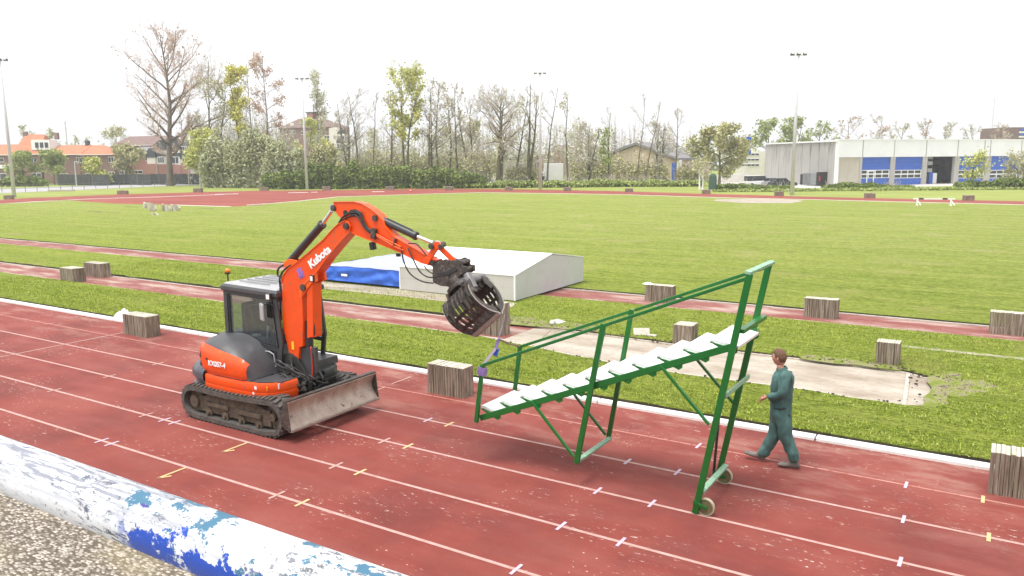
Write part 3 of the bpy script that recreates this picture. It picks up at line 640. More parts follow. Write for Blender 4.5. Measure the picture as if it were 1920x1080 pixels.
# cross bars
def cross(x, z, w, h, m=M_GREENP, ang=0):
    q = MB(); q.box((x, (YN+YF)/2, z), (w, YF-YN-.056, h), Matrix.Rotation(ang, 3, 'Y')); return q.build('cross_bar', m, tl, bevel=.004)
TL = math.atan2(A1.x-A0.x, A1.z-A0.z)
cross(M0.x+.01, M0.z+.03, .07, .04, ang=TL); p = N_(1316, 925); cross(p.x-.02, p.z-.0, .075, .04, ang=TL)
q = MB(); q.box((A1.x-.02, (YN+YF)/2, A1.z+.01), (.075, YF-YN+.05, .04), Matrix.Rotation(TL, 3, 'Y')); q.build('top_bar', M_GREENP, tl, bevel=.004)
p = N_(1385, 622); q = MB(); q.beam((p.x+.02, YN+.03, p.z), (p.x+.02, YF-.03, p.z), .08, .05); q.build('cross_bar', M_GREEN, tl)
p = N_(1358, 744); cross(p.x, p.z, .03, .06, M_GREENP)
# treads, tilted with the frame
sl = math.atan2(S1.z-S0.z, S1.x-S0.x); n = 11
ax = Vector((math.cos(-TL), 0, math.sin(-TL)))   # local horizontal of the tilted frame
upv = Vector((math.sin(TL), 0, math.cos(TL)))
Mt = Matrix((ax, Vector((0, 1, 0)), upv)).transposed()
for i in range(n):
    u = (i+.5)/n; c = S0+(S1-S0)*u+upv*.075
    q = MB(); dd = .365
    q.box((c.x, (YN+YF)/2, c.z), (dd, YF-YN-.20, .042), Mt); q.box((c.x-ax.x*dd/2+.0, (YN+YF)/2, c.z-ax.z*dd/2-.03), (.02, YF-YN-.202, .06), Mt)
    q.build('tread', M_WHITE, tl, bevel=.004)
    for yy in (YN+.070, YF-.070):
        q = MB(); e = c-upv*.03; a0 = e-ax*dd/2; a1 = e+ax*dd/2
        ysd = .024
        q.prism([(a0.x, a0.z+.01), (a1.x, a1.z+.01), (a1.x, a1.z-.03), (a1.x-.04, a1.z-.060), (a0.x+.08, a0.z-.030)], 'y', yy-ysd*.6, yy+ysd*.6)
        q.build('tread_bracket', M_GREEN, tl)
# wheels on brackets
for yy, cx, cy in ((YN+.03, 1323, 953), (YF+.03, 1358, 891.5)):
    c = PY(cx, cy, yy); c.z = .122; r_ = .118
    w = MB(); w.disc(c, (0, 1, 0), r_-.012, .04, 28); w.disc(c, (0, 1, 0), .022, .08, 14); wo_ = w.build('wheel', M_WHEEL, tl, smooth=False)
    w = MB(); pr = [(r_-.013, -.026), (r_-.013, .026), (r_, .024), (r_, -.024)]; nn = 36; vs = []; fs = []
    for i in range(nn):
        a = 2*math.pi*i/nn
        for (rr, y) in pr: vs.append((c.x+rr*math.cos(a), c.y+y, c.z+rr*math.sin(a)))
    for i in range(nn):
        for j in range(4): fs.append((i*4+j, i*4+(j+1) % 4, ((i+1) % nn)*4+(j+1) % 4, ((i+1) % nn)*4+j))
    w.add(vs, fs); w.build('tyre', M_TYRE, wo_, smooth=False)
    w = MB(); w.beam((c.x-.15, yy-.050, c.z+.045), (c.x+.030, yy-.050, c.z-.002), .018, .05, (0, 0, 1)); w.box((c.x-.13, yy-.043, c.z+.045), (.05, .03, .075), Matrix.Rotation(TL, 3, 'Y')); w.build('wheel_bracket', M_GREEN, tl, bevel=.005)
st('brace', F_(1352, 765)+Vector((0, -.06, 0)), F_(1341, 880)+Vector((0, -.06, 0)), .045, .03, M_BLACK)

# ================================================================== LIFTING SLING between grab tip and the stairs
tip = PY(938, 600, 9.68); knot = PY(935, 636, 9.75)
t = thing('lifting_sling', knot, 'purple webbing sling and brown rope running from the grab down to the green stairs', 'lifting sling')
b = MB(); b.beam(tip+Vector((.01, .1, .06)), knot, .022, .008, (0, 1, 0)); b.build('upper_strap', M_PALEWEB, t)
b = MB(); p = PY(929, 655, 9.62); b.beam(knot, p, .05, .012, (0, 1, 0)); b.beam(L1+Vector((0, -.035, -.06)), L1+Vector((-.02, -.035, -.16)), .13, .012, (0, 1, 0))
q_ = L1+Vector((-.008, 0, -.10)); b.box(q_, (.125, .08, .12), Matrix.Rotation(TL, 3, 'Y')); b.build('purple_strap', M_PURPLE, t)
b = MB(); b.beam(p+Vector((.0, 0, .01)), L1+Vector((.0, -.0, -.01)), .042, .010, (0, 1, 0)); b.build('faded_strap', M_PALEWEB, t)
b = MB(); p = PY(930, 660, 9.66); b.box(p, (.07, .03, .12), Matrix.Rotation(.3, 3, 'Y')); b.build('ratchet_buckle', M_TARP, t)
fp = Vector((L1.x-.03, YF, L1.z+.05)); b = MB(); b.tube([knot, knot*.5+fp*.5+Vector((0, 0, -.02)), fp], .016, 8); b.build('rope', M_ROPE, t)
g = G(1040, 612, .1); b = MB(); b.tube([fp, fp*.55+g*.45+Vector((0, 0, -.12)), g], .008, 6); tag(b.build('thin_cord', M_ROPE, org=g), 'thin cord trailing from the far stair post to a loose slab on the grass', 'cord')

# ================================================================== PERSON
P0 = G(1462, 872); nrm = Vector((P0.x, P0.y, 0)).normalized(); side = Vector((-nrm.y, nrm.x, 0))   # towards the left of the picture
if side.dot(RH) > 0: side = -side
def Q(px, py, dpt=0.0):
    p = PL(px, py, P0, nrm); d = (p-Vector((0, 0, CH))); return p+d.normalized()*dpt
def skin(name, joints, edges, mat_, parent, sub=2, root=0):
    me = bpy.data.meshes.new(name); off = OFF[parent.name] if parent else Vector((0, 0, 0))
    me.from_pydata([Vector(j[0])-off for j in joints], edges, []); o = bpy.data.objects.new(name, me); COL.objects.link(o)
    sk = o.modifiers.new('skin', 'SKIN'); sk.use_smooth_shade = True
    for i, j in enumerate(joints):
        r = j[1]; me.skin_vertices[0].data[i].radius = r if isinstance(r, tuple) else (r, r)
        me.skin_vertices[0].data[i].use_root = (i == root)
    sb = o.modifiers.new('sub', 'SUBSURF'); sb.levels = sub; sb.render_levels = sub
    dg = bpy.context.evaluated_depsgraph_get(); m2 = bpy.data.meshes.new_from_object(o.evaluated_get(dg)); m2.name = name
    o.modifiers.clear(); o.data = m2; m2.materials.clear(); m2.materials.append(mat_)
    m2.polygons.foreach_set('use_smooth', [True]*len(m2.polygons)); OFF[o.name] = off; o.parent = parent; return o
t = thing('person', (P0.x, P0.y, 0), 'person with short brown hair in a dark green boiler suit walking left', 'person')
pel = Q(1464, 772); wst = Q(1464, 750); chs = Q(1466, 722); nkb = Q(1467, 697); nk = Q(1463, 688); hd = Q(1460, 672)
shn = Q(1472, 703, -.17); shf = Q(1464, 702, .17)
eln = Q(1466, 742, -.24); elf = Q(1456, 741, .20); wrn = Q(1440, 745, -.10); wrf = Q(1440, 745, .08)
hpn = Q(1468, 783, -.09); hpf = Q(1460, 783, .09)
knn = Q(1474, 824, -.09); knf = Q(1450, 822, .09)
ann = Q(1489, 862, -.09); anf = Q(1429, 853, .09)
# continuous body (head, neck, trunk, limbs) under the clothes
bj = [(pel, .11), (wst, .105), (chs, .125), (nkb, .065), (nk, .055), (shn, .06), (shf, .06), (eln, .038), (elf, .038), (wrn, .026), (wrf, .026), (hpn, .075), (hpf, .075), (knn, .05), (knf, .05), (ann, .035), (anf, .035), (Q(1461, 682), .052)]
body = skin('body', bj, [(0,1),(1,2),(2,3),(3,4),(2,5),(2,6),(5,7),(6,8),(7,9),(8,10),(0,11),(0,12),(11,13),(12,14),(13,15),(14,16),(4,17)], M_SKIN, t)
# head with face turned left and away
f_ = (side*.93+nrm*.36).normalized(); l_ = Vector((0, 0, 1)).cross(f_)
hb = MB()
hc = Q(1461, 670)
nu, nv = 20, 16; vs = []; fs = []
def headpt(th, ph):
    z = math.cos(th); rr = math.sin(th); x = rr*math.cos(ph); y = rr*math.sin(ph)
    X = x*.100; Y_ = y*.076; Z = z*.125
    if z < 0: X = x*(.100+.012*z) + (.012 if x > 0 else -.028)*(-z)*1.0; Y_ = y*(.076+.024*z)
    if x > .55 and -.35 < z < .15: X += .004
    return hc+f_*X+l_*Y_+Vector((0, 0, Z))
for j in range(nv+1):
    for i in range(nu): vs.append(headpt(math.pi*j/nv*.999+.0005, 2*math.pi*i/nu))
for j in range(nv):
    for i in range(nu): fs.append((j*nu+i, j*nu+(i+1) % nu, (j+1)*nu+(i+1) % nu, (j+1)*nu+i))
hb.add(vs, fs)
Mh = Matrix((f_, l_, Vector((0, 0, 1)))).transposed()
hb.prism([(0, 0), (.028, -.022), (.0, -.028)], 'y', -.012, .012); nose = [Vector(v) for v in hb.v[-6:]]
for i in range(6): v = hb.v[len(hb.v)-6+i]; hb.v[len(hb.v)-6+i] = tuple(hc+f_*.098+Mh @ (Vector(v)+Vector((0, 0, .012))))
hd_o = hb.build('head', M_SKIN, t, smooth=True)
b = MB()
for s in (-1, 1): 
    e = hc+l_*s*.077+f_*-.008+Vector((0, 0, -.012)); b.sphere(e, .03, 8, 6, (.35, .35, 1))
b.build('ear', M_SKIN, t, smooth=True)
b = MB()
for s in (-1, 1): b.sphere(hc+l_*s*.03+f_*.092+Vector((0, 0, .014)), .010, 8, 6)
b.build('eyes', M_BLACK, t, smooth=True); b = MB(); b.box(hc+f_*.096+Vector((0, 0, -.052)), (.01, .045, .008), Mh); b.build('mouth', mat('lips', (.4, .14, .12)), t)
# hair cap
b = MB(); vs = []; fs = []
for j in range(11):
    for i in range(nu):
        ph = 2*math.pi*i/nu; front = math.cos(ph); lim = .36*math.pi if front > .45 else (.50 if front > 0 else .66)*math.pi
        th = lim*j/10+.0005; p = headpt(th, ph); q = hc+(p-hc)*(1.12 if j < 9 else 1.03); vs.append(q)
for j in range(10):
    for i in range(nu): fs.append((j*nu+i, j*nu+(i+1) % nu, (j+1)*nu+(i+1) % nu, (j+1)*nu+i))
b.add(vs, fs); b.build('hair', M_HAIR, t, smooth=True)
# coverall
def mid(a, b_, k): return a+(b_-a)*k
cj = [(pel, (.170, .175)), (mid(pel, wst, .6), (.155, .165)), (mid(wst, chs, .35), (.165, .175)), (chs, (.180, .20)), (Q(1468, 703), (.140, .18)), (Q(1467, 693), (.085, .095)),
      (shn, .095), (shf, .092), (mid(shn, eln, .55)+side*.0, .086), (mid(shf, elf, .55), .082), (eln, .078), (elf, .074), (mid(eln, wrn, .5), .068), (mid(elf, wrf, .5), .066), (wrn, .055), (wrf, .053),
      (hpn, (.135, .13)), (hpf, (.130, .125)), (mid(hpn, knn, .5), .122), (mid(hpf, knf, .5), .116), (knn, .104), (knf, .100), (mid(knn, ann, .5)+side*-.02, .096), (mid(knf, anf, .5)+side*.015, .092), (mid(knn, ann, 1.14), .082), (mid(knf, anf, 1.12), .080)]
cov = skin('coverall', cj, [(0,1),(1,2),(2,3),(3,4),(4,5),(3,6),(3,7),(6,8),(7,9),(8,10),(9,11),(10,12),(11,13),(12,14),(13,15),(0,16),(0,17),(16,18),(17,19),(18,20),(19,21),(20,22),(21,23),(22,24),(23,25)], M_CLOTH, t)
dsp = bpy.data.textures.new('cloth_folds', 'CLOUDS'); dsp.noise_scale = .10
md = cov.modifiers.new('folds', 'DISPLACE'); md.texture = dsp; md.strength = .055; md.mid_level = .5
b = MB(); c = Q(1466, 691); b.tube([c+Vector((0, 0, -.025))-side*.005, c+Vector((0, 0, .018))+side*.012], [.092, .074], 16, caps=False); b.build('collar', M_CLOTH, t, smooth=True)
b = MB(); c = Q(1467, 757, -.17); b.tube([Q(1452, 765, -.15), Q(1462, 767, -.185), Q(1474, 766, -.16)], .012, 6); b.build('waist_seam', M_COLLAR, t, smooth=True)
b = MB(); b.beam(Q(1473, 778, -.155), Q(1481, 780, -.12), .02, .03); b.build('pocket_flap', M_COLLAR, t)
# shoes
def shoe(heel, toe, lift):
    d = (toe-heel); d.z = 0; d.normalize(); s_ = Vector((0, 0, 1)).cross(d); b = MB(); n = 12; rings = []
    for (u, w, zl, zh) in [(-.02, .025, .01, .06), (0, .038, .0, .10), (.06, .042, 0, .115), (.12, .042, 0, .09), (.18, .050, 0, .07), (.25, .048, 0, .062), (.285, .035, .006, .045), (.30, .012, .015, .03)]:
        base = heel+d*u+Vector((0, 0, lift*u)); vs = []
        for k in range(n):
            a = 2*math.pi*k/n; vs.append(base+s_*w*math.cos(a)+Vector((0, 0, (zl+zh)/2+(zh-zl)/2*math.sin(a))))
        rings.append(vs)
    vs = [v for r_ in rings for v in r_]; fs = [(i*n+k, i*n+(k+1) % n, (i+1)*n+(k+1) % n, (i+1)*n+k) for i in range(len(rings)-1) for k in range(n)]
    fs += [tuple(range(n)), tuple(range(len(vs)-n, len(vs)))]; b.add(vs, fs); o = b.build('shoe', M_BOOT, t, smooth=True); return o
hn = Q(1497, 876, -.09); hn.z = .012; shoe(hn, hn+side*.3+nrm*.02, 0.0)
hf = Q(1432, 862, .09); hf.z = .015; shoe(hf, hf+side*.3+nrm*.03, .22)
# hands clasped in front: palm, four fingers and a thumb each
def hand(w, out, dn, palmside, nm):
    b = []; f = out.normalized(); dn = dn.normalized(); s_ = palmside.normalized()
    k = w+f*.035
    J = [(w, .024), (k, (.030, .022)), (w+f*.075, (.034, .020))]; E = [(0, 1), (1, 2)]
    for i, off in enumerate((-.030, -.010, .010, .030)):
        a = w+f*.085+s_*off; L = (.038, .043, .040, .031)[i]; b0 = len(J)
        J += [(a, .0095), (a+f*L*.7+dn*L*.5, .0088), (a+f*L*.7+dn*L*1.3, .0075)]; E += [(2, b0), (b0, b0+1), (b0+1, b0+2)]
    b0 = len(J); a = w+f*.03-s_*.033; J += [(a, .011), (a-s_*.020+f*.030, .0095), (a-s_*.014+f*.055+dn*.01, .008)]; E += [(1, b0), (b0, b0+1), (b0+1, b0+2)]
    return skin('hand', J, E, M_SKIN, t, sub=1)
hand(wrn+side*.02, side+nrm*.35+Vector((0, 0, -.5)), nrm*.7+Vector((0, 0, -.6)), Vector((0, 0, -1))+side*.2, 'near')
hand(wrf+side*.02, side-nrm*.35+Vector((0, 0, -.45)), -nrm*.7+Vector((0, 0, -.6)), Vector((0, 0, -1))+side*.2, 'far')
# ================================================================== EXCAVATOR
YC = 9.68
ex = thing('excavator', (-11.3, YC, 0), 'orange compact tracked excavator with dark cab and a steel sorting grab on its raised arm', 'excavator')
def B(): return MB()
# --- crawler tracks
def track(yc, w=.40):
    xr, xf, r = -12.33, -10.27, .30; rr = .285
    loop = []
    def arc(cx, cz, rad, a0, a1, n):
        for i in range(n+1):
            a = a0+(a1-a0)*i/n; loop.append((cx+rad*math.cos(a), cz+rad*math.sin(a)))
    zc = .34; R_ = .315
    arc(xf, zc+.01, R_-.01, R(-68), R(92), 12)
    for i in range(1, 12): u = i/12; loop.append((xf+(xr-xf)*u, zc+R_-.03*math.sin(math.pi*u)-.03*u))
    arc(xr, zc-.015, R_-.03, R(92), R(245), 12)
    loop.append((-12.2, .026)); 
    for i in range(1, 10): loop.append((-12.2+(-10.45+12.2)*i/10, .026))
    loop.append((-10.45, .026))
    def inner(t_):
        out = []; n = len(loop)
        for i in range(n):
            p0, p1 = loop[i-1], loop[(i+1) % n]; tx, tz = p1[0]-p0[0], p1[1]-p0[1]; l = math.hypot(tx, tz) or 1
            out.append((loop[i][0]-tz/l*t_, loop[i][1]+tx/l*t_))
        return out
    inn_ = inner(.075); b = B(); n = len(loop); vs = []; fs = []
    for p, q in zip(loop, inn_):
        vs += [(p[0], yc-w/2, p[1]), (p[0], yc+w/2, p[1]), (q[0], yc+w/2, q[1]), (q[0], yc-w/2, q[1])]
    for i in range(n):
        j = (i+1) % n
        for a in range(4): fs.append((i*4+a, i*4+(a+1) % 4, j*4+(a+1) % 4, j*4+a))
    b.add(vs, fs)
    # lugs
    P_ = [Vector((p[0], 0, p[1])) for p in loop]; cum = [0]
    for i in range(n): cum.append(cum[-1]+(P_[(i+1) % n]-P_[i]).length)
    tot = cum[-1]; N = int(tot/.105)
    for k_ in range(N*2):
        half = k_ % 2; s = (k_//2+.5*half)*tot/N; i = max(j for j in range(n) if cum[j] <= s % tot); u = (s % tot-cum[i])/max(1e-6, cum[i+1]-cum[i])
        p = P_[i].lerp(P_[(i+1) % n], u); tg = (P_[(i+1) % n]-P_[i]).normalized(); nr = Vector((tg.z, 0, -tg.x))
        M = Matrix((tg, Vector((0, 1, 0)), nr)).transposed() @ Matrix.Rotation((.35 if half else -.35), 3, 'Z')
        c = p+nr*.011+Vector((0, yc+(w*.23 if half else -w*.23), 0)); b.box(c, (.058, w*.54, .044), M)
    belt = b.build('crawler_track', M_RUBBER, ex, fixn=True)
    b = B(); b.span((-12.25, yc-.10, .16), (-10.35, yc+.10, .44)); b.prism([(-12.1, .44), (-11.9, .52), (-10.8, .52), (-10.5, .44)], 'y', yc-.09, yc+.09); b.span((-12.0, yc-.15, .30), (-11.4, yc+.15, .36)); b.span((-11.2, yc-.15, .28), (-10.55, yc+.15, .35)); b.build('track_frame', M_MUD, belt)
    b = B(); b.disc((xr, yc, zc-.015), (0, 1, 0), .20, .16, 22); b.disc((xr, yc, zc-.015), (0, 1, 0), .11, .30, 16)
    for i in range(14): a = 2*math.pi*i/14; b.box((xr+.215*math.cos(a), yc, zc-.015+.215*math.sin(a)), (.05, .05, .035), Matrix.Rotation(-a, 3, 'Y'))
    b.build('sprocket', M_MUD, belt)
    b = B(); b.disc((xf, yc, zc+.01), (0, 1, 0), .22, .13, 24); b.disc((xf, yc, zc+.01), (0, 1, 0), .07, .28, 14); b.build('idler_wheel', M_MUD, belt)
    for i in range(4):
        b = B(); x = -11.95+i*.44; b.disc((x, yc, .165), (0, 1, 0), .085, .26, 16); b.disc((x, yc, .165), (0, 1, 0), .04, .33, 12); b.build('roller', M_MUD, belt)
track(8.86); track(10.50)
b = B(); b.span((-11.95, 9.05, .26), (-10.6, 10.3, .50)); b.disc((-11.35, YC, .55), (0, 0, 1), .50, .12, 32); b.build('undercarriage', M_BLACK, ex)
# --- dozer blade
prof = []; xb = -9.93
for i in range(9):
    a = R(-52+104*i/8); prof.append((xb+.055-.25+.0-.30*math.cos(a)+.30+.145, .49+.235*math.sin(a)/math.sin(R(52))))
fr = [(-9.75, .215)]+[( -9.88+.11*(1-math.cos(R(-60+120*i/8)))/.5-.02, .29+(.70-.29)*i/8) for i in range(9)]+[(-9.81, .725)]
bk = [(x-.035, z) for x, z in reversed(fr)]
b = B(); b.prism(fr+bk, 'y', 8.66, 10.80); bl = b.build('dozer_blade', M_BLADE, ex)
b = B(); b.span((-9.81, 8.655, .20), (-9.725, 10.805, .245)); b.build('cutting_edge', M_STEELE, bl, bevel=.006)
b = B(); b.span((-9.88, 8.66, .715), (-9.79, 10.80, .74)); b.prism([(-9.75, .22), (-9.81, .73), (-9.88, .73), (-9.95, .45), (-9.90, .25)], 'y', 8.640, 8.658); b.prism([(-9.75, .22), (-9.81, .73), (-9.88, .73), (-9.95, .45), (-9.90, .25)], 'y', 10.802, 10.82); b.build('blade_edge_plate', M_STEEL, bl)
b = B()
for y in (9.25, 10.1): b.beam((-10.9, y, .38), (-10.02, y, .42), .14, .14)
b.beam((-10.8, YC, .48), (-10.06, YC, .55), .11, .11); b.span((-10.09, 9.0, .3), (-10.02, 10.35, .6)); b.build('blade_arm', M_BLACK, ex)
# --- revolving body: plan outline, near side then round the tail
near = [(-10.30, 9.36), (-10.34, 9.10), (-10.44, 8.90), (-10.62, 8.79), (-10.9, 8.745), (-11.3, 8.73), (-11.7, 8.735), (-11.92, 8.75), (-12.04, 8.77)]
tail = [(-12.04, 8.77), (-12.32, 8.81), (-12.54, 8.91), (-12.68, 9.07), (-12.76, 9.32), (-12.79, YC)]
def mir(L): return [(x, 2*YC-y) for x, y in reversed(L)]
full = near+tail[1:]+mir(tail)[1:]+mir(near)[1:]
cxy = Vector((-11.4, YC))
def ringpts(pts, ins):
    out = []; n = len(pts)
    for i in range(n):
        p = Vector(pts[i]); d = (cxy-p).normalized(); out.append(p+d*ins)
    return out
def loft(b, pts, prof, closed=False, capt=True):
    n = len(pts); vs = []; fs = []
    for z, ins in prof:
        for q in ringpts(pts, ins): vs.append((q.x, q.y, z))
    for j in range(len(prof)-1):
        for i in range(n if closed else n-1): fs.append((j*n+i, j*n+(i+1) % n, (j+1)*n+(i+1) % n, (j+1)*n+i))
    if closed and capt: fs += [tuple(range(n)), tuple(range((len(prof)-1)*n, len(prof)*n))]
    b.add(vs, fs)
b = B(); loft(b, full, [(.53, .10), (.80, .06), (.86, .05)], True); b.build('revolving_frame', M_BLACK, ex)
b = B(); sk_ = [(.50, .10), (.515, .05), (.56, .015), (.64, -.005), (.70, -.005), (.705, .004), (.72, -.002), (.84, .0), (.865, .01), (.875, .05)]
loft(b, near, sk_); o = b.build('side_skirt', M_ORANGE, ex); smooth_by_angle(o)
b = B(); loft(b, mir(near), sk_); smooth_by_angle(b.build('side_skirt', M_BLACK, ex))
b = B(); tz = [(.50, .10), (.515, .03), (.60, -.02), (.62, -.02), (.64, .03), (.72, .03), (.75, -.03), (.84, -.035), (.90, -.02), (.99, .06), (1.02, .14)]
tl_ = [tail[0]]+[tuple(Vector(tail[i]).lerp(Vector(tail[i+1]), t_)) for i in range(len(tail)-1) for t_ in (.33, .66, 1)]
loft(b, tl_, tz); o = b.build('tail_corner_cover', mat('slate_tail_plastic', (.055, .058, .075), (.08, .085, .10), 4, .35), ex); smooth_by_angle(o)
b = B(); loft(b, list(reversed(mir(tl_)))[::-1], tz); smooth_by_angle(b.build('tail_corner_cover', M_HOOD, ex))
# hood: sections across Y along X
def lerpT(T, x):
    for (a, u), (c, w) in zip(T, T[1:]):
        if a <= x <= c: return u+(w-u)*(x-a)/(c-a)
    return T[-1][1] if x > T[-1][0] else T[0][1]
ytop = [(-12.62, 1.22), (-12.5, 1.38), (-12.3, 1.46), (-12.0, 1.49), (-11.8, 1.51), (-11.62, 1.49), (-11.35, 1.39), (-11.15, 1.26), (-10.99, 1.09), (-10.92, .91), (-10.90, .88)]
yout = [(-12.62, 9.35), (-12.5, 9.10), (-12.3, 8.92), (-12.1, 8.82), (-11.7, 8.765), (-11.0, 8.775), (-10.9, 8.80)]
b = B(); xsn = [-12.62+(1.72)*i/26 for i in range(27)]; vs = []; m_ = 14
for x in xsn:
    zt = lerpT(ytop, x); yo = lerpT(yout, x); yi = 9.47
    for j in range(m_+1):
        u = j/m_
        if j == 0: y, z = yo, .86
        else:
            a = (u-1/m_)/(1-1/m_)*math.pi/2; e = .62
            y = yo+(yi-yo)*(1-math.cos(a)**e); z = .86+(zt-.86)*(.50+.50*math.sin(a)**.9) if zt > .87 else .86+.001*j
        vs.append((x, y, z))
M1_ = m_+1
b.add(vs, [(i*M1_+j, (i+1)*M1_+j, (i+1)*M1_+j+1, i*M1_+j+1) for i in range(26) for j in range(m_)])
b.add([vs[j] for j in range(M1_)]+[(xsn[0], 9.47, .86)], [tuple(range(M1_+1))])
o = b.build('hood', M_HOOD, ex, smooth=False); smooth_by_angle(o, 50)
b = B(); b.span((-12.5, 9.47, .86), (-10.55, 10.60, 1.0)); b.span((-12.55, 9.47, .86), (-12.3, 10.6, 1.42)); b.build('rear_bulkhead', M_HOOD, ex)
b = B(); b.prism([(-10.62, 8.88), (-10.36, 9.05), (-10.34, 9.5), (-10.85, 9.5), (-10.85, 8.80)], 'z', .865, .885); b.build('step_plate', M_HOOD, ex)
# orange engine side panel, standing proud of the hood
pt = [(-12.36, 1.30), (-12.28, 1.40), (-12.1, 1.40), (-11.8, 1.365), (-11.5, 1.32), (-11.25, 1.28), (-11.02, 1.24), (-10.93, 1.16)]
b = B(); vs = []; xsn = [-12.36+(1.43)*i/24 for i in range(25)]; mz = 8
for x in xsn:
    zt = lerpT(pt, x); zb_ = .885 if x > -12.25 else .885+(-12.25-x)*.9; yo = lerpT(yout, x)
    for j in range(mz+1):
        v_ = j/mz; z = zb_+(zt-zb_)*v_; y = yo-.028-.012*math.sin(math.pi*v_)+(.045*max(0, (v_-.55)/.45)**2)
        if j in (0, mz): y += .03
        if x == xsn[0] or x == xsn[-1]: y += .03
        vs.append((x, y, z))
b.add(vs, [(i*(mz+1)+j, (i+1)*(mz+1)+j, (i+1)*(mz+1)+j+1, i*(mz+1)+j+1) for i in range(24) for j in range(mz)])
pan = b.build('engine_side_panel', M_ORANGE, ex); smooth_by_angle(pan, 50)
for zc in (1.20, 1.05):
    b = B()
    for i in range(4): b.box((-12.22+.010*i, 8.845, zc-.05+i*.028), (.13-.010*i, .03, .018), Matrix.Rotation(-.42, 3, 'Z'))
    b.build('grille', M_BLACK, pan)
b = B(); b.disc((-11.93, 8.745, 1.16), (0, 1, 0), .022, .01, 12); b.build('panel_lock', M_BLACK, pan)
def text(s, loc, size, xdir, nrm_, m, parent, name='lettering', ext=.004, bold=.012):
    cu = bpy.data.curves.new(name, 'FONT'); cu.body = s; cu.size = size; cu.extrude = ext; cu.align_x = 'CENTER'; cu.align_y = 'CENTER'; cu.offset = bold*size
    o = bpy.data.objects.new(name+'_src', cu); COL.objects.link(o); dg = bpy.context.evaluated_depsgraph_get()
    me = bpy.data.meshes.new_from_object(o.evaluated_get(dg)); bpy.data.objects.remove(o)
    xd = Vector(xdir).normalized(); n_ = Vector(nrm_).normalized(); yd = n_.cross(xd); M = Matrix((xd, yd, n_)).transposed().to_4x4(); M.translation = Vector(loc)
    me.transform(M); off = OFF[parent.name]; me.transform(Matrix.Translation(-off)); me.name = name; me.materials.clear(); me.materials.append(m)
    q = bpy.data.objects.new(name, me); COL.objects.link(q); OFF[q.name] = off; q.parent = parent; return q
text('KX057-4', (-11.62, 8.716, 1.10), .125, (1, 0, 0), (0, -1, 0), M_STKW, pan, bold=.03)
def decal(px, py, w, h, y, m, parent, rot=0):
    p = PY(px, py, y); q = B(); q.box((p.x, y, p.z), (w, .006, h), Matrix.Rotation(rot, 3, 'Y')); return q.build('decal', m, parent)
b = B(); b.box((-10.92, 8.735, .60), (.10, .006, .035)); b.build('decal', M_STKY, ex); b = B(); b.box((-10.70, 8.765, .80), (.10, .008, .05), Matrix.Rotation(-.28, 3, 'Z')); b.build('decal', M_STKW, ex); b = B(); b.box((-10.74, 8.752, .70), (.06, .008, .035), Matrix.Rotation(-.28, 3, 'Z')); b.build('decal', M_STKW, ex)
b = B(); b.box((-10.50, 8.845, .80), (.10, .008, .07), Matrix.Rotation(-.65, 3, 'Z')); b.build('decal', M_STKY, ex)
b = B(); b.box((-10.37, 8.99, .82), (.05, .008, .09), Matrix.Rotation(-1.1, 3, 'Z')); b.build('decal', M_STKW, ex)
# --- cab
y0, y1, xa, xb_ = 9.46, 10.56, -12.28, -10.86
cab = B()
pil = .085
side_out = [(xa-.02, .95), (xa, 2.30), (xb_, 2.26), (xb_+.10, 1.42), (xb_+.02, .90)]
def sidewall(b, y, th=.05, n=1):
    # rear post, front post, belt, header, lower
    b.prism([(xa-.02, .95), (xa, 2.30), (xa+.145, 2.30), (xa+.14, 1.35), (xa+.13, .95)], 'y', y, y+th)
    b.prism([(xb_-.11, 2.27), (xb_, 2.26), (xb_+.10, 1.42), (xb_+.02, .90), (xb_-.07, .90), (xb_+.0, 1.40)], 'y', y+.001, y+th-.001)
    b.prism([(xa+.11, 1.32), (xa+.11, 1.40), (xb_+.01, 1.33), (xb_+.005, 1.25)], 'y', y+.002, y+th-.002)
    b.prism([(xa+.12, 2.22), (xa+.12, 2.30), (xb_-.05, 2.28), (xb_-.05, 2.19)], 'y', y+.003, y+th-.003)
sidewall(cab, y0); sidewall(cab, y1-.05)
cab.span((xa, y0+.05, .95), (xa+.05, y1-.05, 1.42)); cab.span((xa+.003, y0+.05, 2.2), (xa+.06, y1-.05, 2.3)); cab.span((xa+.002, y0+.05, 1.42), (xa+.05, y0+.16, 2.2)); cab.span((xa+.002, y1-.16, 1.42), (xa+.05, y1-.05, 2.2))
cab.span((xb_-.05, y0+.05, 2.16), (xb_-.003, y1-.05, 2.26)); cab.beam((xb_+.045, y0+.06, 1.42), (xb_+.045, y1-.06, 1.42), .05, .05); cab.beam((xb_+.0, y0+.06, .93), (xb_+.0, y1-.06, .93), .05, .08)
cab.span((xa+.05, y0+.05, .95), (xb_, y1-.05, .99))
cb = cab.build('cab', M_DARK, ex, bevel=.008)
b = B(); b.prism([(xa+.11, .99), (xa+.11, 1.32), (-11.45, 1.28), (-11.45, .99)], 'y', y0+.01, y0+.03); b.build('lower_panel', M_DARK, cb)
rf = B(); vs = []
rx0, rx1, ry0, ry1 = xa-.04, xb_+.05, y0-.03, y1+.03
def rring(z, ins): return [(rx0+ins, ry0+ins, z), (rx1-ins, ry0+ins, z-.03), (rx1-ins, ry1-ins, z-.03), (rx0+ins, ry1-ins, z)]
lv = [(2.27, .03), (2.285, .0), (2.36, .0), (2.40, .045), (2.425, .10)]
for z, i_ in lv: vs += rring(z, i_)
fs = [(j*4+i, j*4+(i+1) % 4, (j+1)*4+(i+1) % 4, (j+1)*4+i) for j in range(4) for i in range(4)]+[(0, 1, 2, 3), (16, 17, 18, 19)]
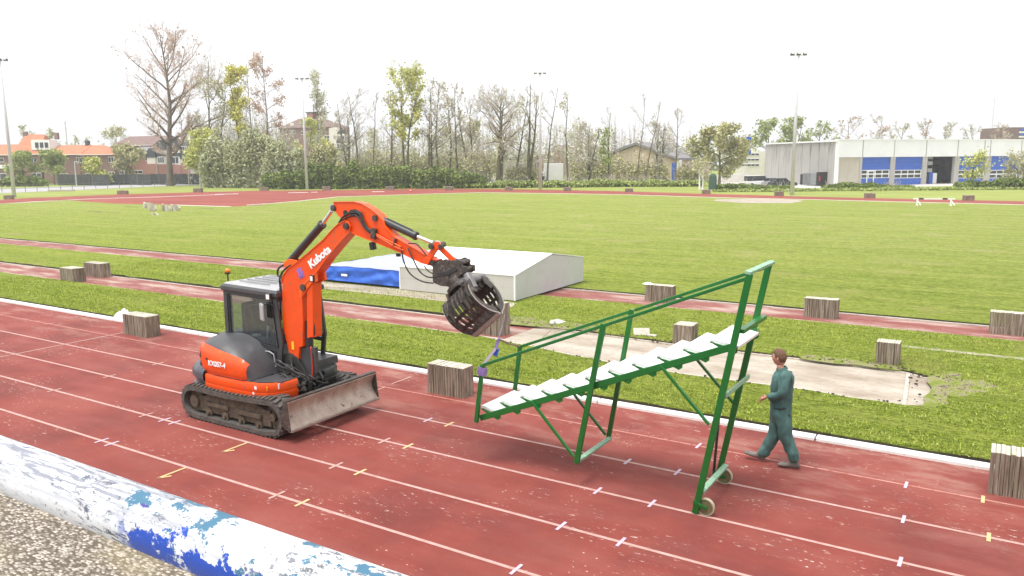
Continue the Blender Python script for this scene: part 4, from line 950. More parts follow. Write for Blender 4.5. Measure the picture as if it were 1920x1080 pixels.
rf.add(vs[:16], fs[:12]+[(0, 1, 2, 3)]); 
ro = rf.build('roof', M_HOOD, cb, bevel=.012)
rf = B(); rf.add(vs[12:20], [(i, (i+1) % 4, 4+(i+1) % 4, 4+i) for i in range(4)]+[(4, 5, 6, 7)])
for y in (9.68, 9.86, 10.04, 10.22, 10.38): rf.beam((rx0+.25, y, 2.424), (rx1-.45, y, 2.408), .02, .075)
rf.build('roof_top', M_ROOFG, ro, bevel=.006)
# glass
def pane_(pts, y): q = B(); q.add([(x, y, z) for x, z in pts], [tuple(range(len(pts)))]); return q
b = pane_([(xa+.115, 1.40), (xa+.12, 2.22), (xb_-.10, 2.19), (xb_+.0, 1.34)], y0+.02)
b.build('side_window', M_GLASS, cb)
b = pane_([(xa+.115, 1.40), (xa+.12, 2.22), (xb_-.10, 2.19), (xb_+.0, 1.34)], y1-.03); b.build('side_window', M_GLASS, cb)
b = pane_([(-11.44, .99), (-11.44, 1.27), (xb_+.0, 1.24), (xb_-.06, .99)], y0+.02); b.build('lower_window', M_GLASS, cb)
b = B(); b.add([(xb_-.01, y0+.05, 2.18), (xb_+.075, y0+.05, 1.44), (xb_+.075, y1-.05, 1.44), (xb_-.01, y1-.05, 2.18)], [(0, 1, 2, 3)]); b.build('windscreen', M_GLASS, cb)
b = B(); b.add([(xa+.02, y0+.16, 1.42), (xa+.02, y0+.16, 2.2), (xa+.02, y1-.16, 2.2), (xa+.02, y1-.16, 1.42)], [(0, 1, 2, 3)]); b.build('rear_window', M_GLASS, cb)
# thin dark window rubber on near side
b = B()
ww = [(xa+.115, 1.40), (xa+.12, 2.22), (xb_-.10, 2.19), (xb_+.0, 1.34)]
for p, q in zip(ww, ww[1:]+ww[:1]): b.beam((p[0], y0-.004, p[1]), (q[0], y0-.004, q[1]), .012, .03, (0, 1, 0))
b.build('window_seal', M_BLACK, cb)
# interior: seat, levers, console, headrest
b = B(); b.span((-11.95, 9.80, 1.12), (-11.45, 10.25, 1.30)); b.prism([(-12.02, 1.28), (-11.88, 1.28), (-11.95, 1.95), (-12.08, 1.95)], 'y', 9.82, 10.23); b.prism([(-12.07, 1.95), (-11.97, 1.95), (-12.0, 2.12), (-12.08, 2.12)], 'y', 9.93, 10.12); b.span((-11.95, 9.58, 1.0), (-11.35, 9.76, 1.42)); b.span((-11.62, 10.30, 1.0), (-11.40, 10.50, 2.24)); b.span((-12.18, 9.75, 1.2), (-12.10, 10.3, 2.0)); b.span((-11.95, 10.28, 1.0), (-11.35, 10.44, 1.42)); b.build('seat', M_SEAT, cb, bevel=.03)
b = B(); b.tube([(-11.4, 9.67, 1.40), (-11.35, 9.67, 1.58)], .018, 8); b.sphere((-11.35, 9.67, 1.61), .035, 10, 6, (1, 1, 1.5)); b.tube([(-11.4, 10.36, 1.40), (-11.35, 10.36, 1.58)], .018, 8); b.sphere((-11.35, 10.36, 1.61), .035, 10, 6, (1, 1, 1.5)); b.span((-11.1, 9.62, 1.0), (-10.95, 9.82, 1.55)); b.span((-11.08, 9.65, 1.5), (-10.98, 9.79, 1.62)); b.build('controls', mat('grey_controls', (.22, .23, .24)), cb, bevel=.01)
b = B(); b.tube([(-11.1, 9.95, 1.0), (-11.13, 9.95, 1.45)], .015, 8); b.tube([(-11.1, 10.1, 1.0), (-11.13, 10.1, 1.45)], .015, 8); b.span((-11.75, 9.62, 1.425), (-11.62, 9.72, 1.46)); b.build('travel_levers', M_ROOFG, cb)
# mirror, work lamp, beacon, handle, far mirror
p = PY(491, 585, 9.36); b = B(); b.box(p, (.21, .045, .31), Matrix.Rotation(-.5, 3, 'Z')); mr = b.build('mirror', mat('mirror_shell_grey', (.40, .40, .41), rough=.35), ex, bevel=.025)
b = B(); b.tube([p+Vector((.02, .02, .12)), p+Vector((.10, .06, .16)), Vector((xb_-.02, y0, 2.08))], .012, 6); b.build('mirror_arm', M_BLACK, mr)
p = PY(504, 556, 9.40); b = B(); b.box(p, (.12, .09, .12)); w = b.build('work_lamp', M_BLACK, ex, bevel=.02); b = B(); b.box(p+Vector((.02, -.047, 0)), (.08, .006, .085)); b.build('lamp_lens', M_STKW, w)
d_ = ray(427, 531); t_ = (2.42-CH)/d_.z; bp = Vector((d_.x*t_, d_.y*t_, 2.40)); bp.y = min(bp.y, 10.45); bp.x = -12.18
bb = PY(427, 516, 10.0)
b = B(); b.tube([(bb.x, 10.0, 2.33), (bb.x, 10.0, 2.47)], .014, 8); b.disc((bb.x, 10.0, 2.485), (0, 0, 1), .055, .03, 16); be = b.build('beacon', M_BLACK, ex)
b = B(); b.tube([(bb.x, 10.0, 2.50), (bb.x, 10.0, 2.55), (bb.x, 10.0, 2.575)], [.052, .046, .03], 16); b.build('beacon_lens', M_AMBER, be, smooth=True)
b = B(); q0 = Vector((xa-.02, y1, 2.18)); q1 = q0+Vector((-.10, .22, .06)); b.tube([q0, q1, q1+Vector((-.15, .05, -.04))], .012, 6); b.box(q1+Vector((-.2, .05, -.05)), (.10, .03, .05)); b.build('far_mirror', M_DARK, ex)
b = B(); b.tube([(-11.30, 9.42, 1.24), (-11.05, 9.41, 1.26), (-10.94, 9.41, 1.22), (-10.90, 9.41, 1.0)], .012, 6); b.tube([(-10.85, 9.42, 1.12), (-10.72, 9.38, 1.12)], .010, 6); b.build('grab_handle', M_ROOFG, ex)
# --- swing post, hoses at its foot
b = B(); b.span((-10.92, 9.45, .55), (-10.35, 9.95, .82)); b.prism([(-10.86, .8), (-10.86, 1.18), (-10.70, 1.26), (-10.5, 1.2), (-10.30, .95), (-10.18, .78), (-10.22, .58), (-10.6, .55)], 'y', 9.52, 9.58); b.prism([(-10.86, .8), (-10.86, 1.18), (-10.70, 1.26), (-10.5, 1.2), (-10.30, .95), (-10.18, .78), (-10.22, .58), (-10.6, .55)], 'y', 9.82, 9.88)
b.disc((-10.62, 9.70, 1.08), (0, 1, 0), .075, .46, 16); b.disc((-10.30, 9.70, .78), (0, 1, 0), .06, .42, 16); b.build('swing_post', M_BLACK, ex, bevel=.006)
b = B()
p = [PY(x, y, 9.56) for x, y in ((560, 653), (588, 653), (590, 700), (583, 712), (560, 705))]; b.prism([(q.x, q.z) for q in p], 'y', 9.60, 9.66); b.build('hose_guard', M_DARK, ex)
rr = random.Random(11); hz = B(); hz2 = B()
for i in range(26):
    a = Vector((rr.uniform(-10.95, -10.55), rr.uniform(9.25, 9.75), rr.uniform(.6, 1.15))); c = Vector((rr.uniform(-10.35, -10.1), rr.uniform(9.3, 9.9), rr.uniform(.5, .85)))
    m1 = a.lerp(c, .35)+Vector((rr.uniform(-.05, .1), rr.uniform(-.15, .05), rr.uniform(-.1, .14))); m2 = a.lerp(c, .7)+Vector((rr.uniform(-.05, .1), rr.uniform(-.15, .05), rr.uniform(-.12, .10)))
    ps = [a, m1, m2, c]; sm = [((1-u)**3)*a+3*u*(1-u)**2*m1+3*u*u*(1-u)*m2+u**3*c for u in [k_/8 for k_ in range(9)]]
    (hz if i % 4 else hz2).tube(sm, rr.uniform(.012, .020), 6)
hz.build('hose_bundle', M_BLACK, ex, smooth=True); hz2.build('steel_pipes', M_BLACK, ex, smooth=True)
b = B()
for i in range(10): b.box((rr.uniform(-10.7, -10.2), rr.uniform(9.3, 9.5), rr.uniform(.55, .95)), (.06, .05, .05), Matrix.Rotation(rr.random()*3, 3, 'Y'))
b.build('hose_fittings', M_STEEL, ex)
# --- boom
def xz(L, Y): return [(PY(x, y, Y).x, PY(x, y, Y).z) for x, y in L]
BY0, BY1 = 9.55, 9.80
bo = [(529, 592), (528.5, 530), (532, 515), (541, 503), (555.5, 493), (578, 474), (607, 449), (621, 433), (633, 421), (647, 413.5), (653, 415), (656.5, 424), (655.5, 434), (633, 459), (611, 485.5), (595.5, 508), (584, 521), (571, 534), (566, 556), (568, 600), (567.5, 650), (561, 652), (559, 676), (550, 680), (544, 674), (538, 645), (531, 617)]
b = B(); b.prism(xz(bo, BY0), 'y', BY0, BY1); boom = b.build('boom', M_ORANGE, ex, bevel=.012)
# weld flanges along the edges
b = B(); e = xz(bo, BY0)
for i0, i1 in ((1, 9), (12, 18)):
    for i in range(i0, i1): b.beam((e[i][0], BY0-.006, e[i][1]), (e[i+1][0], BY0-.006, e[i+1][1]), .012, .018, (0, 1, 0))
b.build('boom_flange', M_ORANGED, boom)
b = B()
for (x, y, r) in ((650, 424, .055), (569.5, 539, .06), (548, 668, .055)): p = PY(x, y, BY0); b.disc((p.x, (BY0+BY1)/2, p.z), (0, 1, 0), r, BY1-BY0+.07, 18)
b.build('boom_pin', M_STEEL, boom)
p0, p1 = PY(587, 493, BY0), PY(612, 471, BY0); mdl = (p0+p1)/2; text('Kubota', (mdl.x-.0, BY0-.008, mdl.z), .20, (p1-p0), (0, -1, 0), M_STKW, boom, bold=.035)
p0 = PY(563.5, 512, BY0); dd = (PY(610, 474, BY0)-PY(565, 514, BY0)); ag = math.atan2(dd.z, dd.x)
b = B(); b.box((p0.x, BY0-.004, p0.z), (.13, .006, .17), Matrix.Rotation(-ag+.15, 3, 'Y')); st_ = b.build('blue_decal', M_STKB, boom)
text('U', (p0.x, BY0-.010, p0.z), .16, (math.cos(ag-.15), 0, math.sin(ag-.15)), (0, -1, 0), mat('decal_pink_red', (.50, .12, .30)), st_, bold=.01)
p = PY(549.5, 648, BY0); b = B(); b.box((p.x, BY0-.005, p.z), (.055, .008, .14)); b.build('warning_decal', M_STKY, boom)
# bracket for lift cylinder, lamp on boom belly
b = B(); b.prism(xz([(561, 548), (570, 531), (584, 516), (592, 512), (594, 528), (586, 531), (577, 542), (566, 560)], 9.56), 'y', 9.545, 9.60); b.prism(xz([(561, 548), (570, 531), (584, 516), (592, 512), (594, 528), (586, 531), (577, 542), (566, 560)], 9.56), 'y', 9.75, 9.805); b.build('cylinder_bracket', M_ORANGED, boom, bevel=.006)
b = B(); p = PY(586, 522, 9.54); b.box(p, (.09, .05, .12)); b.build('boom_lamp', M_BLACK, boom, bevel=.01); b = B(); b.box(p+Vector((.0, -.028, 0)), (.055, .006, .08)); b.build('boom_lamp_lens', M_STKW, boom)
b = B(); p = PY(590, 560, 9.7); b.box(p, (.03, .03, .24)); b.build('rear_view_mirror', M_STEEL, ex, bevel=.01)
# lift cylinder
b = B(); b.tube([PY(571, 541, 9.68), PY(573, 640, 9.68)], .038, 14); b.build('lift_cylinder_rod', mat('grey_rod', (.30, .27, .26), rough=.3, metal=.5), ex)
b = B(); b.tube([PY(578, 600, 9.68), PY(583, 706, 9.68)], .072, 16); b.build('lift_cylinder', M_CYL, ex, smooth=False)
b = B(); b.prism(xz([(574.5, 532), (585.5, 532), (586.5, 632), (575.5, 634)], 9.56), 'y', 9.565, 9.59); b.prism(xz([(584, 532), (585.5, 532), (586.5, 632), (585, 634)], 9.56), 'y', 9.59, 9.78); b.build('cylinder_guard', M_ORANGE, ex, bevel=.005)
# arm cylinder (on top of the boom)
def cyl(pa, pm, pb, rb, rr_, Y=9.68, nm='arm_cylinder'):
    a, m, c = PY(*pa, Y), PY(*pm, Y), PY(*pb, Y); b = B(); d = (m-a).normalized(); b.tube([a, m-d*.04, m-d*.04, m], [rb, rb, rb*1.15, rb*1.15], 18); b.tube([a+Vector((.0, 0, -.0))+d*.15+Vector((0, 0, rb*1.1)), m-d*.08+Vector((0, 0, rb*1.1))], .012, 6); o = b.build(nm, M_CYL, ex, smooth=False); smooth_by_angle(o)
    b = B(); b.tube([m, c], rr_, 14); b.disc(c, (0, 1, 0), rr_*1.9, .09, 14); smooth_by_angle(b.build(nm+'_rod', M_CHROME, o)); return o
cyl((545, 489), (605, 420), (626, 390), .068, .034)
b = B(); b.prism(xz([(530, 492), (540, 486), (552, 488), (560, 496), (548, 506), (534, 508)], 9.57), 'y', 9.58, 9.62); b.prism(xz([(530, 492), (540, 486), (552, 488), (560, 496), (548, 506), (534, 508)], 9.57), 'y', 9.74, 9.78); b.build('cylinder_lug', M_ORANGED, boom, bevel=.005)
cyl((713, 411), (781, 443), (818, 458), .060, .030, nm='bucket_cylinder')
# --- arm
AY0, AY1 = 9.595, 9.765
ar = [(624.5, 378.5), (664, 378), (679, 382), (695, 391.5), (708, 402), (718, 413), (722, 424), (738, 443), (764, 458), (785, 470), (800, 480), (806, 486), (816, 488), (814, 499), (791, 493), (747, 471.5), (702, 453.5), (667, 440), (655.5, 432), (648, 421), (642, 412), (633, 404), (625, 391)]
b = B(); b.prism(xz(ar, AY0), 'y', AY0, AY1); arm = b.build('arm', M_ORANGE, ex, bevel=.010)
b = B(); p = PY(648, 399, AY0); b.disc((p.x, AY0-.002, p.z), (0, 1, 0), .045, .02, 16)
pp = xz([(656, 394), (666, 392), (676, 397), (677, 404), (668, 407), (658, 403)], AY0); b.prism(pp, 'y', AY0-.01, AY0+.005); b.build('hose_port', M_BLACK, arm)
b = B(); e = xz(ar, AY0)
for i0, i1 in ((0, 12), (13, 18)):
    for i in range(i0, i1): b.beam((e[i][0], AY0-.005, e[i][1]), (e[i+1][0], AY0-.005, e[i+1][1]), .010, .016, (0, 1, 0))
b.build('arm_flange', M_ORANGED, arm)
b = B()
for (x, y, r) in ((626, 390, .05), (650, 424, .055), (704, 409, .05), (802, 488, .04), (812, 492, .04)): p = PY(x, y, AY0); b.disc((p.x, (AY0+AY1)/2, p.z), (0, 1, 0), r, AY1-AY0+.06, 16)
b.build('arm_pin', M_STEEL, arm)
# hoses along boom and arm
def hose(pts, r=.014, m=M_BLACK, nm='hydraulic_hose', parent=None, Y=9.56):
    P_ = [PY(x, y, Y) if len(q) == 2 else PY(x, y, q[2]) for q in pts for x, y in [q[:2]]]
    out = []; n = len(P_)
    for i in range(n-1):
        p0, p1, p2, p3 = P_[max(i-1, 0)], P_[i], P_[i+1], P_[min(i+2, n-1)]
        for k_ in range(6):
            t = k_/6; out.append(.5*((2*p1)+(-p0+p2)*t+(2*p0-5*p1+4*p2-p3)*t*t+(-p0+3*p1-3*p2+p3)*t**3))
    out.append(P_[-1]); b = B(); b.tube(out, r, 6); return b.build(nm, m, parent or ex, smooth=True)
hose([(635, 419), (643, 407), (657, 400), (671, 399), (678, 408), (683, 422), (694, 434), (704, 438)], .016)
hose([(634, 423), (645, 411), (660, 404), (668, 404), (676, 414), (684, 428), (697, 438), (706, 441)], .014)
hose([(636, 416), (648, 402), (664, 396), (677, 399), (681, 412), (690, 428), (703, 435)], .013)
hose([(704, 438), (725, 450), (738, 456), (752, 463)], .012, M_ORANGED); hose([(706, 442), (726, 454), (740, 462), (756, 469)], .012, M_ORANGED)
hose([(529, 520), (521, 516), (522, 504), (531, 497)], .018); hose([(527, 545), (524, 526), (531, 508), (545, 497)], .016); hose([(527, 600), (525.5, 560), (526, 535), (532, 514)], .018); hose([(528, 640), (525.5, 600), (526.5, 560), (527, 535)], .016)
hose([(587, 560), (588, 600), (590, 625), (584, 634)], .013, Y=9.6); hose([(586, 660), (589, 690), (587, 712), (582, 720)], .014, Y=9.6); hose([(583, 650), (586, 690), (584, 716)], .013, M_REDDEC, Y=9.6)
hose([(752, 463), (757, 490), (769, 513), (790, 527), (812, 531)], .012); hose([(765, 465), (775, 487), (788, 510), (805, 520), (824, 517)], .012); hose([(765, 457), (780, 457), (790, 467), (800, 480), (812, 500)], .011); hose([(795, 498), (803, 508), (812, 513)], .010)
b = B(); p = PY(701, 438, 9.56); b.box(p, (.09, .05, .17), Matrix.Rotation(.2, 3, 'Y')); p = PY(740, 455, 9.57); b.box(p, (.03, .04, .13), Matrix.Rotation(.3, 3, 'Y')); b.build('hose_clamp', M_STEEL, arm, bevel=.005)
p = PY(699, 461, 9.66); b = B(); b.box(p, (.09, .09, .13), Matrix.Rotation(-.2, 3, 'Y')); lm = b.build('arm_lamp', M_BLACK, arm, bevel=.02); p = PY(747, 478, 9.66); b = B(); b.box(p, (.06, .05, .05)); b.build('hose_fitting', M_BLACK, arm)
# --- linkage
def link(pa, pb, w, ys, nm, m=M_ORANGE):
    for y in ys:
        b = B(); a, c = PY(*pa, y), PY(*pb, y); b.beam(a, c, w, .03, (0, 1, 0)); b.disc(a, (0, 1, 0), w*.6, .045, 14); b.disc(c, (0, 1, 0), w*.6, .045, 14); b.build(nm, m, ex, bevel=.006)
link((801, 489), (820, 460), .10, (9.565, 9.795), 'tipping_link'); link((822, 461), (850, 488), .085, (9.60, 9.76), 'tipping_rod')
b = B(); p = PY(820, 460, 9.68); b.disc(p, (0, 1, 0), .045, .34, 14); p = PY(827, 462, 9.56); b.disc(p, (0, 1, 0), .035, .06, 12); b.build('link_pin', M_STEEL, ex)
# --- quick coupler and rotator
co = [(811, 500), (815, 494), (834, 486), (846, 489), (856, 485), (864, 490), (866, 499), (874, 500), (875, 511), (864, 516), (856, 524), (843, 538), (826, 536), (812, 530), (811, 520)]
b = B(); b.prism(xz(co, 9.56), 'y', 9.555, 9.60); b.prism(xz(co, 9.56), 'y', 9.76, 9.80)
b.prism(xz([(813, 515), (830, 508), (862, 512), (856, 524), (843, 536), (815, 528)], 9.60), 'y', 9.60, 9.76)
cp = b.build('quick_coupler', M_STEEL, ex, bevel=.008)
for (x, y, r) in ((815, 502, .042), (837, 494, .040), (860, 493, .040), (868, 506, .036), (839, 518, .032)): b = B(); p = PY(x, y, 9.55); b.disc((p.x, 9.68, p.z), (0, 1, 0), r, .262, 16); b.build('coupler_pin', M_STEEL, cp)
b = B(); b.prism(xz([(818, 512), (838, 508), (854, 500), (858, 506), (840, 516), (822, 520)], 9.545), 'y', 9.545, 9.556); b.build('coupler_hook', M_BLACK, cp, bevel=.004)
# --- sorting grab: local frame a (down its axis), h (hinge axis), c (towards camera)
O_ = PY(863, 534, YC)
a_ = (PY(918, 607, YC)-PY(866, 530, YC)); a_.y = 0; a_.normalize(); h_ = Vector((a_.z, 0, -a_.x)); 
if h_.z > 0: h_ = -h_
c_ = Vector((0, -1, 0))
GS = .80
def gp(a, c, h): return O_+a_*a*GS+c_*c*GS+h_*h*GS
b = B(); b.tube([gp(-.16, 0, 0), gp(-.02, 0, 0)], .17, 20); b.tube([gp(-.02, 0, 0), gp(.05, 0, 0)], .23, 24); b.build('rotator', M_STEEL, ex)
b = B()
def gprism(b, pts, h0, h1):
    n = len(pts); vs = [gp(a, c, h0) for a, c in pts]+[gp(a, c, h1) for a, c in pts]
    b.add(vs, [tuple(range(n)), tuple(range(2*n-1, n-1, -1))]+[(i, i+n, (i+1) % n+n, (i+1) % n) for i in range(n)])
for h0 in (-.24, .20): gprism(b, [(.03, -.26), (.03, .26), (.16, .30), (.30, .20), (.30, -.20), (.16, -.30)], h0, h0+.04)
gprism(b, [(.04, -.14), (.04, .14), (.16, .14), (.16, -.14)], -.199, .199)
gf = b.build('grab_frame', M_STEEL, ex, bevel=.006)
for s in (-1, 1):
    for h0 in (-.22, .22): b = B(); b.tube([gp(.20, s*.235, h0-.05), gp(.20, s*.235, h0+.05)], .055, 14); b.build('hinge_pin', M_STEELE, gf)
b = B(); b.tube([gp(.10, .33, -.31), gp(.10, -.33, -.31)], .060, 16); b.tube([gp(.10, .33, -.30), gp(.10, .44, -.30)], .03, 12); b.tube([gp(-.02, .10, -.33), gp(.30, .18, -.33)], .065, 16); b.build('grab_cylinder', mat('grab_cylinder_grey', (.13, .125, .13), (.19, .18, .18), 8, .35, metal=.3), ex)
HW = .375
def jaw(s, op, nm='grab_shell', cs=1.0):
    # profile from hinge outwards and round to the tip
    P_ = [(.10, .20), (.16, .34), (.27, .44), (.41, .49), (.55, .475), (.68, .40), (.80, .27), (.88, .13), (.93, .015)]
    dn = []
    for i in range(len(P_)-1):
        for t in (0, .5): dn.append((P_[i][0]*(1-t)+P_[i+1][0]*t, P_[i][1]*(1-t)+P_[i+1][1]*t))
    dn.append(P_[-1]); piv = (.2, .235)
    dn = [(a, .235+(c-.235)*cs if c > .235 else c) for a, c in dn]
    def rt(p):
        a, c = p[0]-piv[0], p[1]-piv[1]; ca, sa = math.cos(op), math.sin(op); return (piv[0]+a*ca-c*sa, (piv[1]+a*sa+c*ca)*s)
    n = len(dn); b = B(); nh = 8
    # curved plate made of bars leaving slots: rings across (solid rows) + longitudinal ribs
    def off(i, t):
        p0, p1 = dn[max(0, i-1)], dn[min(n-1, i+1)]; tx, tz = p1[0]-p0[0], p1[1]-p0[1]; l = math.hypot(tx, tz); return (dn[i][0]-tz/l*t, dn[i][1]+tx/l*t)
    def strip(i0, i1, h0, h1, th=.018):
        for i in range(i0, i1):
            q = [rt(dn[i]), rt(dn[i+1]), rt(off(i+1, -th)), rt(off(i, -th))]; gprism(b, q, h0, h1)
    for (i0, i1) in ((1, 6), (8, 9), (11, 12), (14, 16)): strip(i0, i1, -HW, HW)       # solid rows
    cols = 7; step = (2*HW)/cols
    for j in range(cols+1):
        h = -HW+j*step; wv = .034; h0, h1 = max(-HW, h-wv), min(HW, h+wv); strip(2, n-1, h0+.001, h1-.001, .0185)
    o = b.build(nm, M_STEEL, ex, fixn=True)
    # side cheeks with polished rim, and lip
    for h0 in (-HW-.012, HW-.012):
        b = B(); pts = [rt(p) for p in dn[1:]]; inner_ = [rt((.2+(p[0]-.2)*.80, .0+(p[1])*.80)) for p in dn[1:]]
        for i in range(len(pts)-1): gprism(b, [pts[i], pts[i+1], inner_[i+1], inner_[i]], h0, h0+.024)
        gprism(b, [rt((.10, .20)), rt((.16, .34)), rt((.33, .40)), rt((.40, .22)), rt((.26, .15))], h0-.001, h0+.025)
        b.build('side_cheek', M_STEEL, o)
    b = B(); q = [rt((.905, .07)), rt((.965, .005)), rt((.925, -.005)), rt((.88, .08))]; gprism(b, q, -HW-.02, HW+.02)
    for h0 in (-HW-.016, HW+.010):
        for i in range(3, n-1): gprism(b, [rt(off(i, .004)), rt(off(i+1, .004)), rt(off(i+1, -.022)), rt(off(i, -.022))], h0, h0+.008)
    b.build('shell_lip', M_STEELE, o)
    b = B(); 
    for h0 in (-.22, .22): gprism(b, [rt((.12, .18)), rt((.16, .36)), rt((.36, .50)), rt((.62, .50)), rt((.5, .44)), rt((.30, .36)), rt((.25, .17))], h0-.018, h0+.018)
    b.build('shell_rib', M_STEEL, o)
jaw(1, .0, cs=.80); jaw(-1, .06, cs=.62)

# ================================================================== FOREGROUND HAND RAIL
k = NT('flaking_white_paint', .5); k.b.inputs['Specular IOR Level'].default_value = .4
v = k.map((1, 1, 1)); vs = k.map((.45, 1, 1)); X = k.xyz()
base = k.mix(k.ramp(k.noise(k.map((1, 1, 1)), 20, 5), [(.3, 0.0), (.7, 1.0)]), (.66, .66, .67), (.56, .57, .59))
# grey scratches to bare primer on the upper side, dense in the middle
scr = k.ramp(k.noise(k.map((.42, 1.2, 1.2)), 130, 7, .72, .6), [(.53, 0.0), (.56, 1.0)])
xr_ = k.ramp(k.math('MULTIPLY_ADD', X[0], 1.0), [(.0, 0.0), (1, 1.0)])
xx = k.t.nodes.new('ShaderNodeMapRange'); k.t.links.new(X[0], xx.inputs['Value']); xx.inputs['From Min'].default_value = -.4; xx.inputs['From Max'].default_value = .6
wear = k.ramp(xx.outputs[0], [(.05, .35), (.42, .30), (.50, 1.0), (.62, .95), (.72, .35), (.85, .9)])
dens = k.math('MULTIPLY', k.ramp(k.noise(k.map((.8, 1.5, 1.5), (1.3, 0, 0)), 11, 5, .65), [(.44, 0.0), (.55, 1.0)]), wear)
topm = k.ramp(k.math('ADD', k.math('MULTIPLY', X[2], 14.0), .5), [(.55, 0.0), (.78, 1.0)])
base = k.mix(k.math('MULTIPLY', scr, dens), base, (.07, .075, .09))
scr2 = k.ramp(k.noise(k.map((.14, 1.5, 1.5), (5, 0, 0)), 95, 6, .75), [(.48, 0.0), (.53, .85)])
base = k.mix(k.math('MULTIPLY', k.math('MULTIPLY', scr2, topm), k.ramp(k.noise(k.map((1, 1, 1), (2.2, 0, 0)), 4, 3), [(.38, .15), (.55, 1.0)])), base, (.15, .16, .20))
chip = k.ramp(k.noise(k.map((.8, 1, 1), (9, 3, 1)), 55, 7, .75), [(.60, 0.0), (.615, 1.0)]); base = k.mix(chip, base, (.10, .11, .15))
tq = k.math('MULTIPLY', k.ramp(k.noise(k.map((.7, 1, 1), (3.1, 1, 0)), 20, 8, .72), [(.545, 0.0), (.555, 1.0)]), k.ramp(xx.outputs[0], [(.50, 0.0), (.56, 1.0)]))
base = k.mix(tq, base, (.045, .14, .22))
dk = k.ramp(k.noise(k.map((.22, 1, 1), (7, 7, 3)), 22, 4, .6), [(.625, 0.0), (.635, 1.0)]); base = k.mix(dk, base, (.05, .045, .22))
# the exposed old blue coat low on the pipe's side, towards the right
lowm = k.ramp(k.math('ADD', k.math('MULTIPLY', X[2], -14.0), .5), [(.50, 0.0), (.62, 1.0)])
xm = k.ramp(k.math('MULTIPLY', k.math('ADD', X[0], -.15), 5.0), [(.0, 0.0), (.16, 1.0)])
blob = k.math('ADD', k.math('MULTIPLY', X[2], -9.0), k.math('MULTIPLY', k.noise(k.map((.8, 1, 1), (.7, 2, 0)), 30, 8, .72), 1.1))
bm_ = k.math('MULTIPLY', k.ramp(blob, [(.43, 0.0), (.45, 1.0)]), xm)
holes = k.ramp(k.noise(k.map((1, 1, 1), (1, 5, 2)), 46, 5, .7), [(.56, 1.0), (.58, 0.0)])
base = k.mix(k.math('MULTIPLY', bm_, holes), base, (.008, .055, .36))
k.col(base).bump(k.math('ADD', k.math('MULTIPLY', scr, -.4), k.noise(v, 60, 4)), .25, .003)
M_RAIL = k.m
rr0 = .035; dist = rr0/math.sin(R(3.02)); aa = R(38.9); ry, rz = dist*math.cos(math.pi/2-aa)*0+dist*math.cos(R(90-0))*0, 0
# pipe centre direction: Y/h = 1/tan(38.9 deg)
ry = dist*math.cos(aa); rz = CH-dist*math.sin(aa)
t = thing('hand_rail', (-1.0, ry, rz), 'thick white hand rail with flaking paint and blue patches across the bottom left corner', 'hand rail')
b = B(); b.tube([(-4.5, ry, rz), (3.5, ry, rz)], rr0, 64); o = b.build('pipe', M_RAIL, t, smooth=False); smooth_by_angle(o)
for x in (-3.9, .95, 3.3):
    b = B(); b.tube([(x, ry, 3.15), (x, ry, rz-rr0*.9)], .024, 16); b.box((x, ry, 3.155), (.12, .12, .012)); b.build('rail_post', M_KERBW, t)

b = B(); b.span((-9, -6, 2.95), (9, .62, 3.15)); b.span((-9, .40, -.05), (9, .60, 2.949)); o = b.build('stand_deck', mat('stand_concrete', (.30, .29, .27), (.38, .36, .33), 2, .9, .2)); tag(o, 'raw concrete spectator stand deck under the white hand rail', 'stand')
# ================================================================== BACKGROUND: masts, fence, houses, depot, trees
def mast(bx, by, ty, w, label, heads=3, ang=0, rb=.26, depth=None):
    g = G(bx, by); d = g.dot(FH); tz = CH+PL(bx, ty, g, FH).z-CH
    t = thing('floodlight_mast', g, label, 'floodlight mast', 'floodlight masts round the athletics track')
    b = MB(); b.tube([(g.x, g.y, 0), (g.x, g.y, tz*.55), (g.x, g.y, tz)], [rb, rb*.72, rb*.45], 12); b.build('pole', M_POLE, t, smooth=True)
    dr = Vector((RH.x, RH.y, 0)); u = Matrix.Rotation(ang, 3, 'Z') @ dr; b = MB(); c = Vector((g.x, g.y, tz)); L = w/FPX*d
    b.beam(c-u*L/2, c+u*L/2, .08, .08); b.build('cross_arm', M_POLE, t)
    for i in range(heads):
        q = c+u*L*((i/(heads-1)-.5)*.84)+Vector((0, 0, .16)); b = MB(); M = Matrix.Rotation(math.atan2(u.y, u.x), 3, 'Z') @ Matrix.Rotation(-.5, 3, 'X')
        b.box(q, (L*.25, .42, .26), M); h = b.build('lamp_head', M_LAMPH, t, bevel=.03); b = MB(); b.box(q+M @ Vector((0, -.22, -.02)), (L*.21, .01, .20), M); b.build('lamp_glass', M_ALU, h)
    return t
mast(27, 370, 114, 26, 'tall floodlight mast at the far left edge, leaning out of the frame at its top')
mast(576, 355, 148.5, 22, 'floodlight mast in front of the sage and dark green shrubs')
mast(1013, 355.5, 138.5, 20, 'floodlight mast in the middle of the bare trees, in front of the white box truck')
mast(1485, 365.5, 104, 27, 'floodlight mast in front of the long concrete wall of the depot')
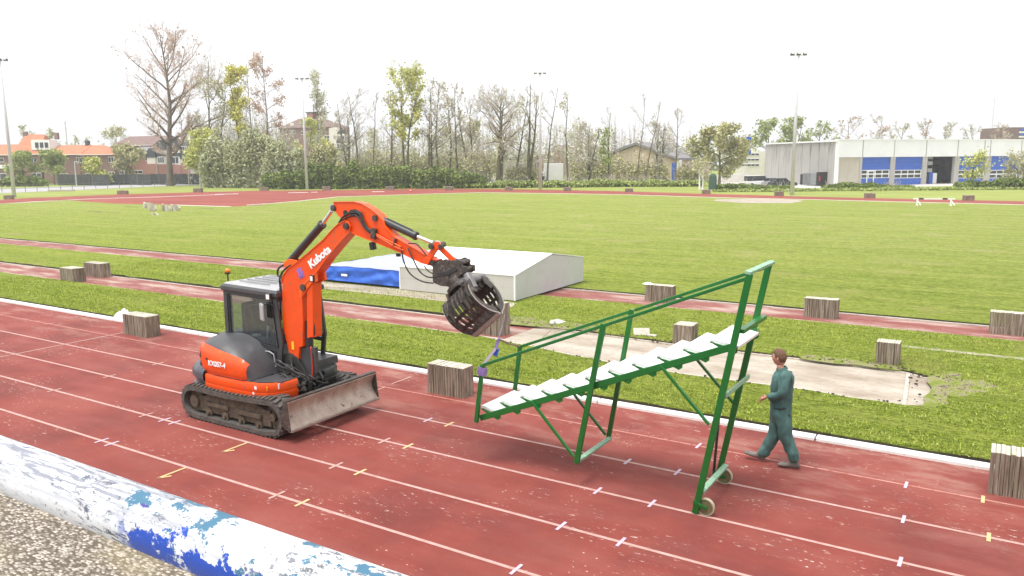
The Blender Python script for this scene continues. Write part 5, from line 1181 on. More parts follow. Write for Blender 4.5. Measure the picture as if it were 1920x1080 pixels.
def vmast(px, D, yb, yt, r, label, nm='lamp_post', cat='lamp post', head=None, m=M_POLE):
    g = A(px, D); zt = A(px, D, yt).z; t = thing(nm, g, label, cat); b = MB(); b.tube([(g.x, g.y, 0), (g.x, g.y, zt)], [r, r*.6], 8); b.build('pole', m, t)
    b = MB()
    if head == 'lamp': b.beam((g.x, g.y, zt), Vector((g.x, g.y, zt))+RH*.8, .12, .10)
    elif head == 'flag':
        z0 = zt-.2; n = 8; vs = []
        for i in range(n+1):
            for zz in (0, -3.0): vs.append(Vector((g.x, g.y, z0+zz))+RH*(.05+.95*i/n)+FH*(.15*math.sin(i*1.4))+Vector((0, 0, -.15*i/n)))
        b.add(vs, [(2*i, 2*i+1, 2*i+3, 2*i+2) for i in range(n)])
    elif head == 'dish':
        for k_ in range(3): b.tube([(g.x, g.y, zt-1.5-k_*2.2), (g.x, g.y, zt-.6-k_*2.2)], .35, 8)
    if head: b.build({'lamp': 'lamp_head', 'flag': 'flag', 'dish': 'antenna'}[head], {'lamp': M_STKW, 'flag': M_TARP, 'dish': M_POLE}[head], t)
    return t
vmast(162, 168, 330, 303, .12, 'short white street lamp in front of the brown brick houses', head='lamp')
vmast(389, 150, 346, 286, .10, 'slim grey street lamp in front of the dark fence, right of the big bare tree', head='lamp')
vmast(1388, 150, 330, 254, .08, 'white flag pole with a blue flag left of the depot', 'flag_pole', 'flag pole', 'flag')
vmast(152, 330, 300, 226, .35, 'thin far away antenna mast above the orange roofs', 'antenna_mast', 'antenna mast', 'dish')
vmast(1834, 300, 300, 180, .22, 'very thin tall mast rising behind the depot roof on the right', 'antenna_mast', 'antenna mast', None)
# thin pipe fence along the road
t = thing('road_fence', A(150, 128), 'low grey tube fence running between the grass verge and the road at the left', 'fence')
fp_ = [(-60,356,120),(0,352.5,0),(120,349.5,0),(240,346.5,0),(340,343.5,0),(415,341,0)]
pts = []
for x in range(-40, 421, 22): 
    yb = interp([(-60,364),(0,361.5),(150,356),(280,350.5),(420,346)], x); pts.append(G(x, yb))
b = MB(); Mf = mat('dull_fence_tube', (.16, .17, .16), rough=.6)
for p, q in zip(pts, pts[1:]):
    for z in (1.15, .6): b.beam(p+Vector((0, 0, z)), q+Vector((0, 0, z)), .06, .06)
b.build('rails', Mf, t)
for p in pts: b = MB(); b.tube([p, p+Vector((0, 0, 1.2))], .05, 6); b.build('fence_post', Mf, t)
# dark screened garden fence behind the road
t = thing('screen_fence', A(270, 165), 'dark ivy covered screen fence in front of the brick houses behind the road', 'fence')
Msf = mat('dark_ivy_screen', (.030, .036, .030), (.07, .08, .065), 2.0, .9, .5, stretch=(1, 1, .4))
segs = [(128, 349.3), (225, 347.8), (300, 346.5), (345, 345.5), (418, 344.5)]
for (x0_, y0_), (x1_, y1_) in zip(segs, segs[1:]):
    p, q = A(x0_, 172), A(x1_, 166); n = 3
    for i in range(n):
        a, c = p.lerp(q, i/n), p.lerp(q, (i+.97)/n); b = MB(); b.beam(a+Vector((0, 0, 1.1)), c+Vector((0, 0, 1.1)), .12, 2.25); b.build('panel', Msf, t)
        b = MB(); b.box((a.x, a.y, 1.2), (.14, .14, 2.4)); b.build('fence_post', Mf, t)
# --- house builder: a facade seen in the picture, extruded back
M_BRK = mat('purple_brown_brick', (.20, .125, .105), (.27, .175, .15), 5, .9, c3=(.14, .085, .075), sc3=3, t3=.6)
M_BRK2 = mat('red_brown_brick', (.30, .14, .11), (.36, .19, .15), 5, .9)
M_TILEO = mat('orange_roof_tiles', (.46, .19, .095), (.37, .145, .08), .9, .85, .4, bscale=6, c3=(.40, .16, .09), sc3=1.2, t3=.62)
M_TILEB = mat('brown_roof_tiles', (.15, .095, .08), (.20, .13, .11), .8, .85, .4, bscale=6)
M_TILEG = mat('grey_roof_tiles', (.17, .165, .17), (.23, .22, .225), .8, .85, .3, bscale=6)
M_SLATE = mat('dark_slate_cladding', (.045, .055, .055), (.075, .085, .085), 2, .8)
M_WIN = mat('dark_window_glass', (.035, .04, .045), (.07, .075, .08), 1.5, .12)
M_FRM = mat('white_window_frame', (.80, .80, .79), None, rough=.5)
M_CREAM = mat('cream_render', (.62, .58, .52), (.70, .67, .62), 1, .8)
class Fac:
    def __init__(s, xa, Da, xb, Db):
        s.a = A(xa, Da); s.b = A(xb, Db); s.u = (s.b-s.a).normalized(); s.L = (s.b-s.a).length; s.n = Vector((-s.u.y, s.u.x, 0))
        if s.n.dot(FH) < 0: s.n = -s.n           # n points away from the viewer
    def uz(s, px, py):
        p = PL(px, py, s.a, s.n); return (p-s.a).dot(s.u), p.z
    def P(s, u, z, d=0): return s.a+s.u*u+s.n*d+Vector((0, 0, z))
    def box(s, b, u0, u1, z0, z1, d0, d1):
        vs = [s.P(u, z, d) for u in (u0, u1) for d in (d0, d1) for z in (z0, z1)]
        b.add(vs, [(0,1,3,2),(4,6,7,5),(0,4,5,1),(2,3,7,6),(0,2,6,4),(1,5,7,3)])
    def poly(s, b, pts, d0, d1):
        n = len(pts); vs = [s.P(u, z, d0) for u, z in pts]+[s.P(u, z, d1) for u, z in pts]
        b.add(vs, [tuple(range(n)), tuple(range(2*n-1, n-1, -1))]+[(i, i+n, (i+1) % n+n, (i+1) % n) for i in range(n)])
    def thing(s, nm, label, cat, group=None):
        s.t = thing(nm, (s.a+s.b)/2, label, cat, group); return s.t
    def part(s, nm, m, fn, parent=None, **k):
        b = MB(); fn(b); return b.build(nm, m, parent or s.t, **k)
    def window(s, x0, y0, x1, y1, panes=2, fr=M_FRM, gl=M_WIN, d=0, nm='window', fw=.12):
        (u0, z1), (u1, z0) = s.uz(x0, y0), s.uz(x1, y1)
        if z0 > z1: z0, z1 = z1, z0
        f = s.part(nm, fr, lambda b: [s.box(b, u0, u1, z0, z1, d-.06, d+.02)])
        w = (u1-u0)/panes
        def g(b):
            for i in range(panes): s.box(b, u0+w*i+fw*.5, u0+w*(i+1)-fw*.5, z0+fw, z1-fw, d-.075, d-.061)
        s.part('pane', gl, g, f); return f
    def gableroof(s, b, u0, u1, ze, zr, D, over=.35, hipl=0, hipr=0):
        vs = [s.P(u0-over, ze-.1, -over), s.P(u1+over, ze-.1, -over), s.P(u1+over, ze-.1, D+over), s.P(u0-over, ze-.1, D+over), s.P(u0+hipl, zr, D/2), s.P(u1-hipr, zr, D/2)]
        b.add(vs, [(0, 1, 5, 4), (2, 3, 4, 5), (1, 2, 5), (3, 0, 4), (0, 3, 2, 1)])
def house(nm, label, xa, Da, xb, Db, ye, yr, D, mw, mr, wins=(), hipl=0, hipr=0, chim=None, group='terraced houses behind the track', cat='house', doors=()):
    f = Fac(xa, Da, xb, Db); f.thing(nm, label, cat, group); xm = (xa+xb)/2; ze = f.uz(xm, ye)[1]; zr = A(xm, (Da+Db)/2+D/2*f.n.dot(FH), yr).z
    f.part('wall', mw, lambda b: f.box(b, 0, f.L, 0, ze, 0, D)); rf = f.part('roof', mr, lambda b: f.gableroof(b, 0, f.L, ze, zr, D, hipl=hipl, hipr=hipr))
    for w in wins: f.window(*w)
    for (x0, y0, x1, y1) in doors:
        (u0, z1), (u1, z0) = f.uz(x0, y0), f.uz(x1, y1); f.part('door', M_FRM, lambda b: f.box(b, u0, u1, 0, z1, -.05, .02))
    f.part('gutter', M_FRM, lambda b: f.box(b, -.2, f.L+.2, ze-.12, ze+.02, -.42, -.30))
    if chim:
        for x, y, m in chim: u = f.uz(x, ye)[0]; zt = A(x, (Da+Db)/2+D/2, y).z; f.part('chimney', m, lambda b: f.box(b, u-.4, u+.4, zr-1.2, zt, D/2-.4, D/2+.4), rf)
    f.ze, f.zr = ze, zr; return f
h = house('terraced_house', 'low orange roofed brick house at the far left edge with white panels', -50, 190, 50, 188, 290.5, 271, 9, M_BRK, M_TILEO, [(-20,296,8,304,2),(12,309,30,318,2),(0,325,14,346,1),(30,326,50,346,2)])
h.part('balcony_panel', M_FRM, lambda b: h.box(b, h.uz(-10, 311)[0], h.uz(46, 311)[0], h.uz(0, 316)[1], h.uz(0, 309)[1], -.3, -.1))
h = house('terraced_house', 'tall orange roofed house with a white dormer of three dark windows', 52, 187, 100, 187, 289, 252, 10, M_BRK, M_TILEO, [(56,296,70,305,2),(80,296,92,305,2),(60,324,78,333,2)], hipl=.2, hipr=1.2, chim=[(87,249,M_BRK),(28,247,M_BRK)])
# dormer
du0, dz1 = h.uz(55, 262); du1, dz0 = h.uz(91, 281)
h.part('dormer', M_FRM, lambda b: h.box(b, du0, du1, dz0, dz1, .55, 4.0))
for x in (63, 72, 81): h.part('dormer_window', M_WIN, lambda b: h.box(b, h.uz(x, 270)[0], h.uz(x+6.5, 270)[0], h.uz(x, 277)[1], h.uz(x, 267)[1], .50, .56))
house('terraced_house', 'orange roofed brick house with paired white upstairs windows, right of the dormer house', 104, 187, 172, 185, 289.5, 272, 9, M_BRK, M_TILEO, [(143,295,148,306,1),(149,295,155,306,1),(112,325,128,333,2),(160,325,172,333,1)], chim=[(140,264,M_SLATE)])
house('terraced_house', 'orange roofed brick house at the right end of the terrace with a hipped roof', 173.5, 185, 233, 184, 289.5, 272, 9, M_BRK, M_TILEO, [(176,295,186,303,2),(203,294,214,305,2),(224,295,232,305,1),(176,319,198,328,2),(202,322,216,333,2),(224,320,243,327,2)], hipr=5)
house('brick_terrace', 'long brick block with a purple brown roof behind the tree right of the orange roofs', 232, 205, 312, 200, 272, 255, 12, M_BRK, M_TILEB, [(238,279,246,287,2),(252,279,262,287,2),(270,279,280,287,2)], cat='house')
house('brick_terrace', 'smaller red brick house with grey roof next to the big bare tree trunk', 262, 190, 303, 188, 287, 275, 9, M_BRK2, M_TILEG, [(297,318,306,325,1),(250,319,268,326,2),(272,292,280,302,1)], cat='house')
f = Fac(296, 186, 311, 185); f.thing('gabled_house', 'narrow white windowed bay with a dark pointed gable, left of the big trunk', 'house', 'terraced houses behind the track')
def gab(x0, x1, yt, ys, yb, label, D0, rows, first=False):
    f = Fac(x0, D0, x1, D0-.6); f.thing('gabled_house', label, 'house', 'gabled houses behind the big bare tree'); L = f.L; zs = f.uz(x0, ys)[1]; zt = f.uz((x0+x1)/2, yt)[1]
    f.part('wall', M_CREAM, lambda b: f.box(b, 0, L, 0, zs, 0, 10))
    f.part('gable_cladding', M_SLATE, lambda b: f.poly(b, [(-.1, zs-1.1), (L+.1, zs-1.1), (L+.1, zs), (L*.62, zt), (L*.38, zt), (-.1, zs)], -.12, 10))
    for (ya, yb_, kind) in rows:
        if kind == 'w': f.window(x0+(x1-x0)*.08, ya, x0+(x1-x0)*.92, yb_, 3, d=-.05)
        elif kind == 'd': f.part('cladding_band', M_SLATE, lambda b: f.box(b, 0, L, f.uz(x0, yb_)[1], f.uz(x0, ya)[1], -.14, .0))
        else: f.part('brick_base', M_BRK2, lambda b: f.box(b, 0, L, 0, f.uz(x0, ya)[1], -.10, .0))
    return f
bpy.data.objects.remove(f.t)
gab(295, 310, 277, 286, 340, 'low gabled house bay with white windows, directly left of the big bare trunk', 186, [(294,306,'w'),(307,0,'b')])
gab(309, 341, 262, 272, 340, 'three storey gabled house with white framed windows right behind the big bare trunk', 186, [(274,286,'w'),(286.5,293,'d'),(294,307,'w'),(308,0,'b')])
gab(341.5, 356, 262, 271, 340, 'middle gabled house with white framed windows right of the big bare trunk', 185.5, [(274,286,'w'),(286.5,293,'d'),(294,307,'w'),(309,0,'b')])
gab(356.5, 373, 277, 289, 340, 'low end gabled house bay next to the yellow green trees', 185, [(294,304,'w'),(305,0,'b')])
# brown block of flats far behind
f = Fac(540, 235, 652, 225); f.thing('apartment_block', 'big brown apartment block with hipped roof behind the shrubs and second floodlight mast', 'building'); 
ze = f.uz(600, 238)[1]; zr = A(590, 236, 222).z
f.part('wall', M_BRK, lambda b: f.box(b, 0, f.L*.82, 0, ze, 0, 9)); rf = f.part('roof', M_TILEB, lambda b: f.gableroof(b, 0, f.L*.82, ze, zr, 9, hipl=3.5, hipr=6))
f.part('white_bay', M_CREAM, lambda b: f.poly(b, [(f.L*.82, 0), (f.L, 0), (f.L, f.uz(652, 252)[1]), (f.L*.91, f.uz(640, 238)[1]), (f.L*.82, f.uz(632, 240)[1])], -.3, 1.5))
for y in (228, ): f.window(544, 231, 551, 236, 1, gl=M_CREAM); f.window(562, 232, 568, 236, 1)
for (x, y) in ((544,245),(565,246),(608,254),(608,270),(608,285),(590,254),(590,270),(575,262),(550,262)): f.window(x, y, x+10, y+6, 2, d=-.01)
for y in (255, 270, 285): f.window(633, y, 648, y+8, 3, d=-.32); f.part('balcony_band', M_SLATE, lambda b: f.box(b, f.uz(632, y)[0], f.uz(651, y)[0], f.uz(640, y+13)[1], f.uz(640, y+9)[1], -.5, -.3))
f.part('bay_gable', M_SLATE, lambda b: f.poly(b, [f.uz(632, 251), f.uz(650, 251), f.uz(646, 241), f.uz(643, 247), f.uz(640, 240), f.uz(636, 246)], -.36, -.31))
f.part('stair_tower', M_BRK2, lambda b: f.box(b, f.uz(558, 220)[0], f.uz(569, 220)[0], ze, A(563, 240, 212).z, 4, 8), rf); f.part('tower_canopy', M_SLATE, lambda b: f.box(b, f.uz(556, 220)[0], f.uz(583, 220)[0], A(563, 240, 214).z, A(563, 240, 212).z, 3.9, 8.1), rf)
f.part('antenna', M_LAMPH, lambda b: b.tube([f.P(f.uz(563, 220)[0], A(563, 240, 212).z, 6), f.P(f.uz(563, 220)[0], A(563, 240, 197).z, 6)], .15, 6), rf)
# mid background small buildings
def simple(nm, label, xa, xb, D, yt, yb, dep, m, cat, extra=None):
    f = Fac(xa, D, xb, D); f.thing(nm, label, cat); zt = f.uz(xa, yt)[1]; zb_ = max(0, f.uz(xa, yb)[1]); f.part('body', m, lambda b: f.box(b, 0, f.L, zb_ if extra == 'float' else 0, zt, 0, dep), bevel=.03); f.zt = zt; return f
f = simple('flat_roof_office', 'small white topped flat roofed building between the bare trees, left of the third floodlight mast', 947, 984, 160, 285, 335, 9, M_CREAM, 'building'); f.part('fascia', M_FRM, lambda b: f.box(b, -.3, f.L+.3, f.zt-1.0, f.zt+.1, -.3, 9)); f.window(954, 297, 981, 300.5, 4, d=-.02)
f = simple('box_truck', 'white box truck parked behind the trees right of the third floodlight mast', 1021, 1056, 142, 306.5, 331, 3, M_FRM, 'truck'); f.part('wheels', M_BLACK, lambda b: [b.disc(f.P(u, .45, .1), f.n, .48, .3, 14) for u in (.7, 2.6)]); f.part('cab', M_FRM, lambda b: f.poly(b, [(-1.9, .5), (-.05, .5), (-.05, 2.4), (-1.1, 2.4), (-1.8, 1.5)], .1, 2.4)); f.part('window', M_WIN, lambda b: f.poly(b, [(-1.5, 1.5), (-.3, 1.5), (-.3, 2.2), (-1.05, 2.2)], .05, .1))
house('brown_bungalow', 'small brown hipped roof house behind the third floodlight mast', 1004, 165, 1042, 165, 303, 289, 9, M_BRK2, M_TILEB, [(1022,305,1032,309,2)], hipl=3, hipr=3, group=None)
house('long_terrace', 'long distant row of houses with pale brown roof above the truck', 1031, 240, 1108, 235, 281, 272, 10, M_BRK2, M_TILEB, [(1050,284,1056,289,1),(1064,284,1070,289,1),(1080,284,1086,289,1)], group=None)
house('grey_roof_house', 'distant house with pale grey roof left of the gabled shed', 1086, 200, 1140, 198, 297, 278, 10, M_CREAM, mat('pale_grey_roof', (.42, .41, .42), rough=.8), [], group=None)
f = Fac(1118, 160, 1262, 150); f.thing('gabled_shed', 'wide tan brick shed with a shallow dark gable behind the bare trees', 'shed'); pk = f.uz(1194, 272); le, re = f.uz(1119, 299), f.uz(1261, 301)
M_TAN = mat('tan_brick', (.46, .36, .25), (.54, .44, .32), 2, .9)
f.part('wall', M_TAN, lambda b: f.poly(b, [(0, 0), (f.L, 0), (f.L, re[1]), pk, (0, le[1])], 0, 16))
f.part('roof', M_TILEG, lambda b: f.poly(b, [(-.5, le[1]), (pk[0], pk[1]+.05), (f.L+.5, re[1]), (f.L+.5, re[1]+.45), (pk[0], pk[1]+.55), (-.5, le[1]+.45)], -.4, 16.4))
f = simple('white_lean_to', 'narrow white annex with a blue door at the right side of the gabled shed', 1263, 1272, 150, 300, 335, 4, M_FRM, 'shed'); f.part('door', M_TARP, lambda b: f.box(b, -.9, -.1, 0, f.zt-.5, -.1, .1))
f = simple('office_block', 'distant grey office with dark window bands left of the depot', 1392, 1424, 190, 284, 330, 10, M_CREAM, 'building')
for y in (287, 297, 307): f.window(1393, y, 1423, y+5, 4, d=-.02)
f = simple('concrete_wall', 'low pale concrete wall behind the olive tree, left of the parked cars', 1338, 1400, 152, 327, 345, .4, M_CREAM, 'wall')
f = simple('striped_office', 'distant office block with blue and white bands above the depot roof at the right edge', 1856, 1935, 240, 239, 262, 12, M_TILEB, 'building')
for y, m in ((241.5, M_TARP), (246.5, M_FRM), (250.5, M_TARP), (255, M_FRM)): f.part('band', m, lambda b: f.box(b, f.L*.35, f.L, f.uz(1900, y+3)[1], f.uz(1900, y)[1], -.15, .0))
# --- depot hall
M_CONC = None
k = NT('streaked_precast_concrete', .9); v = k.map((1.6, 1.6, .12))
base = k.ramp(k.noise(k.map((.3, .3, .3)), .5, 3), [(.35, (.36, .345, .325)), (.65, (.45, .435, .41))])
base = k.mix(k.math('MULTIPLY', k.ramp(k.noise(v, 1.2, 4, .6), [(.54, 0.0), (.62, .75)]), k.ramp(k.math('MULTIPLY', k.xyz()[2], .14), [(.35, 0.0), (.8, 1.0)])), base, (.20, .18, .165)); k.col(base); M_CONC = k.m
M_BEIGEB = mat('beige_block_wall', (.42, .38, .31), (.50, .46, .38), .8, .9, c3=(.33, .29, .23), sc3=.9, t3=.6, stretch=(1, 1, .3))
M_PANEL = mat('white_cladding_panel', (.74, .74, .75), (.80, .80, .81), .5, .5)
M_BLUED = mat('blue_roller_door', (.030, .095, .42), (.04, .12, .47), 1, .5)
zd = None
f = Fac(1556, 127, 2010, 146); f.thing('depot_hall', f.a, 'x') if False else None
t = f.thing('depot_hall', 'long white and concrete depot hall with blue roller doors behind the track on the right', 'depot')
zt = f.uz(1556, 262.5)[1]; zm = f.uz(1580, 295)[1]
lc = A(1424, 151); side_v = (lc-f.a); sdp = side_v.length
f.part('upper_cladding', M_PANEL, lambda b: f.box(b, 0, f.L, zm, zt, 0, .5))
f.part('blind_bay', M_BEIGEB, lambda b: f.box(b, .35, f.uz(1612, 320)[0], 0, zm-.003, .15, .5))
def sidewall_(b):
    n = 9
    for i in range(n):
        a, c = f.a.lerp(lc, i/n+.002), f.a.lerp(lc, (i+1)/n-.002); vs = [a, c, c+f.u*.3, a+f.u*.3]; vs = [Vector((p.x, p.y, 0)) for p in vs]+[Vector((p.x, p.y, zt-.25)) for p in vs]
        b.add(vs, [(0, 1, 2, 3), (7, 6, 5, 4), (0, 4, 5, 1), (1, 5, 6, 2), (2, 6, 7, 3), (3, 7, 4, 0)])
f.part('side_wall', M_CONC, sidewall_)
b = MB(); a, c = f.a, lc; b.beam(a+Vector((0, 0, zt-.12)), c+Vector((0, 0, zt-.12)), .5, .24); b.build('side_coping', M_FRM, t)
f.part('coping', M_FRM, lambda b: f.box(b, -.1, f.L, zt, zt+.16, -.06, .6))
b = MB(); e = f.P(f.L, 0, 0); vs = [f.a+Vector((0, 0, zt-.3)), e+Vector((0, 0, zt-.3)), e+side_v+Vector((0, 0, zt-.3)), lc+Vector((0, 0, zt-.3))]; b.add(vs, [(0, 1, 2, 3)]); b.build('roof', M_TILEG, t)
b = MB(); vs = [f.a+side_v*.6+f.u*1.2, f.P(f.L, 0, 0)+side_v*.6]; b.beam(vs[0]+Vector((0, 0, 3)), vs[1]+Vector((0, 0, 3)), .3, 6); b.build('inner_wall', mat('dim_interior', (.16, .16, .16), (.35, .35, .35), .8)
 , t)
b = MB(); b.add([f.P(0, .02, 0), f.P(f.L, .02, 0), f.P(f.L, .02, 0)+side_v*.6, f.a+side_v*.6+f.u*.6+Vector((0, 0, .02))], [(0, 1, 2, 3)]); b.build('floor_slab', M_CONC, t)
doors = [(1616, 1669.5, 'door'), (1678, 1729.5, 'door'), (1738, 1789, 'open'), (1798, 1847, 'door'), (1857, 1909, 'door'), (1918, 1980, 'door')]
pil_ = [1612, 1669.5, 1729.5, 1789, 1847, 1909]
pe = [1616, 1678, 1738, 1798, 1857, 1918]
for a_x, b_x in zip(pil_, pe): f.part('pillar', M_CONC, lambda b: f.box(b, f.uz(a_x, 320)[0], f.uz(b_x, 320)[0], 0, zm-.003, .0, .5))
f.part('corner_pillar', M_FRM, lambda b: f.box(b, -.05, .35, 0, zt-.01, -.05, .45))
for x in (1618, 1677, 1737, 1796, 1846, 1857, 1915): f.part('joint_strip', M_CONC, lambda b: f.box(b, f.uz(x, 280)[0]-.08, f.uz(x, 280)[0]+.08, zm, zt, -.04, .0))
for x0_, x1_, kd in doors:
    u0, u1 = f.uz(x0_, 320)[0]+.02, f.uz(x1_, 320)[0]-.02
    if kd == 'door':
        d_o = f.part('roller_door', M_BLUED, lambda b: [f.box(b, u0, u1, z, z+.55, .20+.0, .25) for z in [i*.56 for i in range(int((zm-.02)/.56))]]+[f.box(b, u0, u1, int((zm-.02)/.56)*.56, zm-.01, .2, .25)], label=None)
        z0, z1 = f.uz(x0_, 334.5)[1], f.uz(x0_, 319)[1]
        def wins_(b):
            for r_ in range(2):
                for c_i in range(4):
                    w = (u1-u0-.2)/4; h_ = (z1-z0)/2; f.box(b, u0+.1+w*c_i+.09, u0+.1+w*(c_i+1)-.09, z0+h_*r_+.10, z0+h_*(r_+1)-.10, .165, .185)
        fr_ = f.part('window_band', M_FRM, lambda b: f.box(b, u0, u1, z0, z1, .185, .20)); 
        f.part('door_windows', M_WIN, wins_, d_o)
        if x0_ == 1616:
            v0, v1 = f.uz(1626, 330)[0], f.uz(1640, 330)[0]; zt_ = f.uz(1626, 320)[1]
            f.part('wicket_door', M_FRM, lambda b: [f.box(b, v0, v0+.14, 0, zt_, .10, .16), f.box(b, v1-.14, v1, 0, zt_, .10, .16), f.box(b, v0+.14, v1-.14, zt_-.14, zt_, .10, .16)], d_o)
    else:
        rk = f.part('storage_rack', M_LAMPH, lambda b: [f.box(b, u0+.3+i*1.45, u0+.42+i*1.45, 0, zm-.1, 3.0, 3.2) for i in range(4)]+[f.box(b, u0+.3, u1-.3, z, z+.12, 3.0, 4) for z in (.6, 1.8, 3.0, 4.0)])
        f.part('racked_goods', M_FRM, lambda b: [f.box(b, u0+.55+i*1.45, u0+1.6+i*1.45, z, z+.62, 3.1, 3.9) for i in range(3) for z in (1.93, 3.13, 4.13)]); f.part('bay_bin', M_TARP, lambda b: f.box(b, u0+2.2, u0+3.0, .03, 1.9, 1.5, 2.6)); f.part('bay_cabinet', M_FRM, lambda b: f.box(b, u0+3.05, u0+3.9, .03, 1.8, 1.5, 2.6)); f.part('bay_machine', M_BLACK, lambda b: [f.box(b, u0+.3, u0+2.1, .3, 1.7, 1.5, 3), f.box(b, u0+.5, u0+1.2, 1.7, 3.0, 1.7, 2.8)])
# forecourt
b = MB(); vs = [A(1330, 165), A(1330, 128), A(1560, 119), A(2050, 134), A(2050, 160), A(1556, 150)]; b.add([(p.x, p.y, .004) for p in vs], [tuple(range(6))]); tag(b.build('depot_forecourt', mat('pale_forecourt', (.42, .40, .37), (.50, .48, .44), .5, .9)), kind='structure')
# container
f = Fac(1491, 134, 1527, 129); f.thing('skip_container', 'grey steel container with black and red end frames against the depot side wall', 'container'); zc_ = f.uz(1491, 324)[1]
f.part('body', mat('grey_green_steel', (.20, .22, .22), (.26, .28, .28), 2, .6), lambda b: f.box(b, .5, f.L*.80, .1, zc_, 0, 2.2)); f.part('ribs', M_TILEG, lambda b: [f.box(b, .6+i*.32, .7+i*.32, .1, zc_-.1, -.05, 0) for i in range(7)])
f.part('end_frame', M_BLACK, lambda b: f.box(b, 0, .45, .1, zc_*.9, -.1, 2)); f.part('end_frame', M_BLACK, lambda b: f.box(b, f.L*.82, f.L*.97, .1, zc_+.2, -.1, 2)); f.part('red_strip', M_REDDEC, lambda b: f.box(b, f.L*.975, f.L*1.0, .8, zc_*.75, -.12, .0))
# cars (one builder, own geometry each)
def car(px, D, ang, m, label, s=1.0, lift=0.0, van=False):
    g = A(px, D); g.z = lift; t = thing('parked_car', g, label, 'car', 'cars parked beside the depot'); M = Matrix.Rotation(ang, 3, 'Z'); L, Wd = 4.2*s, 1.75
    def T(p): return g+M @ Vector(p)
    def pris(b, pr, w0, w1):
        n = len(pr); vs = [T((x, w0, z)) for x, z in pr]+[T((x, w1, z)) for x, z in pr]; b.add(vs, [tuple(range(n)), tuple(range(2*n-1, n-1, -1))]+[(i, i+n, (i+1) % n+n, (i+1) % n) for i in range(n)])
    b = MB(); pr = [(-2.1, .35), (-2.12, .75), (-1.95, .92), (1.1, .95) if not van else (1.2, 1.0), (1.95, .78), (2.1, .6), (2.08, .32)]; pr = [(x*s, z) for x, z in pr]; pris(b, pr, -.87, .87); bd = b.build('body', m, t, bevel=.05)
    b = MB(); gr = [(-1.75, .9), (-1.45, 1.38), (.25, 1.42), (.95, .93)] if not van else [(-1.98, .95), (-1.95, 1.75), (.9, 1.78), (1.5, 1.0)]; gr = [(x*s, z) for x, z in gr]; pris(b, gr, -.74, .74); b.build('windows', M_WIN, t, bevel=.03)
    b = MB(); rf_ = [(gr[1][0], gr[1][1]-.01), (gr[1][0]+.03, gr[1][1]+.05), (gr[2][0]-.05, gr[2][1]+.05), (gr[2][0], gr[2][1]-.01)]; pris(b, rf_, -.73, .73); b.build('roof', m, t)
    for x in (-1.3*s, 1.3*s):
        for y in (-.80, .80): b = MB(); b.disc(T((x, y, .32)), M @ Vector((0, 1, 0)), .32, .2, 14); b.build('wheel', M_BLACK, t)
    for y in (-.6, .6): b = MB(); b.box(T((2.06*s, y, .66)), (.08, .3, .14), M); b.build('headlight', M_STKW, t)
M_CARW = mat('white_car_paint', (.74, .74, .75), None, rough=.25); M_CARG = mat('silver_car_paint', (.42, .43, .44), None, rough=.25, metal=.3); M_CARD = mat('dark_car_paint', (.05, .055, .07), None, rough=.25)
rha = math.atan2(RH.y, RH.x)
car(1238, 140, rha+.2, M_CARW, 'white car parked behind the bare trees in front of the gabled shed'); car(937, 138, rha+1.2, M_CARW, 'white car behind the thick trunked tree left of the third floodlight mast')
car(1374, 158, rha, M_CARW, 'white car in the back row above the low concrete wall'); car(1412, 128, rha+.15, M_CARW, 'white van parked nearest the depot side wall, left one', 1.0, 0, True)
car(1440, 128, rha+.1, M_CARG, 'silver estate car parked at the depot side wall, right of the white van'); car(1458, 124, rha+.2, M_CARD, 'dark car parked low in front of the silver estate car'); car(1000, 140, rha+2.9, M_CARW, 'white van between the two bare trees left of the box truck', 1.1, 0, True)
# steeplechase barrier
p, q = G(1719, 386), G(1782, 386.5); zt_ = PL(1719, 372.5, p, FH).z
t = thing('steeple_barrier', (p+q)/2, 'white steeplechase barrier with two black bands on the infield edge at the right', 'steeplechase barrier')
u = (q-p).normalized(); w = Vector((-u.y, u.x, 0)); e0, e1 = p-u*.35, q+u*.35
b = MB(); b.beam(e0+Vector((0, 0, zt_)), e1+Vector((0, 0, zt_)), .13, .13); bm__ = b.build('beam', M_KERBW, t)
LL = (e1-e0).length
for f0, f1 in ((.13, .25), (.70, .82)): b = MB(); b.beam(e0+u*LL*f0+Vector((0, 0, zt_)), e0+u*LL*f1+Vector((0, 0, zt_)), .14, .14); b.build('black_band', M_BLACK, bm__)
for s_ in (p, q): 
    b = MB(); b.beam(s_, s_+Vector((0, 0, zt_-.06)), .12, .12, w); b.beam(s_-w*.5+Vector((0, 0, .05)), s_+w*.5+Vector((0, 0, .05)), .10, .08); b.beam(s_+Vector((0, 0, zt_*.8)), s_-w*.45+u*.25+Vector((0, 0, .08)), .07, .07); b.build('leg', M_KERBW, t)
g = G(770, 361); t = thing('traffic_cone', g, 'small red and white cone standing on the far track', 'cone'); b = MB(); b.tube([g+Vector((0, 0, .03)), g+Vector((0, 0, .7))], [.19, .05], 12); b.box(g+Vector((0, 0, .02)), (.5, .5, .04)); b.build('cone', M_REDDEC, t); b = MB(); b.tube([g+Vector((0, 0, .3)), g+Vector((0, 0, .5))], [.135, .09], 12); b.build('band', M_STKW, t)
p = G(95, 359); b = MB(); 
for i in range(5): b.box((p.x+i*.9*RH.x, p.y+i*.9*RH.y, .14), (.8, .35, .26), Matrix.Rotation(rha+.05*i, 3, 'Z'))
tag(b.build('kerb_pile', M_EDGE, org=p), 'low pale row of kerb stones lying on the verge at the left', 'kerb stones')

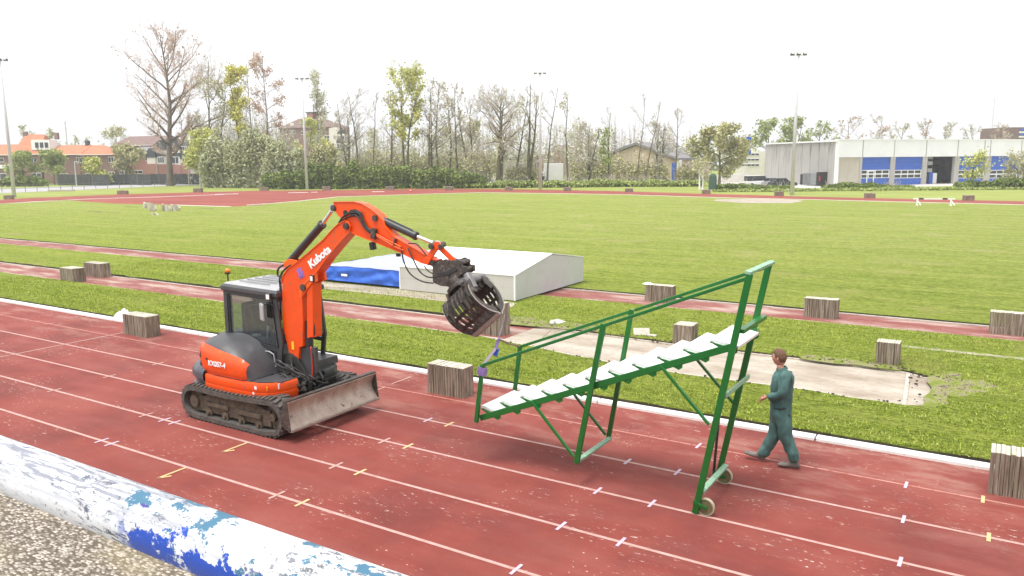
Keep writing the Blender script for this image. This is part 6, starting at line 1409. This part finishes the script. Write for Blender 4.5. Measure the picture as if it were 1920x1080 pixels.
# ================================================================== TREES
def rv(r, s=1): return Vector((r.gauss(0, s), r.gauss(0, s), r.gauss(0, s)))
def addleaf(V, F, c, s, r):
    a = rv(r).normalized(); b_ = a.cross(rv(r)).normalized(); n = len(V); a = a*s; b_ = b_*s*.7
    V += [tuple(c-a), tuple(c+b_), tuple(c+a), tuple(c-b_)]; F.append((n, n+1, n+2, n+3))
def tree(name, px, D, ytop, xl, xr, label, bark=M_BARK, twig=M_TWIG, leaf=None, nleaf=0, lsize=.28, first=.3, seed=1, up=.55, nlimb=9, rtrunk=None, fork=1, ybase=None, lean=0, density=1.0, leafzone=(0, 1), group='trees round the athletics ground', shape='round', wob=.10, tmin=.028, clump=.45):
    if 400 < px < 1300 and D <= 150 and ybase is None: D += 13
    r = random.Random(seed); base = A(px, D) if ybase is None else G(px, ybase)
    D_ = base.dot(FH); H = PL(px, ytop, base, FH).z; W_ = (xr-xl)/FPX*D_/2; off = ((xl+xr)/2-px)/FPX*D_
    rt = rtrunk or H*.014; tr = MB(); tw = MB(); tips = []
    cen = base+RH*off+Vector((0, 0, H*(first+1)/2)); HH = H*(1-first)/2*1.04
    def inside(p, k=1.0):
        d = p-cen; a = math.hypot(d.dot(RH), d.dot(FH))/W_; z = d.z/HH
        if shape == 'col': return a < k and abs(z) < k
        if shape == 'vase': return a*a < k*(.25+.75*max(0, (z+1)/2)) and abs(z) < k
        return a*a+z*z < k*k
    def exitlen(p, d):
        L = .4
        while L < 30 and inside(p+d*L, 1.0): L += .4
        return L
    def branch(p, d, L, rad, lvl):
        n = (5, 5, 4, 3, 2)[lvl]; pts = [p]; rs = [rad]; q = p; dd = d.normalized()
        for i in range(n):
            dd = (dd+rv(r, wob*(1+lvl*.4))+Vector((0, 0, .035 if lvl < 2 else .06))).normalized(); q = q+dd*L/n
            if i and lvl > 1 and not inside(q, 1.18): break
            pts.append(q); rs.append(max(tmin*(.8, .8, .7, .5, .35)[lvl], rad*(1-.75*(i+1)/n)))
        if lvl < 2: tr.tube(pts, rs, 5, caps=False)
        else: tw.tube(pts, rs, 3, caps=False)
        if lvl >= 2: tips.extend(pts[1:])
        if lvl < 4:
            kids = int((0, 6.5, 6, 5)[lvl]*density+r.random()) if lvl else 0
            for c_ in range(kids):
                k_ = min(.999, .22+.78*(c_+r.random())/max(1, kids)); i = min(int(k_*(len(pts)-1)), len(pts)-2); f = k_*(len(pts)-1)-i; bp_ = pts[i].lerp(pts[i+1], f)
                a = (pts[i+1]-pts[i]).normalized(); sd_ = a.cross(rv(r)).normalized(); nd = (a*.85+sd_*r.uniform(.45, .9)+Vector((0, 0, up*.25))).normalized()
                branch(bp_, nd, L*r.uniform(.30, .50)*(1.15-.35*k_), max(tmin*(1, .9, .75, .55)[lvl], rs[min(i, len(rs)-1)]*.55), lvl+1)
    for fk in range(fork):
        o = RH*(r.uniform(-.5, .5)*(fork > 1))+FH*(r.uniform(-.4, .4)*(fork > 1)); ln = lean+(fk-(fork-1)/2)*.16
        tp = [base+o]; rs = [rt*1.25]; N = 9; cur = base+o; dd = (Vector((0, 0, 1))+RH*ln).normalized()
        for i in range(N):
            dd = (dd+rv(r, .05)*(1 if i else 0)+Vector((0, 0, .10))).normalized(); cur = cur+dd*H*(.97 if fk == 0 else r.uniform(.78, .95))/N; tp.append(cur); rs.append(max(.04, rt*(1-.90*(i+1)/N)))
        tr.tube(tp, rs, 8, caps=False)
        for j in range(int(nlimb*density)):
            k_ = first*.85+(1-first*.85)*((j+r.random())/nlimb/density)*.96; i = min(int(k_*N), N-1); p = tp[i].lerp(tp[i+1], k_*N-i); az = r.uniform(0, 2*math.pi); out_ = RH*math.cos(az)+FH*math.sin(az)
            el = up*(.55+1.25*k_*k_); d = (out_+Vector((0, 0, el))).normalized(); d.normalize(); L = min(exitlen(p, d), H*.62)*r.uniform(.82, 1.02)
            if L < 1.2: L = 1.2
            branch(p, d, L, rs[i]*.58, 1)
    t = thing(name, base, label, 'tree', group); tr.build('trunk', bark, t, smooth=True, fixn=False); cr = tw.build('crown', twig, t, smooth=False, fixn=False)
    if leaf and nleaf and tips:
        V, F = [], []
        z0, z1 = H*leafzone[0], H*leafzone[1]; cand = [p for p in tips if z0 <= p.z <= z1] or tips
        # leaves gather in clumps round some of the twigs
        cl_ = [cand[r.randrange(len(cand))] for _ in range(max(8, nleaf//14))]
        for _ in range(nleaf):
            c = (cl_[r.randrange(len(cl_))] if r.random() < clump else cand[r.randrange(len(cand))])+rv(r, .38)
            addleaf(V, F, c, lsize*r.uniform(.6, 1.3), r)
        b = MB(); b.v = V; b.f = F; b.m = [0]*len(F); b.build('leaves', leaf, cr if False else t, fixn=False)
    return t
def shrub(name, xl, xr, D, ytop, label, leaf, n, ls=.26, seed=1, dep=3.0, group=None, twig=M_TWIG, cat='bush', kind=None, stems=14, lumps=7, ybase=None, airy=0):
    if 380 < xl < 1300 and D <= 142: D += 14
    r = random.Random(seed); a, c = A(xl, D), A(xr, D); W_ = (c-a).length; mid_ = (a+c)/2; H = A((xl+xr)/2, D, ytop).z; V, F = [], []; b = MB(); L_ = []
    for i in range(lumps):
        u = (i+.5)/lumps; hh = H*r.uniform(.72, 1.02)*(1-.25*abs(2*u-1)**3); L_.append((a.lerp(c, u)+FH*r.uniform(-.3, .7)*dep*.4, hh, W_/lumps*r.uniform(.75, 1.15)))
    for i in range(n):
        p, hh, w = L_[r.randrange(lumps)]; q = Vector((r.gauss(0, 1), r.gauss(0, 1), abs(r.gauss(0, 1)))).normalized(); k_ = r.random()**.33 if not airy else r.random()**.6
        z = hh*(.42+.58*q.z*k_) if r.random() < .6 else hh*r.random()*.9
        addleaf(V, F, Vector((p.x, p.y, 0))+RH*q.x*w*k_+FH*q.y*dep*.5*k_+Vector((0, 0, max(.05, z))), ls*r.uniform(.6, 1.35), r)
    for i in range(stems):
        p, hh, w = L_[r.randrange(lumps)]; s_ = Vector((p.x, p.y, 0))+RH*r.uniform(-.7, .7)*w; e = s_+RH*r.gauss(0, .35)*w+Vector((0, 0, hh*r.uniform(.7, 1.12))); m_ = s_.lerp(e, .5)+rv(r, .25); b.tube([s_, m_, e], [.07, .045, .02], 4, caps=False)
        for _ in range(4): k_ = r.random(); x = m_.lerp(e, k_); b.tube([x, x+RH*r.gauss(0, .6)+FH*r.gauss(0, .5)+Vector((0, 0, r.uniform(.4, 1.3)))], [.03, .015], 3, caps=False)
    if kind == 'stuff':
        b.cur = 0; nb = len(b.v); b.v += V; b.f += [tuple(i+nb for i in f_) for f_ in F]; b.m += [1]*len(F); o = b.build(name, [twig, leaf], fixn=False, org=mid_); tag(o, label, cat, kind='stuff'); return o
    t = thing(name, mid_, label, cat, group); b.build('stems', twig, t, fixn=False); q = MB(); q.v = V; q.f = F; q.m = [0]*len(F); q.build('foliage', leaf, t, fixn=False); return t
# named trees, left to right
tree('bare_tree', 320, 170, 50, 236, 404, 'huge bare tree with a wide domed crown of fine reddish twigs at the left', M_BARK, M_TWIGR, M_LR, 1100, .20, .20, 3, .85, 28, .62, ybase=348.5, density=1.12, wob=.08, tmin=.026, clump=.3)
tree('bare_tree', 418, 148, 104, 366, 474, 'tall half bare tree with drooping leafy lower branches, right of the huge bare tree', M_BARKG, M_TWIG, M_LO, 1500, .20, .30, 14, .7, 12, .32, leafzone=(.35, .8), fork=2, tmin=.03)
tree('columnar_poplar', 466, 158, 128, 452, 480, 'narrow bright yellow poplar between the bare crowns at the left', M_BARKG, M_LYG, M_LY, 3200, .24, .50, 5, 1.6, 14, .22, shape='col')
tree('bare_tree', 492, 150, 112, 474, 512, 'thin bare tree between the yellow poplar and the reddish bare tree', M_BARK, M_TWIG, M_LP, 300, .18, .45, 6, 1.1, 9, .2, density=.9)
tree('bare_tree', 515, 148, 98, 488, 546, 'slender bare tree with rusty brown buds, left of the second floodlight mast', M_BARK, M_TWIGR, M_LR, 1500, .20, .40, 7, .9, 12, .24)
tree('young_poplar', 609, 150, 138, 592, 628, 'small pale upright poplar above the brown flats', M_BARK, M_LP, M_LP, 1300, .20, .42, 8, 1.5, 12, .22, shape='col')
tree('bare_tree', 680, 132, 166, 648, 716, 'open bare tree with wide branches over the dark green bushes, first right of the flats', M_BARK, M_TWIG, None, 0, .2, .35, 9, .7, 11, .24, density=.9)
tree('bare_tree', 706, 128, 168, 694, 738, 'thin leaning bare tree just left of the yellow green tree', M_BARK, M_TWIG, None, 0, .2, .5, 10, .9, 7, .18, lean=.13, density=.8)
tree('leafing_tree', 769, 130, 130, 732, 806, 'yellow green leafing tree with two dark stems over the dark green bushes', M_BARKG, M_LYG, M_LYG, 3400, .22, .38, 21, 1.1, 13, .26, fork=2, leafzone=(.42, 1), shape='vase')
tree('bare_tree', 826, 128, 148, 802, 856, 'tall bare tree right of the yellow green tree', M_BARKG, M_TWIG, M_LP, 260, .2, .3, 12, .9, 12, .22)
tree('bare_tree', 862, 126, 164, 838, 892, 'bare tree with a slanting stem, second right of the yellow green tree', M_BARKG, M_TWIG, M_LP, 300, .2, .3, 13, .8, 12, .22, lean=-.05)
tree('bare_tree', 940, 122, 162, 886, 986, 'broad bare tree with the thickest mossy trunk in the middle row', M_BARKG, M_TWIG, M_LP, 420, .2, .30, 24, .7, 16, .44, fork=2, density=1.1)
tree('bare_tree', 988, 124, 152, 972, 1036, 'forked bare tree immediately left of the third floodlight mast', M_BARKG, M_TWIG, M_LP, 140, .2, .45, 15, 1.0, 8, .34, lean=.04, fork=2, density=.85)
tree('bare_tree', 1026, 122, 156, 1012, 1052, 'slim bare tree just right of the third floodlight mast', M_BARKG, M_TWIG, None, 0, .2, .4, 16, 1.0, 7, .2, lean=.03, density=.8)
tree('bare_tree', 1064, 122, 164, 1042, 1090, 'slim bare tree right of the white box truck', M_BARKG, M_TWIG, M_LP, 150, .2, .35, 17, 1.0, 8, .2, density=.8)
tree('bare_tree', 1138, 122, 208, 1122, 1166, 'thin bare tree with green undergrowth in front of the left half of the gabled shed', M_BARKG, M_TWIG, M_LB, 500, .2, .3, 18, 1.0, 8, .17, leafzone=(.2, .75), density=.8, lean=.03)
tree('bare_tree', 1191, 124, 178, 1178, 1208, 'tall thin bare tree in front of the peak of the gabled shed', M_BARK, M_TWIG, None, 0, .2, .5, 19, 1.1, 6, .15, density=.7)
tree('bare_tree', 1206, 123, 182, 1192, 1238, 'leaning thin bare tree right of the shed peak', M_BARK, M_TWIG, None, 0, .2, .45, 20, 1.0, 8, .16, lean=.07, density=.75)
tree('bare_tree', 1262, 122, 196, 1238, 1292, 'bare tree with spread branches at the right corner of the gabled shed', M_BARK, M_TWIG, None, 0, .2, .40, 23, .8, 9, .18, density=.85)
tree('birch_tree', 1309, 118, 300, 1288, 1328, 'small white stemmed birch leaning beside the track', M_KERBW, M_TWIG, M_LO, 300, .18, .3, 25, .9, 6, .14, fork=2, density=.7)
tree('willow_tree', 1342, 132, 238, 1288, 1396, 'rounded olive willow left of the blue flag', M_BARKG, M_LO, M_LO, 5200, .24, .22, 26, .7, 14, .26)
for i, (px, D, yt, xl, xr, lb, lf, nl) in enumerate([(1428,200,226,1398,1462,'green leafing tree behind the depot, just right of the blue flag',M_LB,1800),(1478,205,222,1448,1512,'green leafing tree behind the depot, left of the fourth floodlight mast',M_LB,1800),(1522,210,230,1500,1548,'half bare tree behind the left end of the depot roof',M_LB,500),
    (1575,215,220,1548,1604,'bare tree behind the depot roof above the corner pillar',M_LR,150),(1622,215,218,1596,1648,'bare tree behind the depot roof above the first blue door',M_LR,150),(1668,220,232,1640,1694,'low bare tree behind the depot roof above the second blue door',M_LP,100),
    (1712,215,226,1686,1740,'bare tree behind the depot roof above the open bay',M_LR,120),(1752,218,230,1730,1778,'bare tree behind the depot roof, right of the open bay',M_LP,100),(1796,220,238,1772,1822,'low bare tree behind the depot roof, left of the thin tall mast',M_LP,100),(1846,216,234,1822,1872,'bare tree behind the depot roof, left of the striped office',M_LR,100)]):
    tree('distant_tree', px, D, yt, xl, xr, lb, M_BARK, M_TWIG, lf, nl, .30, .25, 100+i, .8, 11, .28, density=.95, tmin=.045)
for i, (px, D, yt, xl, xr, lb, lf, nl) in enumerate([(4,240,238,-24,30,'pale leafing tree behind the houses at the far left edge',M_LP,500),(80,250,233,64,96,'small bare treetop behind the tall orange roof',M_LP,300),(115,235,244,96,138,'pale green treetop right of the tall orange roof',M_LP,900),(180,260,256,158,206,'low bare treetop behind the orange terrace',M_LP,300),(240,250,240,206,280,'pale rounded treetop behind the purple brown roof',M_LO,900),(590,205,222,560,628,'yellow green treetop in front of the brown flats',M_LYG,1800),
    (905,190,230,872,948,'hazy olive treetop behind the thick trunked tree',M_LO,1500),(1090,200,238,1052,1124,'hazy pale treetop behind the grey roofed house',M_LP,900),(840,200,240,800,880,'hazy olive treetop behind the two bare trees',M_LO,1100),(720,210,245,690,760,'hazy pale treetop behind the dark green bushes',M_LP,900)]):
    tree('distant_tree', px, D, yt, xl, xr, lb, M_BARK, M_TWIG, lf, nl, .32, .2, 140+i, .7, 10, .25, density=.9, tmin=.045)
for i, (px, D, yt, xl, xr, lb, lf, nl, ft) in enumerate([(64,176,288,40,90,'round green tree in front of the tall orange roofed house',M_LB,2600,.3),(122,176,286,94,148,'wider green tree in front of the orange terrace, left of the white street lamp',M_LB,2600,.3),(194,174,299,176,212,'small yellow green tree by the terrace right of the white street lamp',M_LYG,1500,.3),(258,172,275,232,290,'green and orange leafed tree between the orange roofs and the big trunk',M_LO,3600,.25),(212,170,328,198,222,'small bright green shrub tree poking over the dark fence',M_LYG,600,.1)]):
    tree('garden_tree', px, D, yt, xl, xr, lb, M_BARKG, lf, lf, nl, .26, ft, 170+i, .8, 12, .16, group='garden trees in front of the houses')
tree('roadside_tree', 400, 152, 246, 372, 440, 'yellow green leafy tree behind the slim street lamp', M_BARKG, M_LYG, M_LYG, 3200, .24, .2, 190, .8, 13, .2)
tree('roadside_tree', 1820, 120, 288, 1794, 1846, 'feathery pale green tree in front of the fourth depot door', M_BARKG, M_LP, M_LYG, 900, .16, .2, 192, .9, 9, .12, ybase=352)
tree('roadside_tree', 1902, 118, 286, 1866, 1950, 'dark twiggy tree at the right edge in front of the depot', M_BARK, M_TWIG, M_LO, 1300, .16, .1, 193, .9, 14, .2, density=1.15)
# shrubs
shrub('hedge', 24, 104, 165, 328, 'clipped dark green hedge left of the white street lamp', M_LD, 3600, .22, 31, 3, cat='hedge', lumps=8, stems=0)
shrub('sage_bush', 396, 470, 132, 244, 'tall pale sage green bush right of the slim street lamp', M_LG, 7500, .24, 32, 5, 'sage green bushes', lumps=6, stems=26)
shrub('sage_bush', 452, 530, 130, 228, 'tallest pale sage green bush below the reddish bare tree', M_LG, 8500, .24, 33, 5, 'sage green bushes', lumps=6, stems=26)
shrub('sage_bush', 512, 580, 128, 256, 'pale sage green bush around the foot of the second floodlight mast', M_LG, 6000, .24, 34, 5, 'sage green bushes', lumps=6, stems=20)
shrub('brown_bush', 590, 650, 140, 262, 'olive and brown bush in front of the flats', M_LO, 4200, .24, 35, 4, lumps=5, stems=22)
for i, (a_, c_, yt, lb) in enumerate([(505,590,312,'dark green bush at the foot of the sage bushes'),(570,660,300,'dark green bush right of the second floodlight mast'),(640,730,298,'dark green bush below the open bare tree'),(712,800,302,'dark green bush below the yellow green tree'),(780,862,304,'dark green bush just right of the red and white cone'),(846,910,316,'low dark green bush left of the thick trunked tree')]):
    shrub('dark_bush', a_, c_, 122-.5*i, yt, lb, M_LD, 6800, .22, 40+i, 4.5, 'dark green bushes along the back straight', lumps=7, stems=8)
shrub('undergrowth', 860, 1310, 119, 336, 'low green undergrowth between the bare trunks along the back straight', M_LB, 9000, .20, 50, 3, cat='undergrowth', kind='stuff', lumps=26, stems=60)
for i, (a_, c_, yt, lb, lf) in enumerate([(870,935,272,'airy olive thicket left of the thick trunked tree',M_LO),(952,1010,300,'airy olive thicket left of the third floodlight mast',M_LO),(1070,1130,290,'airy olive thicket right of the box truck',M_LO),(1120,1185,276,'twiggy olive thicket in front of the left roof of the gabled shed',M_LO),(1180,1245,290,'twiggy olive thicket in front of the shed peak',M_LO),(1262,1310,300,'brown twiggy bush left of the birch',M_LO)]):
    shrub('thicket', a_, c_, 124, yt, lb, lf, 1500, .18, 60+i, 4, 'airy thickets along the back straight', lumps=6, stems=46, airy=1)
for i, (a_, c_, yt, lb, D) in enumerate([(1340,1412,343,'low ivy mound left of the fourth floodlight mast',118),(1400,1475,346,'low ivy mound at the foot of the fourth floodlight mast',116),(1540,1650,341.5,'long low ivy mound in front of the beige bay',114),(1640,1700,347,'low ivy mound in front of the second blue door',113),(1780,1860,337,'dark ivy mound in front of the fourth depot door',112),(1850,1940,330,'dark ivy mound at the right edge',111)]):
    shrub('ivy_mound', a_, c_, D, yt, lb, M_LD, 3800, .18, 70+i, 2.5, 'ivy mounds in front of the depot', lumps=9, stems=5)
shrub("verge_plants", 1330, 1940, 110, 351, 'thin strip of weeds along the verge in front of the depot', M_LB, 5000, .15, 80, 2, cat='weeds', kind='stuff', lumps=34, stems=0)
g = A(1330, 117); t = thing('compost_bin', g, 'dark green round bin beside the birch', 'bin'); b = MB(); b.tube([g, g+Vector((0, 0, 1.2)), g+Vector((0, 0, 2.1)), g+Vector((0, 0, 2.3))], [.6, .58, .5, .25], 20); b.build('drum', mat('dark_green_plastic', (.03, .075, .055), (.05, .10, .075), 3, .6), t); b = MB(); b.tube([g+Vector((0, 0, 2.3)), g+Vector((0, 0, 2.36))], .34, 16); b.build('lid', M_LAMPH, t)

# a hazy belt of far woodland closing the horizon
for i, (a_, c_, D, yt, n_) in enumerate([(-60, 330, 330, 268, 6000), (560, 1150, 300, 284, 14000), (1090, 1440, 300, 272, 7000), (1380, 2000, 330, 268, 6000)]):
    o = shrub('far_wood', a_, c_, D, yt, 'hazy belt of far woodland '+('behind the orange roofed houses', 'behind the middle row of bare trees', 'behind the gabled shed', 'behind the depot roof')[i], M_LP if i != 1 else M_LO, n_, .75, 300+i, 10, cat='woodland', kind='stuff', lumps=34, stems=90)

shrub('twig_belt', 640, 1300, 158, 222, 'pale mass of bare twigs filling the gaps behind the middle row of trees', M_LP, 9000, .20, 401, 9, cat='brushwood', kind='stuff', lumps=44, stems=600, airy=1)

shrub('twig_belt', 372, 560, 170, 196, 'pale mass of bare twigs behind the yellow poplar and its neighbours', M_LP, 3000, .22, 402, 7, cat='brushwood', kind='stuff', lumps=12, stems=300, airy=1)
shrub('thicket', 640, 770, 150, 268, 'pale olive thicket behind the dark green bushes, left part', M_LO, 3000, .2, 411, 4, 'airy thickets along the back straight', lumps=8, stems=70, airy=1)
shrub('thicket', 760, 890, 150, 272, 'pale olive thicket behind the dark green bushes, right part', M_LO, 3000, .2, 412, 4, 'airy thickets along the back straight', lumps=8, stems=70, airy=1)

for i, (px, D, yt, xl, xr, lb, fk, ln) in enumerate([(660, 134, 188, 640, 690, 'low spreading bare tree at the left end of the dark green bushes', 2, .0), (738, 132, 176, 716, 760, 'bare tree touching the left side of the yellow green tree', 1, .05), (812, 130, 158, 796, 838, 'bare tree touching the right side of the yellow green tree', 2, .02), (846, 129, 170, 832, 872, 'slanting bare tree between the two bare trees right of the yellow green one', 1, .08), (886, 128, 176, 866, 912, 'crooked mossy bare tree left of the broad thick trunked tree', 2, -.04), (968, 126, 172, 946, 992, 'leaning bare tree filling the gap right of the broad thick trunked tree', 1, .06), (1100, 126, 228, 1076, 1128, 'low bare tree left of the gabled shed', 2, .05), (1228, 126, 226, 1206, 1252, 'low bushy bare tree in front of the right roof slope of the shed', 2, .0)]):
    tree('bare_tree', px, D, yt, xl, xr, lb, M_BARKG, M_TWIG, M_LP, 260, .18, .28, 500+i, .9, 12, .24, fork=fk, lean=ln, density=1.05)

# ================================================================== HAZE
b = MB(); b.span((-560, -40, -1.2), (330, 520, 44))
hm = bpy.data.materials.new('pale_air'); hm.use_nodes = True; t_ = hm.node_tree; t_.nodes.clear()
vo = t_.nodes.new('ShaderNodeVolumePrincipled'); vo.inputs['Color'].default_value = (.97, .98, 1, 1); vo.inputs['Density'].default_value = .0006; vo.inputs['Anisotropy'].default_value = .2
oo = t_.nodes.new('ShaderNodeOutputMaterial'); t_.links.new(vo.outputs[0], oo.inputs['Volume'])
tag(b.build('haze', hm), kind='stuff')
